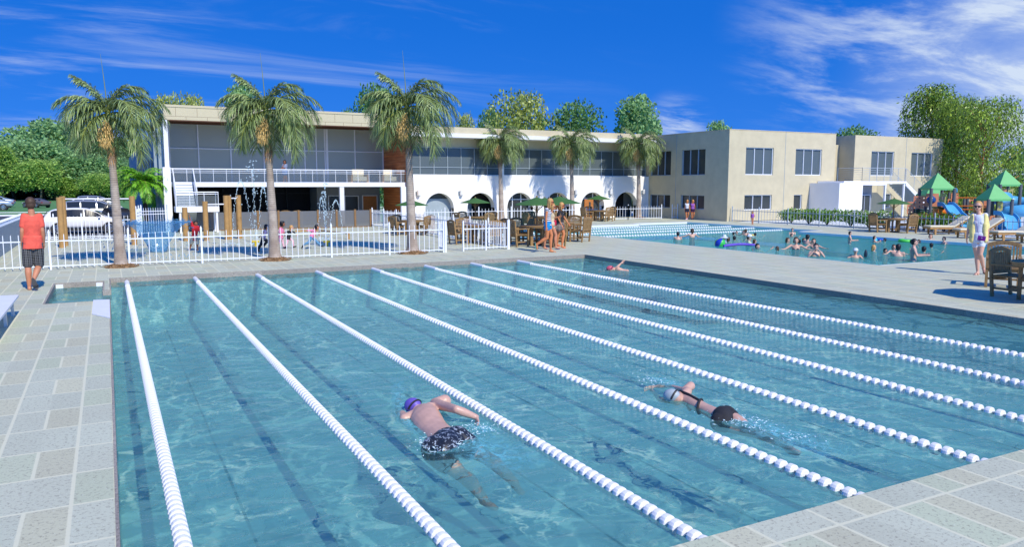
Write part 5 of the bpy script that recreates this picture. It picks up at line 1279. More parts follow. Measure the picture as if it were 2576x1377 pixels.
def slide(name,cl,w,hz=.16):
    mb=MB(); rows=[]
    for k,p in enumerate(cl):
        d=(cl[min(k+1,len(cl)-1)]-cl[max(k-1,0)]); d.z=0; s_=Vector((-d.y,d.x,0)).normalized(); r=[]
        for a,z in((-w,hz),(-w+.04,hz),(-w*.75,.02),(0,0),(w*.75,.02),(w-.04,hz),(w,hz),(w,-.06),(-w,-.06)): r.append(p+s_*a+Vector((0,0,z)))
        rows.append(r)
    n=9
    for r in rows: mb.v+=r
    for k in range(len(rows)-1):
        for j in range(n): a=k*n+j;b=k*n+(j+1)%n; mb.f.append((a,b,b+n,a+n))
    return mb.build(name,'play_blue',pg,smooth=False)
def curve(pts,n=6):
    out=[]
    P_=[pts[0]]+pts+[pts[-1]]
    for i in range(1,len(P_)-2):
        for k in range(n):
            t=k/n; a,b,c,d=P_[i-1],P_[i],P_[i+1],P_[i+2]; out.append(.5*((2*b)+(-a+c)*t+(2*a-5*b+4*c-d)*t*t+(-a+3*b-3*c+d)*t**3))
    return out+[pts[-1]]
slide('wave_slide',curve([Q(590,770,-.5),Q(680,775,-.8),Q(755,850,-1.1),Q(815,935,-1.5),Q(880,985,-1.8),Q(940,1075,-2.1),Q(1000,1150,-2.4)]),.36)
slide('wave_slide',curve([Q(1530,915,-.9),Q(1640,925,-1.1),Q(1720,965,-1.3),Q(1780,1060,-1.6),Q(1790,1190,-1.9)]),.36)
slide('wave_slide',curve([Q(1660,1080,-1.0),Q(1720,1130,-1.1),Q(1700,1210,-1.4)]),.45)
# spiral tube slide
cs=[];N=30
c0=Q(1880,700,1.4)
for k in range(N+1):
    t=k/N; a=rad(200)-t*rad(330); r=.95; cs.append(Vector((c0.x,c0.y,0))+uu*(r*math.cos(a))+hv*(r*math.sin(a))+Vector((0,0,Q(1880,640,1.4).z*(1-t)+Q(1880,900,1.4).z*t)))
MB().tube([Q(1690,650,1.6)]+cs,.33,14).build('spiral_slide','play_blue',pg,smooth=True)
q=Q(1920,850,1.4); MB().cyl((q.x,q.y,-.03),(q.x,q.y,q.z),.06,n=8).build('post','bar_wood',pg)
# ---------------- people
def m_stripe(name,c1,c2,period,axis=2,frac=.5):
    m=bpy.data.materials.new(name); m.use_nodes=True; t=NT(m.node_tree); b=t.n['Principled BSDF']; co=t.node('ShaderNodeTexCoord').outputs['Object']
    s=t.node('ShaderNodeSeparateXYZ',{0:co}); f=t.m('FRACT',t.m('DIVIDE',s.outputs[axis],period)); t.l.new(t.mix(t.m('GREATER_THAN',f,frac),c1,c2),b.inputs['Base Color']); b.inputs['Roughness'].default_value=.85; MATS[name]=m
def m_plaid(name,c1,c2,p):
    m=bpy.data.materials.new(name); m.use_nodes=True; t=NT(m.node_tree); b=t.n['Principled BSDF']; co=t.node('ShaderNodeTexCoord').outputs['Object']
    s=t.node('ShaderNodeSeparateXYZ',{0:co}); f=None
    nz=t.m('MULTIPLY',t.noise(co,6,2,.5),.02)
    a=t.m('GREATER_THAN',t.m('FRACT',t.m('DIVIDE',t.m('ADD',s.outputs[0],nz),p)),.80); c=t.m('GREATER_THAN',t.m('FRACT',t.m('DIVIDE',t.m('ADD',s.outputs[2],nz),p)),.80)
    a2=t.m('GREATER_THAN',t.m('FRACT',t.m('DIVIDE',s.outputs[0],p*2.3)),.55)
    col=t.mix(t.m('MULTIPLY',t.m('MAXIMUM',a,c),.6),c1,c2); col=t.mix(t.m('MULTIPLY',a2,.14),col,c2); t.l.new(col,b.inputs['Base Color']); b.inputs['Roughness'].default_value=.9; MATS[name]=m
m_stripe('cloth_navy_stripe',C(24,28,54),C(226,226,230),.075); m_plaid('cloth_plaid',C(22,22,24),C(150,150,150),.040); m_plaid('cloth_blue_check',C(50,78,130),C(220,226,236),.05); m_plaid('cloth_pattern_skirt',C(60,58,66),C(190,170,150),.06)
for n,c in dict(cloth_coral=C(236,96,78,.95),cloth_red=C(200,30,42,.9),cloth_khaki=C(206,198,172,.9),cloth_black=(.02,.02,.024),cloth_lilac=C(206,180,212,.9),cloth_pink=C(236,140,178,.95),cloth_pale_pink=C(240,190,205,.9),cloth_jeans=C(96,150,190,.85),cloth_cyan=C(20,140,205,.9),cloth_beige=C(206,186,150,.9),cloth_white=C(222,228,240,.9),cloth_yellow=C(240,226,150,.92),cloth_purple=C(150,90,180,.9),cloth_plum=C(60,30,70,.9),cloth_navy=C(28,34,60),cloth_lightgreen=C(190,210,170,.9),cloth_denim=C(84,120,168,.9),sandal_teal=C(60,160,150,.9),sandal_blue=C(60,80,130),sandal_brown=C(110,56,44),sandal_coral=C(226,120,90),cap_purple=C(112,92,190,.9),cap_grey=C(170,182,186,.9),cap_red=C(190,80,100),bag_purple=C(110,20,130),phone_red=C(190,30,60),hat_white=C(214,222,226,.95)).items(): mat(n,c,.85 if 'cloth' in n else .5,.14,9,bump=.35 if 'cloth' in n else 0,bscale=14)
def remesh(mb,name,m,parent,vox,smooth=4):
    me=mb.mesh(name,(0,0,0),False,fix=False); o=bpy.data.objects.new('tmp',me); COL.objects.link(o)
    r=o.modifiers.new('r','REMESH'); r.mode='VOXEL'; r.voxel_size=vox
    if smooth: sm=o.modifiers.new('s','SMOOTH'); sm.factor=.5; sm.iterations=smooth
    dg=bpy.context.evaluated_depsgraph_get(); ev=o.evaluated_get(dg); me2=bpy.data.meshes.new_from_object(ev); bpy.data.objects.remove(o); bpy.data.meshes.remove(me)
    off=Vector(parent['_org']) if parent else Vector()
    me2.transform(Matrix.Translation(-off)); me2.name=name; me2.materials.clear(); me2.materials.append(M(m))
    me2.polygons.foreach_set('use_smooth',[True]*len(me2.polygons))
    o2=bpy.data.objects.new(name,me2); COL.objects.link(o2); o2.parent=parent; return o2
Z=Vector((0,0,1))
class Human:
    """joints: dict of world points; F facing; S standing height"""
    def __init__(s,name,label,base,S,F,J,skin='skin_tan',vox=.013,group=None,female=False,kid=1.0,cat='person',hand='relaxed',root=None,headF=None,fat=1.0):
        s.S=S; s.J=J; s.F=Vector(F).normalized(); s.R=Vector((s.F.y,-s.F.x,0)).normalized(); s.vox=vox; s.kid=kid; s.female=female; s.fat=fat
        s.HF=Vector(headF).normalized() if headF else s.F; s.HR=Vector((s.HF.y,-s.HF.x,0)).normalized() if abs(s.HF.z)<.99 else s.R
        s.t=root or thing(name,label,cat,tuple(base),group)
        s.skin=skin; s.body(hand)
    def fr(s,k): 
        a=s.J
        return {'hip':(a['hipL']+a['hipR'])/2,'sh':(a['shL']+a['shR'])/2}[k]
    def torso(s,mb,g=0.0,top=1.0,bottom=0.0):
        S=s.S*s.fat; hip,sh=s.fr('hip'),s.fr('sh'); up=(sh-hip).normalized(); sr=(s.J['shR']-s.J['shL']); hw=sr.length/2
        R=sr.normalized() if hw>.05 else s.R; Fw=up.cross(R); 
        if hw<.05*S: hw=.08*S
        ax=(R,Fw,up); L=(sh-hip).length; w=1 if not s.female else .90
        fe=s.female and s.kid==1.0
        prof=[(-.16,.050,.040),(-.10,.076,.055),(-.02,.089,.064),(.08,.090,.063),(.20,.082 if not fe else .078,.057),(.34,.076 if not fe else .067,.053),(.46,.078 if not fe else .067,.054),(.60,.085 if not fe else .074,.060),(.74,.090 if not fe else .079,.063),(.86,.088 if not fe else .078,.058),(.95,.070,.050),(1.02,.045,.038)]
        prof=[q for q in prof if bottom<=q[0]+.2 and (top>=1 or q[0]<=top)]
        if bottom>0: prof=[q for q in prof if q[0]>=bottom]
        mb.etube([hip+up*(L*q[0]) for q in prof],R,Fw,[q[1]*S+g for q in prof],[q[2]*S+g for q in prof])
        if s.female and s.kid==1.0:
            for q in(-1,1): mb.ball(hip+up*(L*.72)-Fw*0+R*(q*.036*S)+s.F*.036*S,(.027*S+g,.032*S+g,.030*S+g),ax)
        if top>=1:
            for k in('shL','shR'): mb.cap(hip+up*(L*.93)+R*(R.dot(s.J[k]-hip)*.5),s.J[k],.036*S+g,.029*S+g)
    def arm(s,mb,sd,g=0.0,f0=0.0,f1=2.0):
        S=s.S*s.fat; a,b,c=s.J['sh'+sd],s.J['el'+sd],s.J['wr'+sd]; k=.88 if s.female else 1
        if f1>1: mb.cap(a,b,.029*S*k+g,.021*S*k+g)
        else: mb.cap(a,a.lerp(b,f1),.029*S*k+g,(.029-.006*f1)*S*k+g*1.2); return
        c2=b.lerp(c,min(1,f1-1)); m_=b.lerp(c2,.3); mb.cap(b,m_,.021*S*k+g,.0225*S*k+g); mb.cap(m_,c2,.0225*S*k+g,.0145*S*k+g)
    def leg(s,mb,sd,g=0.0,f1=2.0,flare=0.0,f0=0.0):
        S=s.S*s.fat; a,b,c=s.J['hip'+sd],s.J['kn'+sd],s.J['an'+sd]; k=1.0
        if f0<1:
            e=a.lerp(b,min(1,f1)); mid=a.lerp(e,.4); mb.cap(a.lerp(b,f0),mid,.050*S*k+g,.047*S*k+g+flare*.4); mb.cap(mid,e,.047*S*k+g+flare*.4,(.047-.015*min(1,f1))*S*k+g+flare)
        if f1>1:
            c2=b.lerp(c,f1-1); m_=b.lerp(c2,.33); bk=-s.F*.012*S; mb.cap(b,m_+bk,.031*S+g+flare*.5,.034*S+g+flare*.6); mb.cap(m_+bk,c2,.034*S+g+flare*.6,.019*S+g+flare)
    def hand(s,mb,sd,mode):
        S=s.S; b,c=s.J['el'+sd],s.J['wr'+sd]; d=(c-b).normalized()
        if 'ha'+sd in s.J: d=(s.J['ha'+sd]-c).normalized()
        sg=1 if sd=='R' else -1
        n=s.J.get('pn'+sd) ; n=Vector(n) if n is not None else (-s.R*sg); n=(n-d*n.dot(d)).normalized()   # palm normal
        w=d.cross(n).normalized(); 
        if w.dot(s.F)>0: w=-w     # w points to the little finger side (backwards)
        pc=c+d*.030*S; mb.ball(pc,(.0135*S*1.45,.0085*S*1.2,.032*S),(w,n,d),12,10)
        curl=.5 if mode=='relaxed' else .12 if mode=='open' else 1.2
        for i,(o,l) in enumerate(((-.0165,.036),(-.0055,.041),(.0055,.038),(.016,.030))):
            r=.0052*S; p0=pc+d*.024*S+w*(o*S); d1=(d*math.cos(curl*.5)+n*math.sin(curl*.5)+w*(o*3.0*(1 if mode=='open' else .35))).normalized(); p1=p0+d1*(l*.52*S); d2=(d*math.cos(curl*1.3)+n*math.sin(curl*1.3)+w*o*2).normalized(); p2=p1+d2*(l*.48*S)
            mb.cap(p0,p1,r,r*.95,8); mb.cap(p1,p2,r*.95,r*.8,8)
        p0=pc-d*.012*S-w*.014*S; d1=(d*.65-w*.62+n*.45).normalized(); p1=p0+d1*.024*S; p2=p1+(d*.85-w*.25+n*.4).normalized()*.020*S; mb.cap(p0,p1,.0066*S,.0058*S,8); mb.cap(p1,p2,.0058*S,.0048*S,8)
    def foot(s,mb,sd,g=0.0,sole=False):
        S=s.S; a,t=s.J['an'+sd],s.J['to'+sd]; d=(t-a); heel=a+Vector((0,0,-.022*S))*(1 if abs(d.z)<d.length*.7 else 0.2)
        dn=d.normalized(); heel=heel-dn*.012*S
        mb.cap(a,heel,.020*S+g,.021*S+g); ball=heel.lerp(t,.72); mb.cap(heel,ball,.020*S+g,.021*S+g); mb.cap(a,ball,.017*S+g,.014*S+g)
        sd_=dn.cross(Z); sd_=sd_.normalized() if sd_.length>.1 else s.R
        for q in (-1,0,1): mb.cap(ball+sd_*q*.010*S,t+sd_*q*.011*S-dn*abs(q)*.006*S,.012*S+g,.009*S+g,8)
    def head(s,mb,g=0.0):
        S=s.S*s.kid; H=s.J['head']; F,R=s.HF,s.HR; U=R.cross(F)
        if U.z<0 and abs(U.z)>.2: U=-U
        s.U=U; ax=(R,F,U)
        mb.ball(H+U*.012*S,(.044*S+g,.052*S+g,.054*S+g),ax,18,14)
        mb.ball(H-U*.022*S+F*.012*S,(.035*S+g,.040*S+g,.045*S+g),ax,16,12)   # face
        mb.ball(H-U*.052*S+F*.030*S,(.016*S+g,.014*S+g,.014*S+g),ax)         # chin
        mb.cap(H-U*.004*S+F*.050*S,H-U*.018*S+F*.060*S,.0055*S,.0082*S,8)      # nose
        mb.ball(H+U*.010*S+F*.046*S,(.030*S,.008*S,.006*S),ax)               # brow
        mb.ball(H-U*.034*S+F*.047*S,(.013*S,.008*S,.008*S),ax)               # lips
        for q in(-1,1): mb.ball(H-U*.008*S+R*q*.045*S,(.006*S,.011*S,.017*S),ax,8,8)
        neck=s.fr('sh')+Z*.01*S*0; mb.cap(H-U*.030*S-F*.008*S,neck,.029*S*(1 if not s.female else .85),.036*S*(1 if not s.female else .85))
    def body(s,hand):
        mb=MB(); s.torso(mb); s.head(mb)
        for sd in 'LR':
            if 'el'+sd in s.J: s.arm(mb,sd); s.hand(mb,sd,hand if isinstance(hand,str) else hand[sd])
            if 'kn'+sd in s.J: s.leg(mb,sd); s.foot(mb,sd)
        if 'knL' in s.J or 'knR' in s.J:
            mb.cap(s.J['hipL'],s.J['hipR'],.05*s.S,.05*s.S)
        s.b=remesh(mb,'body',s.skin,s.t,s.vox); 
        S=s.S*s.kid; H=s.J['head']; F,R,U=s.HF,s.HR,s.U; ax=(R,F,U)
        e=MB()
        for q in(-1,1): e.ball(H+F*.0455*S+R*q*.017*S-U*.001*S,(.0075*S,.006*S,.0045*S),ax,8,6)
        e.build('eyes','sunglass',s.t,smooth=True); MB().ball(H-U*.034*S+F*.0535*S,(.012*S,.004*S,.0048*S),ax,8,6).build('mouth','lip_red',s.t,smooth=True)
    def hair(s,m,style='short',g=.010):
        S=s.S*s.kid; H=s.J['head']; F,R,U=s.HF,s.HR,s.U; ax=(R,F,U); mb=MB(); g=g*S
        mb.ball(H+U*.020*S-F*.008*S,(.046*S+g,.050*S+g,.050*S+g),ax,18,14); mb.ball(H-U*.012*S-F*.022*S,(.041*S+g*.8,.034*S+g,.040*S+g),ax,16,12)
        if style in('bob','long','braid','pony','afro'):
            for q in(-1,1): mb.cap(H+U*.01*S+R*q*.044*S-F*.006*S,H-U*(.045 if style!='long' else .09)*S+R*q*.047*S-F*.014*S,.014*S,.013*S)
            mb.cap(H-U*.01*S-F*.035*S,H-U*.06*S-F*.035*S,.036*S,.030*S)
        if style=='long': mb.cap(H-U*.05*S-F*.035*S,H-U*.16*S-F*.045*S,.038*S,.018*S)
        if style=='braid': mb.cap(H-U*.06*S-F*.03*S,H-U*.10*S+F*.01*S+R*.04*S,.022*S,.022*S); mb.cap(H-U*.10*S+F*.01*S+R*.04*S,H-U*.20*S+F*.03*S+R*.05*S,.021*S,.014*S)
        if style=='pony': mb.cap(H-U*.0*S-F*.055*S,H-U*.06*S-F*.10*S,.020*S,.012*S)
        if style=='afro':
            for k in range(14): a=k*2.4; mb.ball(H+U*(.02+.03*math.sin(k))*S+R*.045*S*math.cos(a)-F*.02*S+F*.035*S*math.sin(a)*-1,.034*S)
        o=remesh(mb,'hair',m,s.t,max(s.vox*.8,.009),2)
        # carve the face free: nothing in front of the face plane
        me=o.data; org=Vector(s.t['_org'])
        fp=H+F*.030*S+U*.030*S-org
        for v in me.vertices:
            q=v.co-(H-org); f=q.dot(F); u=q.dot(U); r=q.dot(R)
            lim=(.036 if u>.038*S else .020 if u>.022*S else .006)*S
            if abs(r)<.036*S and u<.030*S and f>.0: v.co-=F*(f+.002*S)
            elif f>lim and u<.034*S: v.co-=F*(f-lim)
        return o
    def glasses(s):
        S=s.S*s.kid; H=s.J['head']; F,R,U=s.HF,s.HR,s.U; ax=(R,F,U); mb=MB()
        for q in(-1,1): mb.ball(H+F*.053*S+R*q*.019*S-U*.002*S,(.018*S,.006*S,.0125*S),ax,12,8); mb.bar(H+F*.048*S+R*q*.036*S,H-F*.0*S+R*q*.047*S,.004*S,.009*S)
        mb.bar(H+F*.056*S-R*.008*S,H+F*.056*S+R*.008*S,.004*S,.005*S); mb.build('sunglasses','sunglass',s.t,smooth=True)
    def garment(s,name,m,fn,vox=None,sm=3):
        mb=MB(); fn(mb); return remesh(mb,name,m,s.t,vox or s.vox,sm)
    def shirt(s,m,sleeve=.55,g=.009,hem=.0,name='shirt',loose=0):
        g*=s.S
        def f(mb):
            s.torso(mb,g,bottom=.001 if not hem else .05); hip=s.fr('hip'); up=(s.fr('sh')-hip).normalized(); R=(s.J['shR']-s.J['shL']).normalized()
            if hem:
                N=up.cross(R); mb.etube([hip+up*(.10*s.S),hip+up*(.02*s.S),hip-up*(hem*s.S)],R,N,[.084*s.S*s.fat+g,.089*s.S*s.fat+g,.091*s.S*s.fat+g+loose],[.062*s.S*s.fat+g,.068*s.S*s.fat+g,.069*s.S*s.fat+g+loose])
            if sleeve>0:
                for sd in'LR':
                    if 'el'+sd in s.J: s.arm(mb,sd,g*.9,0,sleeve)
        return s.garment(name,m,f)
    def shorts(s,m,f1=.45,g=.010,flare=.012,name='shorts'):
        g*=s.S
        def f(mb):
            hip,sh=s.fr('hip'),s.fr('sh'); up=(sh-hip).normalized(); R=(s.J['hipR']-s.J['hipL']).normalized() if (s.J['hipR']-s.J['hipL']).length>.03 else s.R
            mb.ball(hip+up*.02*s.S,(.094*s.S*s.fat+g,.068*s.S*s.fat+g,.072*s.S+g),(R,up.cross(R),up),16,10)
            for sd in'LR':
                if 'kn'+sd in s.J: s.leg(mb,sd,g,f1,flare*s.S)
        return s.garment(name,m,f)
    def shoes(s,m,g=.004,name='shoe',full=False):
        for sd in'LR':
            if 'to'+sd not in s.J: continue
            a,t=s.J['an'+sd],s.J['to'+sd]; d=(t-a); dn=d.normalized(); S=s.S
            if full: 
                mb=MB(); s.foot(mb,sd,g*S); remesh(mb,name,m,s.t,s.vox,2)
            else:
                mb=MB(); flat=abs(d.z)<d.length*.7; h=a+Vector((0,0,-.040*S if flat else 0))-dn*.03*S; tt=t+dn*.010*S; 
                if flat: tt=Vector((tt.x,tt.y,t.z-.010*S)); h.z=tt.z
                else:
                    nrm=Vector(s.F)*-1; h=h-nrm*0
                sdv=(tt-h).normalized(); upn=Z if flat else (sdv.cross(s.R)); upn=upn.normalized(); wv=sdv.cross(upn).normalized()
                if not flat:
                    off=upn*(.022*S) if upn.dot(s.F)<0 else -upn*(.022*S); h=h+off; tt=tt+off
                pts=[]; 
                for k in range(12): q=2*PI*k/12; pts.append((math.cos(q),math.sin(q)))
                L=(tt-h).length; c=(h+tt)/2; i=len(mb.v)
                for z_ in(-.005*S,.006*S):
                    for cx_,sy_ in pts: mb.v.append(c+sdv*(cx_*L/2)+wv*(sy_*.026*S*(1.1 if cx_>0 else .85))+upn*z_)
                mb.f.append(tuple(range(i+11,i-1,-1))); mb.f.append(tuple(range(i+12,i+24)))
                mb.f+=[(i+k,i+(k+1)%12,i+12+(k+1)%12,i+12+k) for k in range(12)]
                bl=c+sdv*L*.18
                mb.tube([bl+wv*.026*S,bl+wv*.018*S+upn*.026*S,bl+upn*.034*S,bl-wv*.018*S+upn*.026*S,bl-wv*.026*S],.005*S,6); mb.build(name,m,s.t)
def joints(base,px,dep=None,S=1.8):
    dep=dep or {}; J={}
    for k,v in px.items(): J[k]=AT(v[0],v[1],base,dep.get(k,0.0)*S)
    return J
def az(px): # horizontal view basis at a column: (right, away)
    d=ray(px,465); h=Vector((d.x,d.y,0)).normalized(); return Vector((h.y,-h.x,0)),h
# man, seen from behind  (pixels read from the photograph)
base=G(87,729); r_,a_=az(87); S=2.18
px=dict(head=(76.5,513),shL=(61,545),shR=(99,545),elL=(55,583),elR=(107,581),wrL=(56,618),wrR=(110,612),hipL=(70,618),hipR=(94,618),knL=(70,668),knR=(98,668),anL=(74,723),anR=(84,706),toL=(76,731),toR=(93,728))
dep=dict(toL=.085,anL=.0,knR=.05,anR=-.10,toR=-.12,elL=-.02,elR=-.02,wrR=.03,wrL=.03,hipL=0,hipR=0,knL=.02)
J=joints(base,px,dep,S)
h=Human('person','man in coral t-shirt and black plaid shorts seen from behind, walking toward the fence',base,S,a_,J,'skin_tan',.011)
h.hair('hair_brown','short',.006); h.shirt('cloth_coral',.62,.009,.035,'t_shirt'); h.shorts('cloth_plaid',.93,.007,.012); h.shoes('car_trim',name='flip_flop')
# woman in yellow cardigan, walking toward the camera
base=G(2467,692); r_,a_=az(2467); S=2.1
def y5(a,b): return ((3132+a/2.7543)*.6722,(620+b/2.7543)*.6722)
px=dict(head=y5(1456,420),shL=y5(1532,512),shR=y5(1402,512),elL=y5(1556,610),elR=y5(1362,610),wrL=y5(1556,735),wrR=y5(1340,740),hipL=y5(1496,775),hipR=y5(1428,775),knL=y5(1478,915),knR=y5(1442,930),anL=y5(1512,1062),anR=y5(1452,1098),toL=y5(1532,1105),toR=y5(1424,1130))
px['haL']=(px['wrL'][0]+1,px['wrL'][1]+14);px['haR']=(px['wrR'][0]-1,px['wrR'][1]+14)
dep=dict(knL=-.03,anL=.10,toL=.06,anR=-.0,toR=-.075,elL=.0,wrR=-.02,wrL=-.01)
J=joints(base,px,dep,S)
h=Human('person','blonde woman in sunglasses, yellow cardigan and white romper carrying a purple bag',base,S,-a_-r_*.15,J,'skin_pale',.011,female=True,fat=.9)
h.hair('hair_blonde','long',.004); h.glasses()
h.shirt('cloth_white',0,.006,.02,'romper_top'); h.shorts('cloth_white',.33,.005,.004,'romper_shorts')
def cardi(mb):
    g=.014*S
    for sd,q in(('L',-1),('R',1)):
        s_=h.J['sh'+sd]; hp=h.J['hip'+sd]; o=(s_-h.fr('sh'))*.35; side=(s_-h.fr('sh')).normalized()
        fw=h.F*.022*S; mb.cap(s_+fw*.5,s_.lerp(hp,.35)+o*.3+fw,.026*S,.033*S); mb.cap(s_.lerp(hp,.35)+o*.3+fw,s_.lerp(hp,.98)+side*.035*S+fw,.036*S,.034*S); h.arm(mb,sd,.005*S,0,1.35)
    hip,sh=h.fr('hip'),h.fr('sh'); b=-h.F*.045*S; mb.cap(sh+b*.6,hip+b+Z*.05,.052*S,.060*S)
h.garment('cardigan','cloth_yellow',cardi)
b0=AT(*y5(1492,745),base,-.10*S); MB().box(b0.x-.001,b0.y,b0.z,b0.x,b0.y,b0.z)
bag=MB(); bag.bar(b0-r_*.095,b0+r_*.095-Z*.03,.055,.13); bag.build('bag_body','bag_purple',h.t,bevel=.012)
MB().tube([AT(*y5(1418,500),base,-.045*S),AT(*y5(1440,600),base,-.085*S),AT(*y5(1456,700),base,-.085*S)],.007,6).build('bag_strap','bag_purple',h.t); MB().ball(b0-a_*.035,.018).build('bag_clasp','chrome',h.t)
h.shoes('sandal_brown',name='sandal')
# three women walking right
def g1(a,b): return ((1960+a/5.74)*.6722,(720+b/5.74)*.6722)
def walker(label,px,S,skin,female=True,depw=0.0,base=None,**k):
    b=base; r_,a_=az(b and 1390); J=joints(b,{q:g1(*v) for q,v in px.items()},k.pop('dep',{}),S); return Human('person',label,b,S,r_*1.0+a_*.05,J,skin,.011,'women walking past the tables',female=female,**k)
b1=G(*g1(600,1292)); S=1.98
w1=walker('blonde woman in striped tank top and bright blue shorts, nearest of three walking women',dict(head=(578,212),shL=(528,362),shR=(498,378),elL=(540,520),elR=(480,560),wrL=(600,700),wrR=(486,745),hipL=(520,690),hipR=(505,690),knL=(598,930),knR=(500,985),anL=(580,1240),anR=(275,1125),toL=(690,1285),toR=(290,1232)),S,'skin_orange',base=b1,dep=dict(shL=.09,shR=-.09,hipL=.045,hipR=-.045,elL=.11,elR=-.12,wrL=.10,wrR=-.13,knL=.04,knR=-.04,anL=.03,anR=-.03,toL=.03,toR=-.03))
w1.hair('hair_blonde','long',.008); w1.glasses(); w1.shirt('cloth_navy_stripe',0,.008,.02,'tank_top'); w1.shorts('cloth_cyan',.28,.010,.008); w1.shoes('sandal_teal',name='flip_flop')
b2=G(*g1(600,1228)); S=1.86
w2=walker('red haired woman in beige top, middle of three walking women, half hidden',dict(head=(628,312),shL=(600,450),shR=(570,455),elL=(660,560),elR=(560,600),wrL=(745,530),wrR=(600,720),hipL=(600,690),hipR=(590,690),knL=(690,920),knR=(480,930),anL=(690,1165),anR=(445,1175),toL=(770,1212),toR=(525,1222)),S,'skin_tan',base=b2,dep=dict(shL=.09,shR=-.07,hipL=.045,hipR=-.045,elL=.10,wrL=.06,elR=-.07,wrR=-.09,knL=.04,knR=-.04))
w2.hair('hair_blonde','bob',.006); w2.glasses(); w2.shirt('cloth_beige',.0,.008,.03,'top'); w2.shorts('cloth_khaki',.25,.010,.008); w2.shoes('sandal_blue',name='sandal')
p_=AT(*g1(668,655),b2,-.05); MB().box(p_.x-.06,p_.y-.02,p_.z-.10,p_.x+.06,p_.y+.02,p_.z+.10).build('phone_pouch','phone_red',w2.t,bevel=.01)
b3=G(*g1(850,1200)); S=1.84
w3=walker('woman with blonde braid, black t-shirt and patterned bag, front of three walking women',dict(head=(818,285),shL=(800,420),shR=(765,425),elL=(880,560),elR=(745,560),wrL=(950,660),wrR=(810,705),hipL=(795,700),hipR=(780,700),knL=(862,905),knR=(735,930),anL=(825,1150),anR=(720,1110),toL=(905,1195),toR=(790,1150)),S,'skin_orange',base=b3,dep=dict(shL=.09,shR=-.09,hipL=.045,hipR=-.045,elL=.10,elR=-.10,wrL=.06,wrR=-.12,knL=.03,knR=-.04,haL=.05))
w3.hair('hair_blonde','braid',.006); w3.glasses(); w3.shirt('cloth_black',.5,.010,.05,'t_shirt'); w3.shorts('cloth_pattern_skirt',.30,.016,.014,'skirt'); w3.shoes('sandal_coral',name='sandal')
p_=AT(*g1(755,765),b3,-.16*S); MB().ball(p_,(.17,.07,.14),n=14,m=10).build('shoulder_bag','cloth_pattern_skirt',w3.t,smooth=True); MB().tube([AT(*g1(790,430),b3,-.10*S),AT(*g1(785,620),b3,-.12*S),p_],.012,6).build('bag_strap','teak',w3.t)
# joggers
def zj(a,b): return ((1700+a/2.4302)*.6722,(280+b/2.4302)*.6722)
for lab,cx,top,bot,clr,grp in (('blonde jogger in white tank top and navy shorts, left of two by the shaded wall',2117,'cloth_white','cloth_navy','hair_blonde',-1),('jogger in purple sports top and dark shorts, right of two by the shaded wall',2168,'cloth_purple','cloth_plum','hair_blonde',1)):
    b=G(*zj(cx,1320)); r_,a_=az(1730); S=1.50; L=clr
    px=dict(head=(cx+3,1150),shL=(cx+14,1176),shR=(cx-13,1176),elL=(cx+22,1205),elR=(cx-20,1208),wrL=(cx+26,1235),wrR=(cx-20,1238),hipL=(cx+8,1228),hipR=(cx-7,1228),knL=(cx+13,1268),knR=(cx-8,1270),anL=(cx+2,1305),anR=(cx-6,1310),toL=(cx+4,1316),toR=(cx-10,1319))
    J=joints(b,{q:zj(*v) for q,v in px.items()},dict(anL=.08,toL=.07,toR=-.06,knL=.0,knR=-.02),S)
    p=Human('person',lab,b,S,-a_-r_*.2,J,'skin_orange',.013,'pair of joggers',female=True); p.hair(L,'pony',.006); p.shirt(top,0,.008,.0 if grp<0 else -.03,'tank_top'); p.shorts(bot,.38,.010,.006); p.shoes('cloth_pale_pink' if grp<0 else 'cloth_plum',full=True)
# boy in red
b=G(*zz4(283,962)); r_,a_=az(490); S=1.18
px=dict(head=(303,690),shR=(268,706),shL=(325,722),elR=(250,655),elL=(342,775),wrR=(235,602),wrL=(358,825),hipR=(268,845),hipL=(310,845),knR=(258,890),knL=(318,893),anR=(243,942),anL=(321,950),toR=(240,962),toL=(322,968),haR=(229,585),haL=(362,840))
J=joints(b,{q:zz4(*v) for q,v in px.items()},dict(toR=-.07,toL=-.07,knR=-.02,knL=-.02),S)
p=Human('person','boy in a red shirt and khaki shorts raising one arm beside the blue water fountain',b,S,-a_,J,'skin_brown',.010,kid=1.22,hand={'R':'open','L':'relaxed'}); p.hair('hair_black','bob',.008); p.shirt('cloth_red',.7,.014,.05,'t_shirt'); p.shorts('cloth_khaki',.85,.014,.012)
# running girls
def kg(a,b): return ((900+a/6.886)*.6722,(780+b/6.886)*.6722)
def girl(label,foot,px,S,skin,dep,F=1,kid=1.2,**k):
    b=G(*kg(*foot)); r_,a_=az(720); J=joints(b,{q:kg(*v) for q,v in px.items()},dep,S); return Human('person',label,b,S,r_,J,skin,.010,'running girls on the splash deck',female=False,kid=kid,fat=.9,**k)
D=dict(shL=.08,shR=-.08,hipL=.04,hipR=-.04,elL=.10,elR=-.11,wrL=.06,wrR=-.10,knL=.05,knR=-.05,anL=.04,anR=-.04)
p=girl('girl in lilac top and black trousers running, left of the second palm trunk',(470,1118),dict(head=(668,478),shL=(655,575),shR=(622,575),elL=(690,640),elR=(575,650),wrL=(765,680),wrR=(510,715),hipL=(595,780),hipR=(580,780),knL=(700,850),knR=(530,930),anL=(590,975),anR=(455,1075),toL=(610,1015),toR=(500,1115)),1.12,'skin_tan',D)
p.hair('hair_black','bob',.008); p.shirt('cloth_lilac',.2,.010,.02,'top'); p.shorts('cloth_black',1.95,.010,.012,'trousers'); p.shoes('cloth_black',full=True)
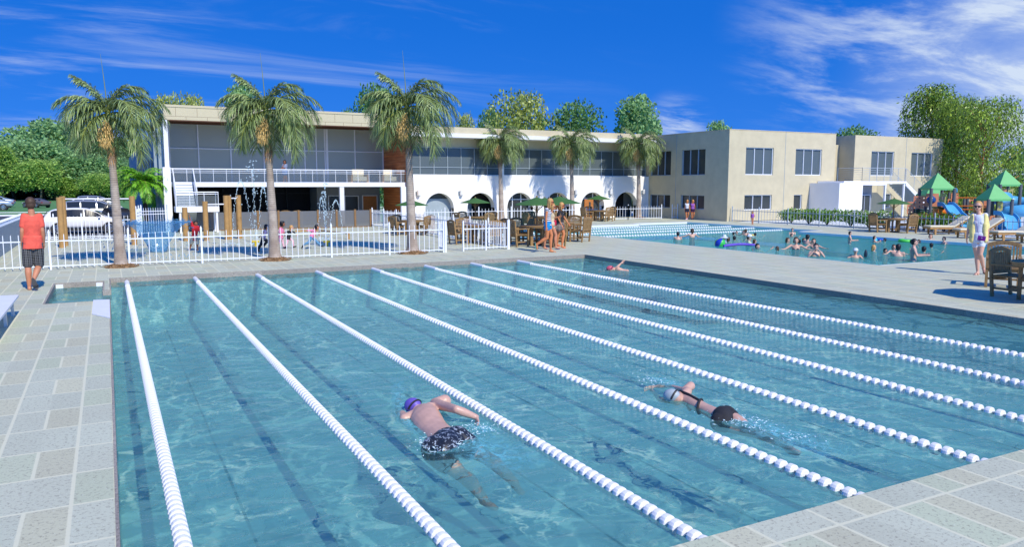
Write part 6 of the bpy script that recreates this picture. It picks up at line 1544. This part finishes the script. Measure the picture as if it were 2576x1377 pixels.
p=girl('girl in pink jacket and pale pink tights, partly hidden behind the second palm trunk',(1080,1045),dict(head=(1090,405),shL=(1065,520),shR=(1030,520),elL=(1110,600),elR=(1000,620),wrL=(1130,670),wrR=(1040,660),hipL=(1050,740),hipR=(1035,740),knL=(1090,850),knR=(1010,880),anL=(1120,1000),anR=(870,990),toL=(1180,1030),toR=(860,1050)),1.22,'skin_brown',D)
p.hair('hair_black','afro',.010); p.shirt('cloth_pink',1.2,.014,.04,'jacket'); p.shorts('cloth_pale_pink',1.95,.006,.0,'tights'); p.shoes('cloth_plum',full=True)
p=girl('fair haired girl in black dress and pale tights running, right of the second palm trunk',(1250,1040),dict(head=(1315,500),shL=(1300,590),shR=(1265,590),elL=(1380,615),elR=(1190,610),wrL=(1425,670),wrR=(1125,640),hipL=(1240,760),hipR=(1225,765),knL=(1350,840),knR=(1200,900),anL=(1375,985),anR=(1165,985),toL=(1440,980),toR=(1200,1020)),1.10,'skin_pale',D)
p.hair('hair_blonde','bob',.010); p.shirt('cloth_black',1.7,.010,.05,'dress',.02); p.shorts('cloth_pale_pink',1.95,.005,.0,'tights'); p.shoes('cloth_black',full=True)
p=girl('girl in pink top and blue jeans running with one arm stretched back',(1850,1050),dict(head=(1970,490),shL=(1915,570),shR=(1880,570),elL=(1930,650),elR=(1760,575),wrL=(1900,720),wrR=(1650,570),hipL=(1835,735),hipR=(1820,740),knL=(1960,855),knR=(1760,880),anL=(2080,960),anR=(1620,950),toL=(2140,985),toR=(1575,1030)),1.15,'skin_tan',D)
p.hair('hair_black','pony',.010); p.shirt('cloth_pink',1.4,.010,.02,'top'); p.shorts('cloth_jeans',1.95,.008,.006,'jeans'); p.shoes('cloth_black',full=True)
# woman on the balcony
b=Vector((PY(715,440,46.5).x,46.5,2.65)); r_,a_=az(715); zb=2.65
zf=lambda px_:(px_[0],px_[1])
def z4b(a,b_): return zz4(a,b_)
px=dict(head=(1195,72),shL=(1212,98),shR=(1180,100),elL=(1218,128),elR=(1170,130),wrL=(1178,134),wrR=(1188,92),hipL=(1203,170),hipR=(1186,170),knL=(1208,215),knR=(1190,218),anL=(1216,258),anR=(1186,262),toL=(1212,266),toR=(1180,268))
J=joints(b,{q:z4b(*v) for q,v in px.items()},dict(shL=0,wrL=-.12,wrR=-.08,elR=-.06,toL=-.06,toR=-.06),1.72)
p=Human('person','woman in blue checked shirt and denim skirt standing on the balcony, hand at her chin',b,1.72,-a_-r_*.5,J,'skin_brown',.013,female=True); p.hair('hair_black','long',.008); p.shirt('cloth_blue_check',.6,.010,.01); p.shorts('cloth_denim',.45,.014,.012,'skirt')
# faint child at the pool fence
def z7(a,b): return ((2700+a/2.2756)*.6722,(280+b/2.2756)*.6722)
b=G(*z7(264,1278)); px=dict(head=(264,1172),shL=(275,1188),shR=(254,1188),elL=(283,1205),elR=(249,1207),wrL=(272,1218),wrR=(254,1222),hipL=(269,1222),hipR=(259,1222),knL=(268,1248),knR=(260,1250),anL=(268,1270),anR=(260,1272),toL=(272,1277),toR=(258,1279)); r_,a_=az(1893)
J=joints(b,{q:z7(*v) for q,v in px.items()},dict(toL=-.06,toR=-.06),1.0)
p=Human('person','small child in purple swimsuit standing by the grey fence at the pool edge',b,1.0,-a_,J,'skin_tan',.012,kid=1.2); p.hair('hair_brown','bob',.008); p.shirt('cloth_purple',0,.008,.0,'swimsuit')
# ---------------- lap swimmers
def zs(ox,oy,k,a,b): return ((ox+a/k)*.6722,(oy+b/k)*.6722)
mat('foam',(.8,.88,.9),.6,.1)
def Wp(pt,z): p=G(pt[0],pt[1],z); return p
def s1(a,b,z=ZW): return Wp(zs(1400,1400,2.459,a,b),z)
def splash(parent,pts,n,seed,spread=.16,zs_=.05):
    random.seed(seed); mb=MB()
    for _ in range(n):
        p=Vector(random.choice(pts))+Vector((random.gauss(0,spread),random.gauss(0,spread),0)); p.z=ZW+random.random()**2*zs_; drop(mb,p,(random.gauss(0,1),random.gauss(0,1),random.random()*.6),random.uniform(.006,.028),random.uniform(.003,.008))
    mb.build('splash','water_drop',parent,fix=False)['kind']='stuff'
def wash_mat():
    m=bpy.data.materials.new('wash_water'); m.use_nodes=True; t=NT(m.node_tree); b=t.n['Principled BSDF']; co=t.node('ShaderNodeTexCoord').outputs['Object']
    b.inputs['Base Color'].default_value=C(120,205,215)+(1,); b.inputs['Roughness'].default_value=.25
    uv=t.node('ShaderNodeAttribute',attribute_name='fade').outputs['Fac']
    st=t.noise(t.node('ShaderNodeMapping',{'Vector':co,'Scale':(1.2,1,1)}).outputs[0],9,5,.65,.8)
    al=t.m('MULTIPLY',t.mapr(st,.38,.66,.12,.85),uv)
    bn=t.node('ShaderNodeBump',{'Height':st,'Strength':.6,'Distance':.03}); t.l.new(bn.outputs[0],b.inputs['Normal'])
    tr=t.node('ShaderNodeBsdfTransparent'); mx=t.node('ShaderNodeMixShader',{0:al,1:tr.outputs[0],2:b.outputs[0]}); t.l.new(mx.outputs[0],t.n['Material Output'].inputs[0]); MATS['wash_water']=m
wash_mat()
def wash(parent,spine,wid,z=ZW+.006):
    # aerated water trailing behind a swimmer: a soft strip on the surface
    n=9; mb=MB(); fade=[]; N=len(spine)
    for k,p in enumerate(spine):
        d=(spine[min(k+1,N-1)]-spine[max(k-1,0)]); d.z=0; s_=Vector((-d.y,d.x,0)).normalized(); e=math.sin(PI*(k+.0)/(N-1))**.6
        for j in range(n): u=j/(n-1)*2-1; mb.v.append(Vector((p.x,p.y,z))+s_*(u*wid*(.7+.5*random.random()*0+.3*k/N))); fade.append(e*(1-abs(u)**1.6))
    for k in range(N-1):
        for j in range(n-1): a=k*n+j; mb.f.append((a,a+1,a+n+1,a+n))
    o=mb.build('wash','wash_water',parent,fix=False); at=o.data.attributes.new('fade','FLOAT','POINT')
    for i,f in enumerate(fade): at.data[i].value=max(0,f)
    o['kind']='stuff'
def spine(pts,n=8):
    out=[]
    for a,b in zip(pts,pts[1:]): out+=[a.lerp(b,k/n) for k in range(n)]
    return out+[pts[-1]]
# swimmer in lane between ropes two and three, heading away; crawl, right arm recovering
sh=(s1(440,310)+s1(330,480))/2
J=dict(head=s1(360,300,ZW+.05),shR=s1(560,275,ZW+.06),shL=s1(285,420,ZW-.02),elR=s1(760,330,ZW+.16),wrR=s1(940,400,ZW+.06),haR=s1(985,520,ZW-.02),elL=s1(225,330,ZW-.10),wrL=s1(222,210,ZW-.14),haL=s1(240,150,ZW-.16),
 hipR=s1(760,610,ZW-.03),hipL=s1(560,700,ZW-.05),knR=s1(1010,760,ZW-.20),knL=s1(800,930,ZW-.28),anR=s1(1300,1010,ZW-.34),anL=s1(1010,1150,ZW-.38),toR=s1(1370,1110,ZW-.40),toL=s1(1130,1250,ZW-.44))
for k_ in J: pass
up=((J['shR']+J['shL'])/2-(J['hipR']+J['hipL'])/2).normalized()
print('swimmer torso',((J['shR']+J['shL'])/2-(J['hipR']+J['hipL'])/2).length,(J['shR']-J['shL']).length)
class Swim(Human):
    def head(s,mb,g=0.0):
        S=s.S; H=s.J['head']; s.U=s.HUP; F,U=s.HF,s.U; R=F.cross(U); s.HR=R; ax=(R,F,U)
        mb.ball(H,(.046*S,.052*S,.062*S),ax,18,14); mb.ball(H+F*.025*S-U*.02*S,(.032*S,.032*S,.04*S),ax,14,10); mb.cap(H-U*.04*S,s.fr('sh'),.032*S,.040*S)
    def body(s,hand):
        super().body(hand)
def swimmer(label,J,S,F,HUP,skin,cap_m,fat=1.0,female=False,hand='relaxed'):
    base=(J['shL']+J['shR'])/2; base=Vector((base.x,base.y,ZW)); s=Swim.__new__(Swim); s.HUP=Vector(HUP).normalized()
    Human.__init__(s,'swimmer',label,base,S,F,J,skin,.011,'lap swimmers',cat='person',hand=hand,headF=F,female=female,fat=fat); s.t.name='person'
    H=J['head']; U=s.U; Fh=s.HF; R=s.HR; MB().ball(H+U*.006*S-Fh*.004*S,(.0505*S,.056*S,.062*S),(R,Fh,U),20,14).build('swim_cap',cap_m,s.t,smooth=True)
    MB().tube([H+R*(.052*S*math.cos(q*PI/8))+ (U*-.012*S)-Fh*(.058*S*math.sin(q*PI/8)) for q in range(0,9)],.007*S,6).build('goggle_strap','car_trim',s.t)
    return s
F0=Vector((-.1,.45,-.9)).normalized()
s=swimmer('swimmer in purple cap and black shorts doing crawl between the second and third ropes',J,1.78,F0,(-.35,.93,.25),'skin_wet','cap_purple',1.28)
s.J=J; S=1.78
def trunks(mb):
    g=.014*S
    hip,shc=s.fr('hip'),s.fr('sh'); upv=(shc-hip).normalized(); R=(J['hipR']-J['hipL']).normalized(); N=upv.cross(R)
    mb.etube([hip+upv*.075*S,hip+upv*.03*S,hip-upv*.03*S,hip-upv*.075*S],R,N,[.120*S,.134*S,.138*S,.125*S],[.086*S,.094*S,.098*S,.088*S]); mb.ball(hip-upv*.07*S,(.122*S,.094*S,.08*S),(R,N,upv),16,12)
    for sd in'LR': mb.cap(J['hip'+sd],J['hip'+sd].lerp(J['kn'+sd],.42),.084*S,.076*S)
def swim_pattern():
    m=bpy.data.materials.new('cloth_swim_pattern'); m.use_nodes=True; t=NT(m.node_tree); b=t.n['Principled BSDF']; co=t.node('ShaderNodeTexCoord').outputs['Object']
    n=t.noise(co,22,4,.6,1.2); t.l.new(t.mix(t.mapr(n,.54,.60),(.018,.02,.026),C(150,160,172)),b.inputs['Base Color']); b.inputs['Roughness'].default_value=.35; MATS['cloth_swim_pattern']=m
swim_pattern(); s.garment('swim_trunks','cloth_swim_pattern',trunks)
splash(s.t,[J['hipR'],J['hipL'],(J['hipR']+J['hipL'])/2,J['haR'],J['hipL'].lerp(J['knL'],.3)],420,3,.11)
wash(s.t,spine([J['hipR'].lerp(J['hipL'],.5)+up*.12,J['knR'].lerp(J['knL'],.5),J['anR'].lerp(J['anL'],.5),J['toR'].lerp(J['toL'],.5)-up*.35]),.48)
wash(s.t,spine([J['haR']+up*.2,J['haR'],J['haR']-up*.3]),.18); wash(s.t,spine([J['haL']+up*.15,J['elL'],J['shL']-up*.1,J['hipL']]),.14)
# woman in black two piece
def s2f(a,b,z=ZW): return Wp(zs(2360,1380,2.994,a,b),z)
J2=dict(head=s2f(465,315,ZW+.04),shR=s2f(600,250,ZW+.03),shL=s2f(520,375,ZW-.02),elR=s2f(400,195,ZW-.06),wrR=s2f(250,205,ZW-.08),haR=s2f(190,225,ZW-.1),elL=s2f(330,350,ZW-.08),wrL=s2f(250,260,ZW-.10),haL=s2f(205,205,ZW-.12),
 hipR=s2f(1060,540,ZW-.02),hipL=s2f(1010,590,ZW-.04),knR=s2f(1400,720,ZW-.08),knL=s2f(1380,730,ZW-.14),anR=s2f(1800,900,ZW-.12),anL=s2f(1780,890,ZW-.20),toR=s2f(1900,950,ZW-.13),toL=s2f(1880,950,ZW-.22))
print('sw2',((J2['shR']+J2['shL'])/2-(J2['hipR']+J2['hipL'])/2).length,(J2['shR']-J2['shL']).length)
J2['hipR']+= (J2['hipR']-J2['hipL']).normalized()*.05; J2['hipL']-=(J2['hipR']-J2['hipL']).normalized()*.04
s=swimmer('swimmer in pale cap and black two-piece swimsuit gliding beside the fourth rope',J2,1.66,Vector((-.1,.35,-.9)),(-.5,.84,.2),'skin_wet','cap_grey',1.0,True); S=1.66
def brief(mb):
    hip,shc=s.fr('hip'),s.fr('sh'); upv=(shc-hip).normalized(); R=(J2['hipR']-J2['hipL']).normalized(); mb.ball(hip+upv*.0,(.114*S,.092*S,.105*S),(R,upv.cross(R),upv),16,12)
    for sd in'LR': mb.cap(J2['hip'+sd],J2['hip'+sd].lerp(J2['kn'+sd],.14),.066*S,.060*S)
s.garment('swim_brief','cloth_black',brief)
hip,shc=s.fr('hip'),s.fr('sh'); R=(J2['shR']-J2['shL']).normalized(); c=hip.lerp(shc,.52); N=(shc-hip).normalized().cross(R); N=N if N.z>0 else -N
ring=lambda c,rx,ry:[c+R*(rx*math.cos(q*PI/10))+N*(ry*math.sin(q*PI/10)) for q in range(21)]
MB().tube(ring(c,.080*S,.062*S),.009*S,6).build('swim_top_band','cloth_black',s.t); MB().tube([c+N*.064*S,hip.lerp(shc,.8)+N*.068*S,shc+N*.058*S],.009*S,6).build('swim_top_strap','cloth_black',s.t)
splash(s.t,[J2['hipR'],J2['knR'],J2['anR'],J2['hipL'].lerp(J2['knL'],.5),J2['wrR']],300,4,.13,.03)
u2=(J2['shR']-J2['hipR']).normalized(); wash(s.t,spine([J2['hipR'],J2['knR'],J2['anR'],J2['toR']-u2*.6]),.40); wash(s.t,spine([J2['wrR']+u2*.2,J2['elR'],J2['shR']-u2*.2]),.2)
# far swimmer by the right wall
def s3f(a,b,z=ZW): return Wp(zs(1400,580,2.6833,a,b),z)
Jh=s3f(2370,1142,ZW+.06); dX=Vector((-.25,.97,0)); r_,a_=az(1550)
J3=dict(head=Jh,shR=s3f(2425,1140,ZW+.06),shL=s3f(2410,1165,ZW-.04),elR=s3f(2455,1125,ZW+.2),wrR=AT(*zs(1400,580,2.6833,2478,1092),Jh,.1),elL=s3f(2330,1165,ZW-.1),wrL=s3f(2290,1170,ZW-.12),hipR=s3f(2540,1180,ZW-.06),hipL=s3f(2530,1190,ZW-.08))
J3['elR']=AT(*zs(1400,580,2.6833,2440,1128),Jh,.05)
s=swimmer('distant swimmer in red cap lifting one arm near the far right pool wall',J3,1.7,Vector((-.6,.1,-.75)),(-.85,.4,.3),'skin_pale','cap_red'); splash(s.t,[Jh,J3['hipR']],80,9,.2,.05)
# ---------------- bathers in the leisure pool (standing or floating, lower bodies under water)
def z4f(a,b): return ((2300+a/2.6833)*.6722,(800+b/2.6833)*.6722)
def z6f(a,b): return ((2700+a/6.44)*.6722,(840+b/6.44)*.6722)
def z8f(a,b): return ((3050+a/5.344)*.6722,(840+b/5.344)*.6722)
# variants built once: height above water of the crown of the head
def bather_proto(skin,hairm,em,arms,style,female=False):
    """em: how far the shoulders stand above (+) or below (-) water; origin at water level, faces -Y"""
    S=1.6; t0=thing('person','x','person',(0,0,0),'bathers in the leisure pool')
    zsft=em; shz=zsft; F=Vector((0,-1,0)); 
    J=dict(shL=Vector((.155,0,shz)),shR=Vector((-.155,0,shz)),head=Vector((0,-.01,shz+.175)),hipL=Vector((.07,0,shz-.47)),hipR=Vector((-.07,0,shz-.47)))
    if arms=='down': J.update(elL=Vector((.22,0,shz-.27)),wrL=Vector((.20,-.12,shz-.45)),elR=Vector((-.22,0,shz-.27)),wrR=Vector((-.20,-.12,shz-.45)))
    elif arms=='out': J.update(elL=Vector((.36,-.10,min(shz-.1,.02))),wrL=Vector((.52,-.22,-.0)),elR=Vector((-.34,-.12,min(shz-.1,.0))),wrR=Vector((-.50,-.2,-.02)))
    elif arms=='face': J.update(elL=Vector((.24,-.16,shz-.14)),wrL=Vector((.07,-.17,shz+.08)),elR=Vector((-.24,-.16,shz-.14)),wrR=Vector((-.07,-.17,shz+.08)))
    elif arms=='front': J.update(elL=Vector((.20,-.10,shz-.24)),wrL=Vector((.12,-.34,shz-.20)),elR=Vector((-.20,-.10,shz-.24)),wrR=Vector((-.12,-.34,shz-.22)))
    h=Human('person','x',(0,0,0),S,F,J,skin,.014,root=t0,female=female); 
    if hairm: h.hair(hairm,style,.006)
    if female: h.garment('swim_top','cloth_navy',lambda mb:h.torso(mb,.007*S,top=.80))
    return Proto(t0)
BP={ 'deepD':bather_proto('skin_pale','hair_black',-.07,'out','short'),'deepB':bather_proto('skin_wet','hair_brown',-.05,'down','bob'),'chestD':bather_proto('skin_wet','hair_black',.10,'front','short'),'chestB':bather_proto('skin_pale','hair_brown',.12,'out','bob',True),
 'faceD':bather_proto('skin_wet','hair_black',.12,'face','short'),'waist':bather_proto('skin_wet','hair_black',.42,'front','short'),'blond':bather_proto('skin_pale','hair_blonde',-.03,'down','bob')}
# (pixel of waterline in D, kind, size, facing deg (0 = toward camera, 90 = to the right), label)
LST=[(z4f(635,262),'chestD',1.0,180,'dark haired bather with bare back at left, in front of the nearest short lane rope'),(z4f(778,236),'chestB',1.1,200,'bather in dark cap with one arm out, across the nearest short rope'),
(z6f(290,262),'deepD',.8,150,'dark head at left of a pair just below the ropes'),(z6f(365,245),'deepB',.8,0,'face turned to us, right of a pair just below the ropes'),(z6f(530,225),'deepB',.8,40,'small head left of the long haired bather below the ropes'),(z6f(580,268),'chestB',.85,170,'long dark haired bather seen from behind below the ropes'),(z6f(812,285),'deepD',.85,180,'dark head with something yellow floating beside it'),
(z6f(165,420),'deepB',.95,160,'short haired child right of the bather in the white sun hat'),(z6f(310,388),'deepD',1.0,180,'dark haired child in white collar behind the purple noodle'),(z6f(795,470),'deepB',.9,110,'child in red collar right of the bather in white cap'),
(z6f(862,600),'deepD',1.1,50,'short haired boy right of the purple noodle end, head only'),(z6f(1705,240),'chestD',.85,0,'bather in goggles behind another near the upper middle of the pool'),(z6f(1690,310),'deepD',.8,60,'child floating in front of the bather in goggles'),
(z6f(1590,450),'deepB',1.05,80,'woman in profile left of the woman in sunglasses'),(z6f(1790,600),'chestB',1.25,0,'woman in sunglasses and dark strap top facing us, middle of the pool'),(z6f(1880,462),'deepD',.85,180,'small dark head just right of the woman in sunglasses'),(z6f(1985,440),'deepB',.9,60,'child face left of the crew cut bather'),(z6f(2070,480),'chestD',1.15,150,'bather with bare back, crew cut, talking to a child'),
(z6f(2215,570),'chestB',1.0,0,'smiling boy with bowl haircut facing us right of the group'),(z6f(2265,770),'faceD',1.2,10,'bather in dark goggles holding both hands to the head, lower middle'),(z6f(1340,640),'deepB',.8,-90,'faint swimmer low in the water at the lower left of the group'),
(z8f(690,388),'waist',.80,90,'slim boy standing waist deep in profile near the far pool edge'),(z8f(1185,360),'chestB',.75,90,'bather holding a turquoise ball near the far edge'),(z8f(1395,350),'deepD',.8,-90,'dark head right of the blue float near the far edge'),
(z8f(1170,540),'blond',1.0,120,'fair haired child left of the dark head in the right half of the pool'),(z8f(1405,580),'deepD',.9,60,'dark head with arm stretched left in the right half of the pool'),(z8f(1570,590),'chestB',.9,20,'laughing child beside the balding bather'),(z8f(1655,640),'chestD',1.2,180,'balding bather seen from behind beside the laughing child'),
(z8f(1960,735),'waist',1.12,90,'tall man standing waist deep with open hands, nearest bather at the right corner'),(z8f(1935,395),'deepD',.95,90,'dark head directly above and left of the tall man'),(z8f(2075,385),'deepB',.8,-60,'small head directly right of the tall man head'),(z8f(2175,560),'deepD',1.1,160,'head with blue goggle strap right of the tall man'),(z8f(2325,470),'deepD',.95,180,'round dark head farthest right in the middle row'),
(z8f(2305,355),'chestB',.95,0,'bather leaning at the far edge below the first lounger'),(z8f(2575,400),'chestD',.9,-60,'bather at the far edge just left of the yellow cardigan woman'),(z8f(1805,325),'deepD',.7,0,'head behind the green float ring')]
PB={}
for (x,y),kind,sz,deg,l in LST:
    p=G(x,y,ZW); r_,a_=az(x); rz=math.atan2(a_.x,-a_.y)*0+view_rz(p)+rad(deg)
    e=BP[kind].place(p,rz,l,sz*.98); PB[l]=e
def crown_of(l,dz): 
    e=PB[l]; return e
# bathers with hats, seen mostly as head and shoulders
def hat_bather(label,xy,sz,deg,hat,skin,shirt=None):
    p=G(xy[0],xy[1],ZW); r_,a_=az(xy[0]); F=(-a_*math.cos(rad(deg))+r_*math.sin(rad(deg))).normalized(); R=Vector((F.y,-F.x,0)); S=1.6*sz
    P_=lambda r,f,z:p+R*(r*sz)+F*(f*sz)+Z*(z*sz)
    J=dict(shL=P_(-.15,0,.06),shR=P_(.15,0,.06),head=P_(0,.01,.24),hipL=P_(-.07,0,-.4),hipR=P_(.07,0,-.4),elL=P_(-.3,.1,-.08),wrL=P_(-.4,.25,-.1),elR=P_(.3,.1,-.08),wrR=P_(.4,.25,-.1))
    h=Human('person',label,p,S,F,J,skin,.014,'bathers in the leisure pool'); h.hair('hair_brown','short',.004)
    if shirt: h.shirt(shirt,.6,.010,0,'rash_top')
    H=J['head']; k=MB()
    if hat=='sun': k.lathe([(.001,.13*sz),(.06*sz,.125*sz),(.085*sz,.09*sz),(.095*sz,.03*sz),(.19*sz,-.02*sz),(.185*sz,-.03*sz),(.09*sz,.02*sz)],H,18)
    else:
        k.lathe([(.001,.12*sz),(.05*sz,.112*sz),(.085*sz,.07*sz),(.095*sz,.025*sz)],H,18); k.prism([( -.07*sz,.07*sz),(-.06*sz,.16*sz),(0,.185*sz),(.06*sz,.16*sz),(.07*sz,.07*sz)],.02*sz,.035*sz,'z')
        i=len(k.v)-10
        for q in range(i,len(k.v)): v=k.v[q]; k.v[q]=H+R*v.x+F*v.y+Z*(v.z)
    k.build('hat','hat_white',h.t); return h
hat_bather('bather in wide white sun hat behind the rainbow beach ball',z4f(1098,290),1.0,90,'sun','skin_wet','cloth_white'); hat_bather('bather in white peaked cap and pale green shirt behind the purple noodle',z4f(1348,305),1.25,90,'cap','skin_wet','cloth_lightgreen')
hat_bather('bather in white cap facing us with a dark fin beside, lower right of the pool',z8f(805,668),1.0,0,'cap','skin_pale')
# floats and toys
p=G(*z4f(1060,325),ZW); R0=.36
t0=thing('beach_ball','rainbow striped beach ball floating left of the purple noodle','beach ball',(p.x,p.y,ZW))
cols=['cap_purple',None,None,None]; mat('ball_blue',C(40,70,200,.8),.4); mat('ball_lime',C(160,205,50,.8),.4); mat('ball_red',C(235,60,60),.3); mat('ball_teal',C(60,170,150),.3); mat('ball_violet',C(90,50,150),.3); mat('ball_green',C(60,190,80),.3)
c=p+Z*.10; r=.24; axv=(az(1810)[0]*.45+Z*.9).normalized(); u0,v0=basis(axv)
for k,m_ in enumerate(['ball_blue','ball_lime','ball_red','ball_teal','ball_violet','ball_green']):
    mb=MB(); n=6; 
    for i in range(n):
        a0=2*PI*(k+i/n)/6; a1=2*PI*(k+(i+1)/n)/6
        for j in range(12):
            t_0=-PI/2+PI*j/12; t_1=-PI/2+PI*(j+1)/12; f=lambda a,t:c+(u0*math.cos(a)+v0*math.sin(a))*(r*math.cos(t))+axv*(r*math.sin(t)); mb.quad(f(a0,t_0),f(a1,t_0),f(a1,t_1),f(a0,t_1))
    mb.build('ball_panel',m_,t0,smooth=True)
mat('noodle_purple',C(96,70,180),.6); mat('float_green',C(90,210,80),.4); mat('float_blue',C(20,90,190),.4); mat('ball_turq',C(70,200,220),.4); mat('fin_dark',C(30,44,60),.5); mat('toy_yellow',C(220,190,90),.5)
a=G(*z4f(1095,332),ZW);b=G(*z4f(1405,322),ZW); pts=[a+Z*.03]+[a.lerp(b,k/8)+Z*(.03+.05*math.sin(PI*k/8)) for k in range(1,8)]+[b+Z*.03]
tag(MB().tube(pts,.055,10).build('pool_noodle','noodle_purple',org=tuple(a)),'long purple foam noodle on the water right of the beach ball','pool noodle')
def ring(label,x,y,R_,r_,m_,nm='float_ring'):
    p=G(x,y,ZW); mb=MB(); N=22; n=10
    for i in range(N):
        for j in range(n):
            A=2*PI*i/N;B=2*PI*j/n; mb.v.append(p+Vector(((R_+r_*math.cos(B))*math.cos(A),(R_+r_*math.cos(B))*math.sin(A),r_*math.sin(B)+.05)))
    for i in range(N):
        for j in range(n): mb.f.append((i*n+j,((i+1)%N)*n+j,((i+1)%N)*n+(j+1)%n,i*n+(j+1)%n))
    tag(mb.build(nm,m_,org=tuple(p),smooth=True),label,'pool float')
ring('bright green swim ring near the far pool edge',*z8f(1805,350),.24,.07,'float_green'); ring('blue oval float between two bathers near the far edge',*z8f(1305,325),.22,.05,'float_blue')
p=G(*z8f(1195,350),ZW); tag(MB().ball(p+Z*.08,.11,n=16,m=12).build('play_ball','ball_turq',org=tuple(p),smooth=True),'small turquoise ball held in the water near the far edge','ball')
p=G(*z8f(1000,655),ZW); r_,a_=az(2350); tag(MB().ball(p+Z*.10+r_*.02,(.06,.06,.17),n=12,m=10).build('swim_fin','fin_dark',org=tuple(p),smooth=True),'dark fin standing out of the water beside the bather in the white cap','swim fin')
p=G(*z6f(740,272),ZW); tag(MB().ball(p+Z*.02,(.16,.10,.05),n=14,m=8).build('float_board','toy_yellow',org=tuple(p),smooth=True),'yellow float beside a dark head below the lane ropes','pool float')
